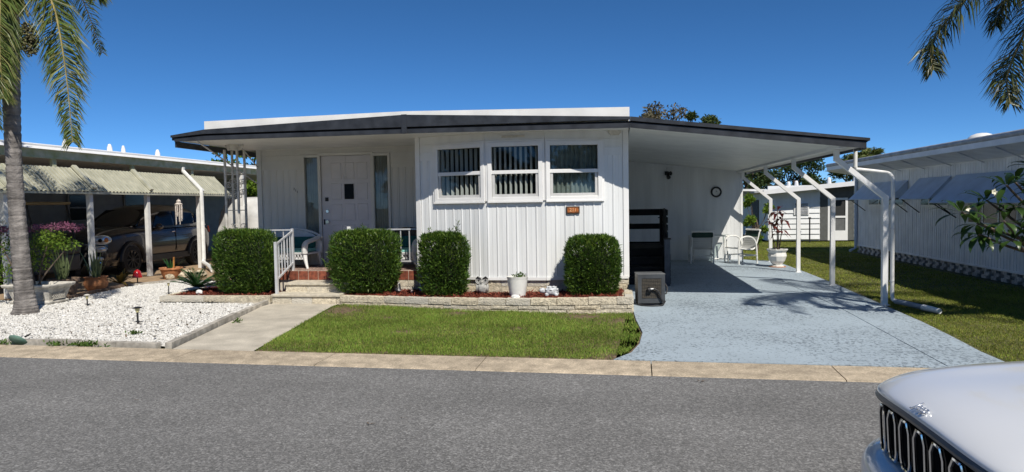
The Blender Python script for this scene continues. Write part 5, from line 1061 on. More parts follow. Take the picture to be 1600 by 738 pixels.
# local car axes: x back from the nose, y to the car's left (world +X), z up
def TC(x, y, z): return (-12.45 + y, 14.15 + x, z)
def ring_low(w, zb, zm, zs, zt):
    return [(-w * .86, zb), (-w * .97, zb + .12), (-w, zm), (-w * .985, (zm + zs) / 2), (-w * .94, zs), (-w * .72, (zs * .35 + zt * .65)), (-w * .35, zt), (0, zt + .012), (w * .35, zt), (w * .72, (zs * .35 + zt * .65)), (w * .94, zs), (w * .985, (zm + zs) / 2), (w, zm), (w * .97, zb + .12), (w * .86, zb)]
stl = [(0.0, (.60, .34, .54, .70, .76)), (.05, (.74, .24, .55, .84, .90)), (.18, (.84, .22, .58, .92, .99)), (.5, (.89, .22, .62, .98, 1.06)), (1.0, (.90, .22, .64, 1.02, 1.10)), (1.4, (.90, .22, .64, 1.04, 1.12)), (2.2, (.90, .22, .62, 1.04, 1.06)), (3.2, (.90, .22, .64, 1.06, 1.08)), (3.8, (.88, .24, .66, 1.05, 1.10)), (4.1, (.83, .28, .66, 1.0, 1.06)), (4.25, (.70, .34, .60, .92, .97))]
body = loft('body', stl, ring_low, MT['carbrown'], bc, TC, 2)
def ring_top(w0, z0, w1, z1): return [(-w0, z0), (-w0 * .985 - 0, z0 + (z1 - z0) * .3), (-(w0 * .35 + w1 * .65), z0 + (z1 - z0) * .78), (-w1 * .86, z1), (-w1 * .4, z1 + .025), (0, z1 + .035), (w1 * .4, z1 + .025), (w1 * .86, z1), ((w0 * .35 + w1 * .65), z0 + (z1 - z0) * .78), (w0 * .985, z0 + (z1 - z0) * .3), (w0, z0)]
stt = [(1.12, (.74, 1.04, .70, 1.06)), (1.45, (.82, 1.03, .68, 1.30)), (1.85, (.84, 1.03, .66, 1.53)), (2.3, (.84, 1.03, .66, 1.60)), (3.0, (.84, 1.04, .65, 1.59)), (3.6, (.83, 1.04, .62, 1.50)), (3.95, (.80, 1.05, .60, 1.25)), (4.15, (.76, 1.02, .6, 1.08))]
loft('cabin', stt, ring_top, MT['carbrown'], bc, TC, 2)
gm = mat('car_window_black', (.006, .0065, .008), .12, .1, spec=.35)
def patch(par, name, pts, m, T, thick=.012):
    mb = MB(); n = len(pts); q = [Vector(T(*p)) for p in pts]; nn = (q[1] - q[0]).cross(q[2] - q[0]).normalized(); mb.add([p - nn * thick for p in q] + [p + nn * thick for p in q], [tuple(range(n))[::-1], tuple(range(n, 2 * n))] + [(i, (i + 1) % n, n + (i + 1) % n, n + i) for i in range(n)]); return mb.build(name, m, par)
for s_ in (1, -1):
    patch(bc, 'side_window', [(1.62, .832 * s_, 1.07), (2.42, .843 * s_, 1.08), (2.42, .745 * s_, 1.44), (2.05, .742 * s_, 1.43), (1.85, .768 * s_, 1.34)], gm, TC); patch(bc, 'side_window', [(2.50, .843 * s_, 1.08), (3.30, .84 * s_, 1.10), (3.38, .74 * s_, 1.38), (2.50, .745 * s_, 1.44)], gm, TC); patch(bc, 'side_window', [(3.38, .835 * s_, 1.12), (3.72, .815 * s_, 1.16), (3.50, .745 * s_, 1.36)], gm, TC)
patch(bc, 'windscreen', [(1.20, -.70, 1.10), (1.20, .70, 1.10), (1.78, .58, 1.475), (1.78, -.58, 1.475)], gm, TC, .02)
for y_, s_ in ((.90, 1), (-.90, -1)):
    for x_ in (.78, 3.38):
        wheel(bc, TC, x_, y_ - .0 * s_, .34, .22, s_, MT['rim'])
        mb = MB(); pts = [TC(x_ + .40 * math.cos(a), y_ + .005 * s_, .34 + .40 * math.sin(a)) for a in [math.pi * k / 16 - .15 + .0 for k in range(18)]]; mb.tube(pts, .045, 6); mb.build('wheel_arch', MT['plasticblack'], bc, smooth=True)
    patch(bc, 'door_seam', [(2.46, .902 * s_, .45), (2.468, .902 * s_, .45), (2.468, .88 * s_, 1.05), (2.46, .88 * s_, 1.05)], MT['gap'], TC, .008)
    mb = MB(); mb.tube([TC(2.28, .90 * s_, .93), TC(2.40, .905 * s_, .935)], .014, 6); mb.build('door_handle', MT['chrome'], bc)
    mb = MB(); mb.ball(TC(1.68, .98 * s_, 1.07), (.11, .07, .075), 12, 8); mi = mb.build('mirror', MT['carbrown'], bc, smooth=True, angle=0); mb = MB(); mb.bar(TC(1.70, .84 * s_, 1.03), TC(1.70, .95 * s_, 1.03), .05, .03); mb.build('mirror_arm', MT['plasticblack'], mi)
    patch(bc, 'sill_trim', [(1.15, .905 * s_, .26), (3.0, .905 * s_, .26), (3.0, .905 * s_, .40), (1.15, .905 * s_, .40)], MT['plasticblack'], TC, .01)
    # lamps: main oval, lower oval, fog lamp
    for (x_, yy, z_, rx, rz, nm) in ((.06, .70, .83, .19, .10, 'headlight'), (.03, .685, .63, .13, .062, 'lower_lamp'), (.0, .64, .42, .10, .045, 'fog_lamp')):
        u = Vector((.55 * s_, .84 if True else 0, 0)); cpt = Vector(TC(x_ - .03, yy * s_, z_)); FFr = Frame(cpt, (1 * s_ * .80, .60, 0)); 
        FFr.n = Vector((0, 0, 1)); FFr.w = Vector((.60 * s_, -.80, .0)).normalized(); FFr.u = Vector((.80 * s_, .60, 0))
        mb = MB(FFr); nseg = 20; ring_ = [(rx * math.cos(2 * math.pi * k / nseg), rz * math.sin(2 * math.pi * k / nseg)) for k in range(nseg)]
        mb.tube([(a, b, .01) for a, b in ring_ + ring_[:1]], .011, 6); l = mb.build(nm, MT['chrome'], bc, smooth=True)
        mb = MB(FFr); mb.add([(a, b, .006) for a, b in ring_] + [(a * .6, b * .6, .03) for a, b in ring_] + [(0, 0, .035)], [(i, (i + 1) % nseg, nseg + (i + 1) % nseg, nseg + i) for i in range(nseg)] + [(nseg + i, nseg + (i + 1) % nseg, 2 * nseg) for i in range(nseg)]); mb.build('lens', MT['lamp'], l, smooth=True)
        if nm == 'headlight': mb = MB(FFr); mb.ball((.09, .0, .022), (.05, .055, .02), 10, 6); mb.build('indicator', MT['amberlens'], l, smooth=True, angle=0); mb = MB(FFr); mb.ball((-.03, -.01, .03), (.045, .045, .02), 10, 6); mb.build('projector', MT['gap'], l, smooth=True, angle=0)
patch(bc, 'grille', [(-.035, -.52, .30), (-.035, .52, .30), (-.03, .54, .46), (-.03, -.54, .46)], MT['plasticblack'], TC, .015); patch(bc, 'upper_grille', [(-.035, -.46, .62), (-.035, .46, .62), (-.03, .48, .70), (-.03, -.48, .70)], MT['plasticblack'], TC, .012)
mb = MB(); mb.bar(TC(-.05, -.5, .735), TC(-.05, .5, .735), .022, .02, (0, 1, 0)); mb.build('grille_bar', MT['chrome'], bc); Fb = Frame(TC(-.07, 0, .745), (1, 0, 0), (0, 0, 1)); mb = MB(Fb); mb.lathe((0, 0, 0), [(.055, -.02), (.058, .004), (.046, .008), (.042, 0)], 18); mb.build('round_badge', MT['chrome'], bc, smooth=True)
for s_ in (1, -1): mb = MB(); mb.tube([TC(-.05, .50 * s_, .50), TC(-.02, .60 * s_, .38), TC(.02, .68 * s_, .31)], .018, 6); mb.build('bumper_trim', MT['chrome'], bc)
for s_ in (1, -1): patch(bc, 'tail_light', [(4.13, .80 * s_, .85), (4.20, .74 * s_, .85), (4.16, .72 * s_, 1.02), (4.08, .79 * s_, 1.02)], MT['redlens'], TC, .02)
mb = MB(); mb.tube([TC(1.25, .45, 1.10), TC(1.20, -.1, 1.09)], .008, 5); mb.tube([TC(1.22, -.15, 1.10), TC(1.18, -.6, 1.08)], .008, 5); mb.build('wiper', MT['plasticblack'], bc)
bc.scale.z = 1.05
# golf cart glimpsed behind the palm trunk
gc = thing('golf_cart', 'golf cart with tan roof half hidden behind the left palm trunk', 'golf cart', (-12.8, 12.6, 0)); gx, gy = -12.8, 12.9
mb = MB(); mb.box(gx - .55, gx + .9, gy - .6, gy + .6, 1.70, 1.76); mb.build('roof', mat('tan_cart_roof', (.30, .24, .13), .6, .1), gc, bevel=.02)
for sx in (-.5, .85):
    for sy in (-.52, .52): mb = MB(); mb.tube([(gx + sx, gy + sy, 1.7), (gx + sx + (.22 if sx > 0 else -.1), gy + sy, .75)], .02, 6); mb.build('roof_post', MT['dark'], gc)
mb = MB(); mb.box(gx - .9, gx + 1.1, gy - .58, gy + .58, .25, .62); mb.box(gx + .7, gx + 1.15, gy - .55, gy + .55, .62, .85); mb.build('body', mat('cart_body', (.05, .055, .06), .4), gc, bevel=.04); mb = MB(); mb.box(gx - .4, gx + .15, gy - .55, gy + .55, .62, .75); mb.box(gx - .5, gx - .4, gy - .55, gy + .55, .75, 1.15); mb.build('seat', MT['blind'], gc, bevel=.03)
def TG(x, y, z): return (gx + y, gy + x, z)
for sx in (-.6, .8):
    for sy, sg_ in ((.58, 1), (-.58, -1)):
        mb = MB(Frame((gx + sx, gy + sy, .22), (1, 0, 0), (0, 0, 1))); mb.lathe((0, 0, -.08), [(.1, 0), (.22, 0), (.22, .16), (.1, .16)], 18); mb.build('wheel', MT['tyre'], gc)
# ------------------------------------------------------------------ planters along the carport
pl = thing('cast_planter', 'long white cast planter with lattice panel and bougainvillea behind the palm trunk', 'planter', (-9.6, 10.1, 0))
mb = MB()
def rect(x0, x1, y0, y1, z): return [(x0, y0, z), (x1, y0, z), (x1, y1, z), (x0, y1, z)]
lv = [rect(-10.0, -9.28, 9.96, 10.36, .0), rect(-10.02, -9.26, 9.94, 10.38, .05), rect(-9.98, -9.30, 9.98, 10.34, .07), rect(-10.04, -9.24, 9.93, 10.40, .27), rect(-10.09, -9.19, 9.88, 10.44, .30), rect(-10.10, -9.18, 9.87, 10.45, .34), rect(-10.06, -9.22, 9.91, 10.41, .35), rect(-10.02, -9.26, 9.95, 10.37, .30)]
mb.add([p for l in lv for p in l], [(4 * k + i, 4 * k + (i + 1) % 4, 4 * k + 4 + (i + 1) % 4, 4 * k + 4 + i) for k in range(len(lv) - 1) for i in range(4)] + [(3, 2, 1, 0), (28, 29, 30, 31)]); mb.build('trough', MT['planter'], pl, bevel=.012)
def lattice(par, o, u, L_, h):
    Fx = Frame(o, u); mb = MB(Fx); mb.box(0, L_, -.015, -.002, 0, .012); mb.box(0, L_, -.015, -.002, h - .012, h); k = -h
    while k < L_:
        a0 = max(k, 0); a1 = min(k + h, L_)
        if a1 > a0: mb.bar((a0, -.008, a0 - k), (a1, -.008, a1 - k), .012, .012, (0, 1, 0)); mb.bar((a0, -.008, h - (a0 - k)), (a1, -.008, h - (a1 - k)), .012, .012, (0, 1, 0))
        k += .045
    return mb.build('lattice', MT['planter'], par)
lattice(pl, (-9.62, 9.955, .09), (1, 0, 0), .26, .17); lattice(pl, (-9.27, 10.02, .09), (0, 1, 0), .26, .17)
def bush(name, label, cat, blobs, n, mats, stems, LW=(.05, .028), thing_loc=None, frac=(), par=None, group=None):
    t = par or thing(name, label, cat, thing_loc or tuple(stems[0][0]), group)
    for bi, (c, r, m, k) in enumerate(blobs):
        d = randdir(k); p = np.array(c) + d * np.array(r) * (rng.random(k) ** .45)[:, None]
        v, f = leaves_np(p, d * .5 + rng.normal(0, .6, (k, 3)) + np.array([0, 0, .1]), randdir(k), LW[0] * rng.uniform(.6, 1.3, k), LW[1] * rng.uniform(.7, 1.3, k), .12); tag(np_obj('leaf_cluster' if m != MT['pink'] else 'flower_cluster', v, f, m, t), kind='stuff')
    for s_ in stems: mb = MB(); mb.tube(spline(s_, 8), [.018 - .0015 * q for q in range(8)], 5); mb.build('stem', MT['bark'], t)
    return t
b_ = MT['bougleaf']
bush('bougainvillea', 'pink bougainvillea growing in the white lattice planter', 'shrub', [((-9.62, 10.2, .95), (.30, .3, .17), b_, 420), ((-9.35, 10.1, 1.12), (.26, .25, .13), b_, 330), ((-9.15, 10.2, 1.0), (.26, .2, .11), b_, 260), ((-9.7, 10.2, .68), (.3, .25, .14), b_, 240), ((-9.3, 10.2, 1.30), (.36, .26, .07), MT['pink'], 170), ((-9.0, 10.2, 1.28), (.2, .2, .06), MT['pink'], 130), ((-9.62, 10.2, 1.27), (.2, .2, .06), MT['pink'], 60), ((-10.2, 10.0, .95), (.25, .3, .3), b_, 380), ((-10.15, 9.9, 1.25), (.2, .2, .08), MT['pink'], 200), ((-10.1, 9.9, 1.36), (.1, .1, .05), MT['petal'], 60), ((-10.2, 9.95, .5), (.22, .2, .2), b_, 240)], 0, None,
     [((-9.6, 10.15, .3), (-9.58, 10.15, .6), (-9.3, 10.15, 1.3)), ((-9.7, 10.15, .3), (-9.75, 10.15, .7), (-9.7, 10.2, 1.0)), ((-9.65, 10.15, .3), (-9.5, 10.15, .5), (-9.1, 10.2, .95)), ((-9.9, 10.1, .3), (-10.0, 10.0, .7), (-10.2, 9.95, 1.2))])
def pot(name, label, c, prof, m, n=20, group=None, cat='pot'):
    t = thing(name, label, cat, c, group); mb = MB(); mb.lathe(c, prof, n, cap=False); o = mb.build('pot', m, t, smooth=True, angle=50); rr, zz = prof[-1]; mb = MB(); mb.lathe(c, [(.001, zz), (rr, zz)], n, cap=False); mb.build('soil', MT['soil'], t); return t
def blades_plant(par, c, n, h, w, m, spread=.5, r=.1, name='leaf'):
    for k in range(n):
        a = rnd.uniform(0, 6.28); tl = rnd.uniform(.05, spread); hh = h * rnd.uniform(.55, 1.1); b = V(c[0] + r * math.cos(a) * rnd.random(), c[1] + r * math.sin(a) * rnd.random(), c[2]); tip = b + V(math.cos(a) * tl * hh, math.sin(a) * tl * hh, hh); sd_ = V(-math.sin(a), math.cos(a), 0) * w / 2; mid = b.lerp(tip, .5) + V(0, 0, .04 * hh)
        mb = MB(); mb.add([b - sd_ * .7, b + sd_ * .7, mid + sd_, tip, mid - sd_], [(0, 1, 2, 4), (4, 2, 3)]); mb.build(name, m, par, fixn=False)
p1 = pot('clay_pot', 'weathered dark clay pot with snake plant beside the white planter', (-9.88, 10.95, 0), [(.0, 0), (.17, .0), (.19, .05), (.235, .27), (.255, .28), (.255, .34), (.23, .34), (.22, .29)], MT['terradark'], 18, 'clay pots along the carport slab'); blades_plant(p1, (-9.88, 10.95, .29), 16, .62, .045, MT['snake'], .45, .12)
p2 = pot('clay_pot', 'round terracotta pot with snake plant in front of first carport post', (-9.90, 11.75, 0), [(.0, 0), (.13, 0), (.2, .10), (.215, .17), (.18, .24), (.19, .27), (.215, .28), (.20, .29), (.17, .25)], MT['terra'], 20, 'clay pots along the carport slab'); blades_plant(p2, (-9.90, 11.75, .25), 17, .55, .04, MT['snake'], .5, .12)
p3 = pot('clay_pot', 'terracotta bowl with small agave standing by the third carport post', (-9.93, 14.05, 0), [(.0, 0), (.15, 0), (.17, .03), (.225, .20), (.25, .21), (.25, .245), (.22, .245), (.2, .2)], MT['terra'], 20, 'clay pots along the carport slab'); blades_plant(p3, (-9.93, 14.05, .2), 15, .26, .03, MT['sago'], 1.5, .05); mb = MB(); mb.bar((-9.86, 14.05, .2), (-9.85, 14.05, .48), .03, .02); mb.build('stake', MT['deadwood'], p3)
cr = thing('bromeliad', 'brown and yellow bromeliad on the gravel beside the bronze car nose', 'plant', (-10.0, 12.5, 0))
for k in range(20):
    a = k * 2.4; el = rnd.uniform(.15, 1.1); L_ = rnd.uniform(.3, .55); b = V(-9.98, 12.5, .06); d = V(math.cos(a) * math.cos(el), math.sin(a) * math.cos(el), math.sin(el)); sd_ = V(-math.sin(a), math.cos(a), 0) * .035; m1 = b + d * L_ * .55; tip = b + d * L_ - V(0, 0, .08); mb = MB(); mb.add([b - sd_ * .6, b + sd_ * .6, m1 + sd_, tip, m1 - sd_], [(0, 1, 2, 4), (4, 2, 3)]); mb.build('leaf', MT['croton'], cr, fixn=False)
for k, (x, y, r) in enumerate(((-9.75, 13.75, .10), (-9.55, 13.95, .12), (-9.75, 14.35, .13), (-9.5, 14.5, .11), (-9.3, 14.2, .14), (-9.2, 14.75, .16), (-8.9, 14.4, .13), (-8.7, 14.9, .12))): rock('coral_rock', ('smallest coral rock, nearest the agave bowl', 'coral rock at the back left of the rock pile', 'pale coral rock directly behind the agave bowl', 'coral rock leaning against the white downspout foot', 'large coral rock right of the agave bowl', 'coral rock lying under the white drain pipe', 'coral rock left of the sago palm, low in the pile', 'coral rock beside the leftmost hedge, end of the pile')[k], 'rock', (x, y, r * .5), (r, r * .9, r * .75), MT['coral'], k, 'coral rocks piled by the carport')
# weeds growing at the kerb and in the gravel
for i, (x, y, r, n, lab) in enumerate(((-6.36, 6.90, .10, 60, 'small weed tuft at kerb, beside the teal disc'), (-5.98, 6.885, .17, 150, 'largest bright green weed clump along the kerb edging'), (-7.10, 6.93, .1, 50, 'weed tuft at the kerb by the left picture edge'), (-5.9, 7.6, .09, 50, 'low grey-green weed in the white gravel'), (-5.05, 8.5, .06, 40, 'little weed growing at the path edging'))):
    p = np.stack([x + rng.normal(0, r * .5, n), y + rng.normal(0, .025, n), .01 + np.abs(rng.normal(0, .02, n))], 1); v, f = leaves_np(p, randdir(n) + np.array([0, 0, .8]), randdir(n), rng.uniform(.03, .055, n), rng.uniform(.014, .022, n), .1); tag(np_obj('weed_tuft', v, f, MT['weed']), lab, 'weed')
# ------------------------------------------------------------------ house on the right
rh = thing('neighbour_home', 'grey-white neighbouring home with blue-grey awnings and screen-block skirting on the right', 'house', (9, 14, 0))
XW = 6.94; Y0, Y1 = 7.5, 20.9
mb = MB(); mb.box(XW, XW + .1, Y0, Y1, .2, 2.4); mb.box(XW + .1, 13, Y0, Y0 + .1, .2, 2.4); mb.box(XW + .1, 13, Y1 - .1, Y1, .2, 2.4); mb.build('wall', MT['rightwall'], rh)
# ribbed siding: one shared panel mesh repeated along the wall
w = .20; mb = MB(Frame((0, 0, 0), (0, -1, 0))); mb.prism([(.001, 0), (.001, -.003), (.006, -.014), (.03, -.014), (.036, -.004), (w * .55, -.004), (w * .57, -.009), (w * .66, -.009), (w * .68, -.004), (w - .001, 0)], 0, 1.99, axis='z'); o = mb.build('siding_panel', MT['rightwall'], rh); me = o.data; me.transform(Matrix.Translation(origin[rh])); bpy.data.objects.remove(o)
y = Y1 - .06
while y > Y0 + .2: piece('siding_panel', me, rh, (XW, y, .22), (0, 0, 0)); y -= w
mb = MB(); mb.box(XW - .03, XW, Y0, Y1, .19, .225); mb.build('base_trim', MT['rightwall'], rh); mb = MB(); mb.box(XW - .025, XW, Y1 - .055, Y1 + .01, .2, 2.35); mb.build('corner_trim', MT['blueawn'], rh)
# skirting of screen blocks, solid and open by turns
mb = MB(); mb.box(XW + .12, XW + .16, Y0, Y1, -.05, .2); mb.build('skirt_backing', MT['gap'], rh)
mb = MB(); mb.box(-.05, .05, -.095, .095, 0, .066); o = mb.build('skirt_block', MT['block'], rh); me = o.data; me.transform(Matrix.Translation(origin[rh])); bpy.data.objects.remove(o)
y = Y1 - .12; k = 0
while y > 9.0:
    for r_ in range(3):
        piece('skirt_block', me, rh, (XW + .05, y - (.10 if r_ % 2 else 0), r_ * .067 - .004), (0, 0, rnd.uniform(-.03, .03)), (1, rnd.uniform(.95, 1.02), 1))
    y -= .335; k += 1
mb = MB(); mb.box(XW + .0, XW + .09, Y0, 9.0, -.02, .195); mb.build('skirt_wall', MT['block'], rh)
# roof with rounded metal edge, soffit and braces
XF = 6.2
mb = MB(); mb.hexa([(XF, Y0 - .3, 2.50), (9.7, Y0 - .3, 2.80), (9.7, Y1 + .25, 2.80), (XF, Y1 + .25, 2.50), (XF, Y0 - .3, 2.55), (9.7, Y0 - .3, 2.88), (9.7, Y1 + .25, 2.88), (XF, Y1 + .25, 2.55)]); mb.hexa([(9.7, Y0 - .3, 2.80), (13.4, Y0 - .3, 2.50), (13.4, Y1 + .25, 2.50), (9.7, Y1 + .25, 2.80), (9.7, Y0 - .3, 2.88), (13.4, Y0 - .3, 2.55), (13.4, Y1 + .25, 2.55), (9.7, Y1 + .25, 2.88)]); mb.build('roof', MT['gutter'], rh, fixn=False)
mb = MB(); mb.tube([(XF, Y0 - .3, 2.515), (XF, Y1 + .27, 2.515)], .055, 12); mb.build('roof_edge', MT['gutter'], rh, smooth=True)
mb = MB(); mb.box(XF - .03, XF - .005, Y0 - .3, Y1 + .25, 2.37, 2.47); mb.build('fascia', MT['rightwall'], rh)
y = Y0
mb = MB(); mb.hexa([(XF, 0, 2.37), (XW, 0, 2.24), (XW, .98, 2.24), (XF, .98, 2.37), (XF, 0, 2.38), (XW, 0, 2.25), (XW, .98, 2.25), (XF, .98, 2.38)]); o = mb.build('soffit_panel', MT['rightwall'], rh); me = o.data; me.transform(Matrix.Translation(origin[rh])); bpy.data.objects.remove(o)
while y < Y1: piece('soffit_panel', me, rh, (0, y, 0)); y += 1.0
y = 9.1
while y < Y1: mb = MB(); mb.tube([(XF + .03, y - .5, 2.36), (XW - .02, y, 2.19)], .012, 5); mb.build('brace_rod', MT['steel'], rh); y += 1.25
for (ya, yb_, zt, zb_, xo) in ((17.45, 20.25, 1.95, 1.52, 6.50), (15.35, 16.85, 1.97, 1.52, 6.50), (9.6, 15.15, 1.98, 1.44, 6.42)):
    mb = MB(); t_ = .012; mb.hexa([(XW - .02, ya, zt), (XW - .02, yb_, zt), (xo, yb_, zb_), (xo, ya, zb_), (XW - .02, ya, zt + t_), (XW - .02, yb_, zt + t_), (xo, yb_, zb_ + t_), (xo, ya, zb_ + t_)]); aw = mb.build('awning', MT['blueawn'], rh, fixn=False)
    mb = MB(); mb.tube([(xo, ya, zb_), (xo, yb_, zb_)], .018, 6); mb.build('awning_rim', MT['blueawn'], aw)
    for yy in (ya + .02, yb_ - .02):
        mb = MB(); mb.add([(XW - .02, yy - .004, zt), (xo, yy - .004, zb_), (XW - .02, yy - .004, zb_ + .05), (XW - .02, yy + .004, zt), (xo, yy + .004, zb_), (XW - .02, yy + .004, zb_ + .05)], [(0, 1, 2), (5, 4, 3), (0, 3, 4, 1), (1, 4, 5, 2), (2, 5, 3, 0)]); mb.build('awning_cheek', MT['blueawn'], aw)
        mb = MB(); mb.tube([(xo + .02, yy, zb_), (XW - .02, yy, zb_ - .32)], .012, 5); mb.build('awning_stay', MT['dark'], aw)
for (ya, yb_, z0, z1) in ((17.7, 19.9, 1.38, 1.90), (15.5, 16.7, 1.38, 1.9), (13.0, 14.6, 1.05, 1.9), (10.6, 12.2, 1.05, 1.9)):
    mb = MB(); mb.box(XW - .035, XW - .005, ya - .05, yb_ + .05, z0 - .05, z1 + .05); wo = mb.build('window', MT['rightwall'], rh); mb = MB(); mb.box(XW - .04, XW - .036, ya, yb_, z0, z1); mb.build('pane', mat('dark_window_pane', (.012, .013, .015), .12), wo)
    for q in (.33, .67): mb = MB(); yy = ya + (yb_ - ya) * q; mb.box(XW - .048, XW - .0405, yy - .02, yy + .02, z0, z1); mb.build('mullion', MT['trim'], wo)
mb = MB(); mb.tube([(XW - .06, Y1 - .05, 2.3), (XW - .06, Y1 - .05, .12), (XW - .25, Y1 - .15, .05)], .04, 8); mb.build('downspout', MT['blueawn'], rh, smooth=True)
mb = MB(); mb.ball((8.0, 16.4, 2.78), (.28, .28, .16), 14, 8); mb.build('roof_dome', MT['roofwhite'], rh, smooth=True, angle=0)
# ------------------------------------------------------------------ house behind the lawn
bh = thing('rear_home', 'small white lap-sided home with screened porch beyond the lawn, between the carport posts', 'house', (7.5, 28, 0))
YB = 26.; lap = MT['white']
mb = MB(); mb.box(5.56, 7.35, YB, YB + .1, .05, 2.05); mb.box(8.50, 9.6, YB, YB + .1, .05, 2.05); mb.box(5.56, 5.66, YB + .1, 33, .05, 1.9); mb.box(5.66, 9.6, 33, 33.1, .05, 2.0); mb.box(9.5, 9.6, YB + .1, 33, .05, 2.0); mb.build('wall', lap, bh)
for (xa, xb) in ((5.56, 7.35), (8.52, 9.6)):
    for k in range(9): z = .10 + k * .19; mb = MB(); mb.hexa([(xa, YB - .04, z), (xb, YB - .04, z), (xb, YB, z), (xa, YB, z), (xa, YB - .008, z + .188), (xb, YB - .008, z + .188), (xb, YB, z + .188), (xa, YB, z + .188)]); mb.build('siding_board', lap, bh, fixn=False)
mb = MB(); mb.hexa([(5.0, YB - .45, 1.80), (8.9, YB - .45, 2.10), (8.9, 34, 2.10), (5.0, 34, 1.80), (5.0, YB - .45, 1.86), (8.9, YB - .45, 2.18), (8.9, 34, 2.18), (5.0, 34, 1.86)]); mb.box(8.9, 9.9, YB - .3, 34, 2.0, 2.06); mb.build('roof', MT['gutter'], bh)
mb = MB(); mb.hexa([(5.3, YB - .52, 1.74), (8.4, YB - .52, 2.00), (8.4, YB - .46, 2.00), (5.3, YB - .46, 1.74), (5.3, YB - .52, 1.90), (8.4, YB - .52, 2.16), (8.4, YB - .46, 2.16), (5.3, YB - .46, 1.90)]); mb.box(8.45, 9.9, YB - .36, YB - .305, 1.93, 2.02); mb.build('fascia', MT['trim'], bh)
for x in (6.35, 6.62, 7.75, 8.65): mb = MB(); zz = 1.88 + (x - 5.3) * .085; mb.lathe((x, YB + .3, zz), [(.09, 0), (.06, .2), (.03, .24)], 8); mb.build('roof_vent', MT['trim'], bh)
mb = MB(); mb.box(6.45, 6.97, YB - .06, YB - .02, .98, 1.43); wo = mb.build('window', MT['trim'], bh)
for k in range(5): mb = MB(); mb.box(6.49, 6.93, YB - .075, YB - .062, 1.01 + k * .082, 1.07 + k * .082); mb.build('louvre', MT['gutter'], wo)
mb = MB(); mb.box(7.36, 8.5, YB + .30, YB + .35, .05, 2.05); mb.build('porch_screen', MT['netgreen'], bh)
mb = MB(); mb.box(7.36, 8.5, YB - .01, YB + .03, 1.60, 2.06); mb.build('porch_header', MT['netgreen'], bh)
dr_ = MB(); x0, x1 = 7.62, 8.30; dr_.box(x0, x0 + .08, YB - .03, YB + .03, .05, 1.58); dr_.box(x1 - .08, x1, YB - .03, YB + .03, .05, 1.58); dr_.box(x0 + .08, x1 - .08, YB - .03, YB + .03, 1.50, 1.58); dr_.box(x0 + .08, x1 - .08, YB - .03, YB + .03, .86, .93); dr_.box(x0 + .08, x1 - .08, YB - .03, YB + .03, .05, .40); do = dr_.build('screen_door', MT['trim'], bh)
mb = MB(); mb.box(x0 + .08, x1 - .08, YB - .005, YB + .005, .93, 1.5); mb.build('door_screen', mat('dark_mesh', (.02, .022, .022), .7), do); mb = MB(); mb.box(x0 + .08, x1 - .08, YB - .005, YB + .005, .40, .86); mb.build('door_screen', mat('mesh_grey', (.12, .125, .125), .7), do)
mb = MB(); mb.box(7.36, 7.62, YB - .02, YB + .02, .05, 1.60); mb.box(8.30, 8.50, YB - .02, YB + .02, .05, 1.6); mb.build('porch_frame', MT['netgreen'], bh)
mb = MB(); mb.box(5.53, 5.559, 27.6, 28.9, .1, 1.55); mb.build('side_door', MT['dark'], bh); mb = MB(); mb.hexa([(4.2, 26.3, 1.90), (5.7, 26.3, 1.86), (5.7, 33, 1.86), (4.2, 33, 1.90), (4.2, 26.3, 1.98), (5.7, 26.3, 1.93), (5.7, 33, 1.93), (4.2, 33, 1.98)]); mb.build('side_roof', MT['trim'], bh)
mb = MB(); mb.tube([(5.0, 25.2, 0), (5.0, 25.2, .45)], .03, 6); tag(mb.build('garden_stake', MT['ceramic']), 'thin white pipe standing in the grass by the rear home corner', 'pipe')
mb = MB(); mb.tube([(6.9, 25.6, 0), (6.9, 25.6, .9)], .025, 6); mb.tube([(6.86, 25.6, .88), (6.94, 25.6, .88)], .03, 6); tag(mb.build('standpipe', MT['dark']), 'dark thin standpipe in front of the white lap siding', 'pipe')
# ------------------------------------------------------------------ silver SUV nose at lower right
sv = thing('silver_suv', 'front of a silver off-road car with seven-slot grille at lower right', 'car', (1.2, 2.2, 0))
CY = 2.20; HW = .74
def nose(t):                                                             # plan curve of the bonnet's leading edge, t in -1..1
    return .90 + .05 * t * t + .34 * abs(t) ** 5
def hood_pt(s, t):
    x0 = nose(t); x = x0 + s * (2.15 - x0); lip = 1 - math.exp(-s * 16)
    z = .880 + .045 * lip + .085 * s ** .7 - .075 * t * t - .10 * max(0, abs(t) - .82) / .18 * (.35 + .65 * max(0, abs(t) - .82) / .18) + .012 * math.exp(-((abs(t) - .55) / .12) ** 2) * min(1, s * 4)
    return (x, CY + HW * t * (1 + .08 * min(1, s * 1.2)), z)
S = [0, .012, .03, .06, .1, .16, .25, .36, .5, .65, .8, 1]; T_ = [k / 20 - 1 for k in range(41)]
rows = [[(nose(t) + .012, CY + HW * t,   .855 - .075 * t * t - .10 * max(0, abs(t) - .82) / .18 * .35) for t in T_]] + [[hood_pt(s, t) for t in T_] for s in S]
mb = MB(); mb.grid(rows); bonnet = mb.build('bonnet', MT['silver'], sv, smooth=True, subsurf=1, angle=0)
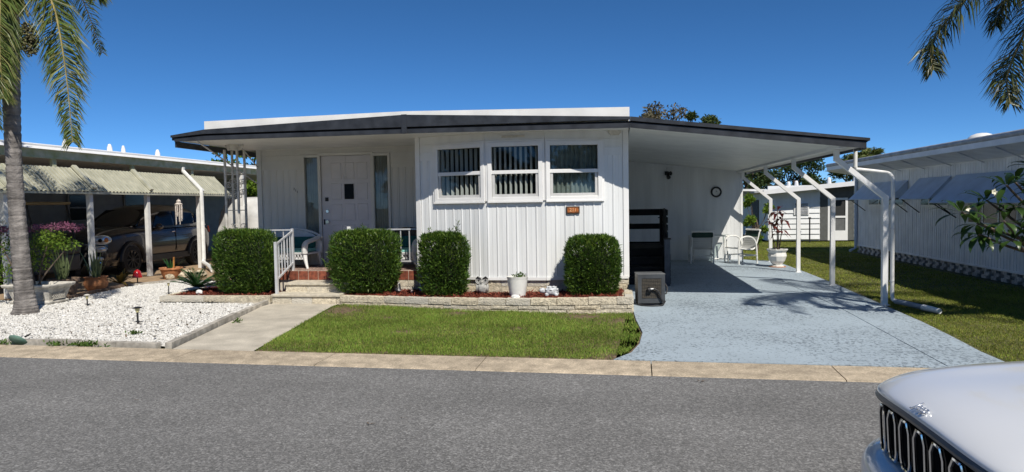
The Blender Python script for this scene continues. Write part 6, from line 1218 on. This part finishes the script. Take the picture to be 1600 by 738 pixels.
# body: wings, bumper, doors lofted back from the nose
def TSV(x, y, z): return (x, CY + y, z)
def ring_s(w, zb, zm, zs): return [(-w * .9, zb), (-w, zb + .15), (-w * 1.0, zm), (-w * .99, zs - .1), (-w * .96, zs), (0, zs + .02), (w * .96, zs), (w * .99, zs - .1), (w * 1.0, zm), (w, zb + .15), (w * .9, zb)]
stb = [(1.18, (.74, .40, .62, .74)), (1.4, (.81, .26, .62, .84)), (1.9, (.84, .24, .65, .92)), (2.4, (.86, .24, .66, 1.0)), (3.2, (.87, .24, .66, 1.02)), (4.4, (.87, .24, .68, 1.04)), (5.0, (.84, .28, .68, 1.02)), (5.25, (.76, .36, .66, .96))]
loft('body', stb, ring_s, MT['silver'], sv, TSV, 2)
stc = [(2.0, (.70, 1.0, .66, 1.01)), (2.45, (.80, 1.0, .68, 1.34)), (2.85, (.82, 1.0, .66, 1.56)), (3.5, (.82, 1.01, .66, 1.62)), (4.4, (.81, 1.02, .64, 1.58)), (4.95, (.79, 1.02, .62, 1.45)), (5.2, (.75, 1.0, .62, 1.08))]
loft('cabin', stc, ring_top, MT['silver'], sv, TSV, 2)
for s_ in (1, -1):
    patch(sv, 'side_window', [(2.55, .80 * s_, 1.08), (3.3, .815 * s_, 1.08), (3.3, .74 * s_, 1.44), (2.9, .75 * s_, 1.40)], gm, TSV, .02); patch(sv, 'side_window', [(3.38, .815 * s_, 1.07), (4.3, .81 * s_, 1.08), (4.25, .72 * s_, 1.49), (3.38, .725 * s_, 1.50)], gm, TSV, .02)
    for x_ in (1.72, 4.4): wheel(sv, TSV, x_, .84 * s_, .35, .22, s_, MT['rim'])
    mb = MB(); mb.ball(TSV(2.5, .95 * s_, 1.08), (.08, .11, .08), 12, 8); mb.build('mirror', MT['silver'], sv, smooth=True, angle=0)
mb = MB(); mb.grid([[TSV(x, y * (1 - .12 * k / 5), z + .05 - .10 * y * y) for y in (-.6, -.45, -.3, -.15, 0, .15, .3, .45, .6)] for k, (x, z) in enumerate(((2.12, 1.10), (2.25, 1.20), (2.4, 1.305), (2.55, 1.39), (2.7, 1.47), (2.8, 1.515)))]); mb.build('windscreen', gm, sv, smooth=True, angle=0)
# grille: dark panel that follows the nose, with seven chrome-framed slots
def gx(t, z): return nose(t) + .02 + .05 * max(0, (.80 - z))
rows = [[(gx(t, z) + .012, CY + HW * t, z - .075 * t * t) for t in [k / 16 * .78 - .78 + 0 for k in range(33)]] for z in (.875, .81, .73, .65, .56)]
mb = MB(); mb.grid(rows); gr = mb.build('grille', MT['suvtrim'], sv, smooth=True, angle=0)
mb = MB(); mb.tube([(gx(t, .83) - .006, CY + HW * t, .862 - .075 * t * t) for t in [k / 12 * .84 - .84 for k in range(25)]], .015, 8); mb.build('grille_top_trim', mat('dark_grey_trim', (.08, .085, .09), .35, .05), sv, smooth=True)
for k in range(7):
    tc = (k - 3) * .150; hw_ = .050 * (1.0); fr_ = []
    def q(t, z, o=0): return (gx(t, z) - .004 - o, CY + HW * t, z - .075 * t * t)
    zt, zb_ = .835, .675
    loop = [(tc - hw_ * .55, zt), (tc + hw_ * .55, zt), (tc + hw_, zt - .03), (tc + hw_ * .95, zb_ + .03), (tc + hw_ * .6, zb_), (tc - hw_ * .6, zb_), (tc - hw_ * .95, zb_ + .03), (tc - hw_, zt - .03)]
    mb = MB(); mb.tube([q(a, b, .004) for a, b in loop + loop[:1]], .0055, 6); fo = mb.build('slot_frame', MT['chrome'], gr, smooth=True)
    mb = MB(); n_ = len(loop); mb.add([q(a, b, -.004) for a, b in loop] + [q(tc + (a - tc) * .8, zb_ + (b - zb_) * .9 + .006, -.035) for a, b in loop], [(i, (i + 1) % n_, n_ + (i + 1) % n_, n_ + i) for i in range(n_)] + [tuple(range(n_, 2 * n_))]); mb.build('slot', MT['gap'], fo)
# bumper
bp = []
for z, o in ((.665, .06), (.66, -.03), (.63, -.065), (.58, -.075), (.50, -.06), (.42, -.03), (.36, .02), (.33, .10)):
    bp.append([(nose(t) * 1.0 + o + .02 + .06 * abs(t) ** 3, CY + HW * 1.06 * t, z - .045 * t * t) for t in T_])
mb = MB(); mb.grid(bp); mb.build('bumper', MT['silver'], sv, smooth=True, subsurf=1, angle=0)
mb = MB(); mb.tube([(nose(t) + .055, CY + HW * t, .672 - .04 * t * t) for t in [k / 12 * .9 - .9 for k in range(25)]], .016, 8); mb.build('bumper_shelf', MT['suvtrim'], sv, smooth=True)
for s_ in (1, -1):
    rows = [[(gx(t, z) + .004, CY + HW * t, z - .075 * t * t) for t in [s_ * (.64 + k * .04) for k in range(7)]] for z in (.845, .82, .79, .775)]
    mb = MB(); mb.grid(rows); mb.build('headlight', MT['carglass2'], sv, smooth=True, angle=0)
# raised chrome name badge on the bonnet
me = text_mesh('Jeep', .046, .002, 'name_badge', .12); me.materials.append(mat('bright_badge', (.82, .83, .85), .25, .02, metal=.8)); hp = Vector(hood_pt(.022, .02)); o = piece('name_badge', me, sv, (hp.x + .0, hp.y, hp.z + .006), (0, 0, 0))
h1, h2 = Vector(hood_pt(.012, .02)), Vector(hood_pt(.045, .02)); yy = (h2 - h1).normalized(); xx_ = Vector((0, -1, 0)); zz = xx_.cross(yy).normalized(); o.rotation_euler = Matrix((xx_, yy, zz)).transposed().to_euler()
# ------------------------------------------------------------------ palms
def frond(par, cps, nleaf, L, W, m, hang=.6, spread=1., seed=0, t0=.12):
    g = np.random.default_rng(seed); P_ = spline(cps, 26); mb = MB(); mb.tube(P_, [.028 * (1 - .85 * i / 25) for i in range(26)], 5)
    mb.cur = 0; fo = mb.build('frond', MT['rachis'], par, smooth=True)
    P = np.array([tuple(p) for p in P_]); ts = np.linspace(t0, .995, nleaf); idx = ts * 25; i0 = np.clip(idx.astype(int), 0, 24); fr = (idx - i0)[:, None]; c = P[i0] * (1 - fr) + P[i0 + 1] * fr; tan = norm(P[i0 + 1] - P[i0])
    upv = np.tile([0, 0, 1.], (nleaf, 1)); side = np.cross(tan, upv); sl = np.linalg.norm(side, axis=1, keepdims=True); alt = np.array([.3, -1, 0]); side = norm(np.where(sl > .25, side, np.cross(tan, alt))); nor = norm(np.cross(side, tan)); parts = []
    for s_ in (-1, 1):
        for ly in (0, 1):
            l = L * np.sin(np.clip(ts * 2.6 + .35, 0, 2.75)) * g.uniform(.75, 1.1, nleaf); ang = g.uniform(-.7, .7, nleaf)[:, None]
            d = norm(side * s_ * spread * np.cos(ang) + nor * np.sin(ang) * .8 + tan * g.uniform(.45, .9, nleaf)[:, None]); 
            # two segment leaflet that droops at the end
            mid = c + d * (l * .5)[:, None]; d2 = norm(d + np.array([0, 0, -1.]) * g.uniform(hang * .5, hang * 1.6, nleaf)[:, None]); tip = mid + d2 * (l * .55)[:, None]; w = norm(np.cross(d, nor + g.normal(0, .5, (nleaf, 3)))) * (W * g.uniform(.7, 1.2, nleaf))[:, None] * .5
            v = np.stack([c - w * .5, c + w * .5, mid + w, tip, mid - w], 1).reshape(-1, 3); b = np.arange(nleaf)[:, None] * 5
            parts.append((v, np.concatenate([b + np.array([[0, 1, 2, 4]]), b + np.array([[4, 2, 3, 3]])])))
    v, f = cat_np(parts); q = f[f[:, 2] != f[:, 3]]; t3 = f[f[:, 2] == f[:, 3]][:, :3]
    tri = np.concatenate([q[:, [0, 1, 2]], q[:, [0, 2, 3]], t3]); tag(np_obj('leaflets', v, tri, m, fo), kind='stuff'); return fo
lp = thing('palm_tree', 'queen palm with grey ringed trunk standing in white gravel at the left edge', 'palm tree', (-8.92, 9.12, 0))
pth = spline([(-8.92, 9.12, -.05), (-8.90, 9.12, .12), (-8.92, 9.11, .7), (-8.955, 9.11, 1.6), (-8.965, 9.11, 2.6), (-8.93, 9.1, 3.6), (-8.88, 9.1, 4.6)], 190); rr = []
for i, p in enumerate(pth):
    z = p.z; r = .112 + .075 * math.exp(-max(z, 0) / .22) + .006 * math.sin(z * 2.1); rr.append(r + (.0, .003, .004, -.006)[i % 4] * (.2 + .9 * abs(math.sin(i * .37))) + rnd.uniform(-.0012, .0012))
mb = MB(); mb.tube(pth, rr, 22); tr = mb.build('trunk', MT['palmtrunk'], lp, smooth=True, angle=25)
mb = MB(); mb.tube([(-8.85, 9.1, 4.5), (-8.84, 9.1, 4.8), (-8.83, 9.1, 5.5)], [.13, .15, .06], 14); mb.build('crown_shaft', MT['rachis'], lp, smooth=True)
c0 = V(-8.84, 9.1, 5.0)
cr_ = [[c0, (-8.35, 9.0, 4.98), (-8.02, 8.95, 4.5), (-7.86, 8.93, 3.6), (-7.79, 8.92, 2.55)],
       [c0, (-8.95, 8.85, 4.95), (-8.98, 8.68, 4.4), (-8.93, 8.66, 3.5), (-8.88, 8.68, 2.85)],
       [c0, (-8.75, 8.85, 5.0), (-8.68, 8.72, 4.5), (-8.70, 8.70, 3.8), (-8.70, 8.72, 3.2)],
       [c0, (-9.1, 8.9, 5.0), (-9.3, 8.75, 4.4), (-9.32, 8.72, 3.4), (-9.3, 8.75, 2.8)],
       [c0, (-8.4, 9.2, 5.35), (-8.0, 9.25, 5.25), (-7.7, 9.3, 4.98), (-7.6, 9.3, 4.75)],
       [c0, (-9.4, 9.3, 5.6), (-10.2, 9.5, 5.4), (-10.8, 9.6, 4.4)], [c0, (-9.0, 9.8, 5.7), (-9.1, 10.6, 5.5), (-9.1, 11.2, 4.4)], [c0, (-8.5, 9.7, 5.9), (-8.1, 10.4, 6.1), (-7.9, 11.0, 5.8)], [c0, (-9.2, 8.5, 5.8), (-9.6, 7.8, 5.8), (-9.9, 7.2, 4.9)], [c0, (-8.6, 8.4, 6.0), (-8.4, 7.6, 6.0), (-8.2, 7.0, 5.2)]]
for k, cps in enumerate(cr_): frond(lp, cps, 190 if k < 5 else 90, .56 if k < 5 else .42, .018, MT['palmleaf'], .9 if k < 5 else .6, 1., 10 + k)
mb = MB(); mb.tube(spline([(-8.8, 9.05, 4.75), (-8.55, 8.95, 4.68), (-8.42, 8.92, 4.4)], 8), .018, 6); fs = mb.build('fruit_stalk', MT['rachis'], lp)
n = 420; d = randdir(n); p = np.array([-8.40, 8.9, 4.06]) + d * np.array([.12, .12, .26]) * (rng.random(n) ** .35)[:, None]; b8 = np.array([(1, 0, 0), (-1, 0, 0), (0, 1, 0), (0, -1, 0), (0, 0, 1), (0, 0, -1)]) * .020; f8 = np.array([(0, 2, 4), (2, 1, 4), (1, 3, 4), (3, 0, 4), (2, 0, 5), (1, 2, 5), (3, 1, 5), (0, 3, 5)])
tag(np_obj('seed_cluster', (p[:, None] + b8[None]).reshape(-1, 3), (f8[None] + (np.arange(n) * 6)[:, None, None]).reshape(-1, 3), MT['seed'], lp), kind='stuff')
rp = thing('palm_tree', 'queen palm whose drooping fronds hang into the sky at upper right', 'palm tree', (6.0, 8.3, 0)); mb = MB(); pth = spline([(6.0, 8.3, -.05), (5.98, 8.3, 1.5), (5.95, 8.3, 3.2), (5.9, 8.3, 4.7)], 50); mb.tube(pth, [.115 + .06 * math.exp(-max(p.z, 0) / .25) + (.004 if i % 3 == 0 else 0) for i, p in enumerate(pth)], 16); mb.build('trunk', MT['palmtrunk'], rp, smooth=True, angle=0)
c0 = V(5.9, 8.3, 4.75)
for k, cps in enumerate(([c0, (5.0, 8.25, 4.6), (4.25, 8.2, 4.12), (3.75, 8.2, 3.62), (3.48, 8.2, 3.24), (3.50, 8.2, 2.95)], [c0, (5.2, 8.1, 4.5), (4.6, 8.1, 4.1), (4.2, 8.1, 3.7), (4.06, 8.1, 3.38)], [c0, (5.3, 8.5, 4.5), (4.8, 8.4, 4.0), (4.45, 8.3, 3.3), (4.27, 8.25, 2.85), (4.28, 8.2, 2.55)], [c0, (5.5, 8.2, 4.4), (5.05, 8.05, 3.8), (4.72, 8.0, 3.1), (4.65, 8.0, 2.6)],
        [c0, (6.4, 8.9, 5.2), (6.9, 9.6, 4.9), (7.2, 10.1, 3.9)], [c0, (6.6, 8.1, 5.2), (7.4, 8.0, 4.9), (7.9, 8.0, 3.8)], [c0, (6.2, 7.6, 5.3), (6.5, 6.8, 5.1), (6.7, 6.2, 4.0)], [c0, (5.5, 7.6, 5.4), (5.0, 6.9, 5.4), (4.6, 6.3, 4.6)], [c0, (5.7, 9.0, 5.5), (5.5, 9.8, 5.4), (5.4, 10.4, 4.5)], [c0, (6.2, 8.5, 5.6), (6.6, 8.7, 6.2), (7.0, 8.9, 6.4)])):
    frond(rp, cps, 140 if k < 4 else 90, .50, .015, MT['palmleafR'], .9, 1., 40 + k)
# plumeria whose leafy branches reach in from the right
pm_ = thing('plumeria_tree', 'plumeria with big dark leaves reaching in at the right edge', 'tree', (5.7, 9.2, 0)); base = V(5.7, 9.25, 0); mb = MB(); mb.tube([base, base + V(-.05, 0, .45), base + V(-.1, 0, .75)], [.07, .06, .05], 8); trk = mb.build('trunk', MT['bark'], pm_, smooth=True)
fork = base + V(-.1, 0, .72)
tips = [(4.22, 9.1, 1.36), (4.35, 9.0, 1.22), (4.55, 9.2, 1.50), (4.72, 9.1, 1.68), (4.62, 8.95, 1.25), (4.85, 9.15, 1.42), (4.92, 9.3, 1.72), (5.05, 9.0, 1.30), (5.2, 9.3, 1.62), (4.75, 9.0, 1.02), (5.1, 9.1, 1.05), (5.4, 9.2, 1.75), (5.5, 9.0, 1.4), (5.3, 9.5, 1.9), (5.9, 9.3, 1.8), (6.2, 9.4, 1.5), (5.8, 8.8, 1.5), (4.45, 9.15, 1.08)]
lm = {}
for k in range(6):
    L_ = .21 + .025 * k; W_ = .078; z = [0, .012, .02, .018, 0, -.03]; xs = [0, .2, .45, .7, .9, 1.]; ws = [.15, .6, 1., .85, .4, 0]; v = []; 
    for x_, w_, zz in zip(xs, ws, z): v += [(x_ * L_, -w_ * W_ / 2, zz * 1.2 + .008 * w_), (x_ * L_, 0, zz * 1.2), (x_ * L_, w_ * W_ / 2, zz * 1.2 + .008 * w_)]
    lm[k] = np_mesh('leaf', v, [(3 * i + j, 3 * i + j + 3, 3 * i + j + 4, 3 * i + j + 1) for i in range(5) for j in range(2)], MT['plumeria'], smooth=True)
for k, tp in enumerate(tips):
    tp = V(*tp); mid = fork.lerp(tp, .55) + V(rnd.uniform(-.05, .05), 0, rnd.uniform(-.18, .02)); mb = MB(); mb.tube(spline([fork, mid, tp], 9), [.026 - .0018 * q for q in range(9)], 6); br = mb.build('branch', MT['bark'], pm_, smooth=True)
    for j in range(rnd.randint(9, 13)):
        a = j * 2.4 + k; el = rnd.uniform(-.75, .6); d = V(math.cos(a) * math.cos(el), math.sin(a) * math.cos(el), math.sin(el)); sd_ = d.cross(V(0, 0, 1)).normalized(); nn = sd_.cross(d); piece('leaf', lm[rnd.randrange(6)], pm_, tp + d * .03, Matrix((d, -sd_, nn)).transposed().to_euler())
for c in ((4.26, 9.05, 1.40), (4.58, 9.1, 1.60), (4.60, 9.08, 1.55)): p = np.tile(np.array(c), (5, 1)); dd = np.array([[math.cos(a), .3 * math.sin(a) - .5, math.sin(a)] for a in np.arange(5) * 1.257]); v, f = leaves_np(p, dd, np.tile([0, -1., 0], (5, 1)), np.full(5, .045), np.full(5, .032)); np_obj('flower', v, f, MT['petal'], pm_)
# ------------------------------------------------------------------ broadleaf trees behind
def tree(label, x, y, h, cw, clumps, n, m, seed, leaf=.16, group='trees behind the houses', bare_=0, zlow=.45, tr=1.):
    g = np.random.default_rng(seed); r_ = random.Random(seed); t = thing('broadleaf_tree', label, 'tree', (x, y, 0), group); mb = MB(); mb.tube([(x, y, -.1), (x + .1, y, h * .3), (x, y, h * .55)], [.26 * tr, .2 * tr, .14 * tr], 8); mb.build('trunk', MT['bark'], t, smooth=True); parts = []
    for k in range(clumps):
        a = r_.uniform(0, 6.28); e = r_.random() ** .5; cz = h * (zlow + (1 - zlow) * r_.random()) ; wz = math.sqrt(max(.05, 1 - ((cz / h - .68) / .36) ** 2)); c = V(x + cw * e * wz * math.cos(a), y + cw * .8 * e * wz * math.sin(a), cz * .97); rad = cw * r_.uniform(.16, .30)
        mb = MB(); mb.tube(spline([(x, y, h * .4), V(x, y, h * .45).lerp(c, .5) + V(0, 0, -.2), c], 6), [q * tr for q in (.09, .07, .05, .04, .03, .02)], 5); mb.build('limb', MT['bark'], t)
        nk = n // clumps; d = g.normal(size=(nk, 3)); d = norm(d) * (g.random(nk) ** .5)[:, None] * rad * np.array([1.1, 1.1, .75]); parts.append(leaves_np(np.array(c) + d, norm(d) * .5 + g.normal(0, .6, (nk, 3)), g.normal(size=(nk, 3)), leaf * g.uniform(.6, 1.3, nk), leaf * .5 * g.uniform(.7, 1.3, nk), .1))
    v, f = cat_np(parts); tag(np_obj('crown', v, f, m, t), kind='stuff'); return t
tree('thin dull oak crown rising just right of the white roof edge', 2.0, 34, 6.25, 2.1, 26, 5200, MT['dullleaf'], 3, .17); tree('darker leafy crown above the carport roof, right of the dull oak', 4.2, 35, 5.95, 1.3, 18, 5200, MT['treeleaf'], 4, .17)
for k, (x, y, h, cw, lab) in enumerate(((5.2, 38, 4.0, 1.9, 'dark tree behind the carport back corner'), (7.6, 40, 3.7, 2.0, 'dark tree above the rear home roof, left of its vents'), (10.2, 41, 3.9, 2.0, 'dark tree above the middle of the rear home roof'), (12.6, 40, 3.8, 1.9, 'dark tree above the right end of the rear home roof'), (14.5, 42, 3.9, 1.8, 'dark tree behind the rear home, next to the grey neighbour roof'), (3.5, 41, 4.2, 1.8, 'dark tree hidden mostly by the carport wall'))): tree(lab, x, y, h, cw, 22, 6000, MT['treeleaf2'], 20 + k, .17, zlow=.2)
tree('yellow-green tree seen between porch column and porch wall', -15.9, 27.5, 4.35, 1.6, 18, 5000, MT['bougleaf'], 31, .2, zlow=.4); tree('low green shrub tree beside the shed corner post', 4.25, 21.5, 1.75, .45, 12, 1800, MT['bougleaf'], 33, .10, zlow=.15, tr=.2)
def fan_palm(label, x, y, h):
    t = thing('small_palm', label, 'palm tree', (x, y, 0)); mb = MB(); mb.tube([(x, y, 0), (x, y, h)], [.16, .12], 8); mb.build('trunk', MT['palmtrunk'], t); c = V(x, y, h)
    for k in range(18):
        a = k * 2.4; el = rnd.uniform(-.2, 1.3); L_ = rnd.uniform(.9, 1.2); d = V(math.cos(a) * math.cos(el), math.sin(a) * math.cos(el), math.sin(el)); frond(t, [c, c + d * L_ * .5 + V(0, 0, .08), c + d * L_ - V(0, 0, .22)], 26, .45, .05, MT['palmleaf'], .5, 1., 70 + k)
fan_palm('small palm crown peeking above the grey neighbour roof at right', 11.1, 32, 2.95)

# ------------------------------------------------------------------ far side of the street: unseen home and trees added for the windows to mirror
oh = thing('added_street_home', 'pale single-storey home added across the street behind the camera', 'house', (0, -16, 0))
mb = MB(); mb.box(-9, 3, -20, -15.9, 0, 2.7); mb.build('wall', MT['leftwall'], oh); mb = MB(); mb.box(-9.5, 9, -20.4, -15.3, 2.7, 2.9); mb.build('roof', MT['gutter'], oh)
for x in (-7.5, -4.5, -1.0): mb = MB(); mb.box(x, x + 1.4, -15.9, -15.85, 1.0, 2.1); wo = mb.build('window', MT['trim'], oh); mb = MB(); mb.box(x + .08, x + 1.32, -15.85, -15.84, 1.08, 2.02); mb.build('pane', MT['netgreen'], wo)
for x in (5, 8.7): mb = MB(); mb.box(x, x + .1, -15.6, -15.5, 0, 2.7); mb.build('post', MT['trim'], oh)
for k in range(14):  # trees added out of view to keep sky out of the window reflections
    tree('added tall tree, number %s from the west end of the row across the street' % ('one two three four five six seven eight nine ten eleven twelve thirteen fourteen'.split()[k]), -62 + k * 9.2, -27 + 2 * math.sin(k * 2.1), 10.5 + 1.2 * math.sin(k * 1.7), 5.2, 16, 3000, MT['treeleaf2'], 90 + k, .8, group='trees added across the street', zlow=.12)
for k, (x, y, h, cw, lab) in enumerate(((-12, -19, 7.5, 3.0, 'added tall tree left of the home across the street'), (-6, -24, 8.5, 3.6, 'added tall tree behind the left half of the home across the street'), (1, -24, 8, 3.4, 'added tall tree behind the middle of the home across the street'), (7, -23, 8.5, 3.6, 'added tall tree behind the carport of the home across the street'), (14, -20, 7.5, 3.2, 'added tall tree right of the home across the street'))): tree(lab, x, y, h, cw, 16, 3000, MT['treeleaf2'], 50 + k, .34, group='trees added across the street', zlow=.25)
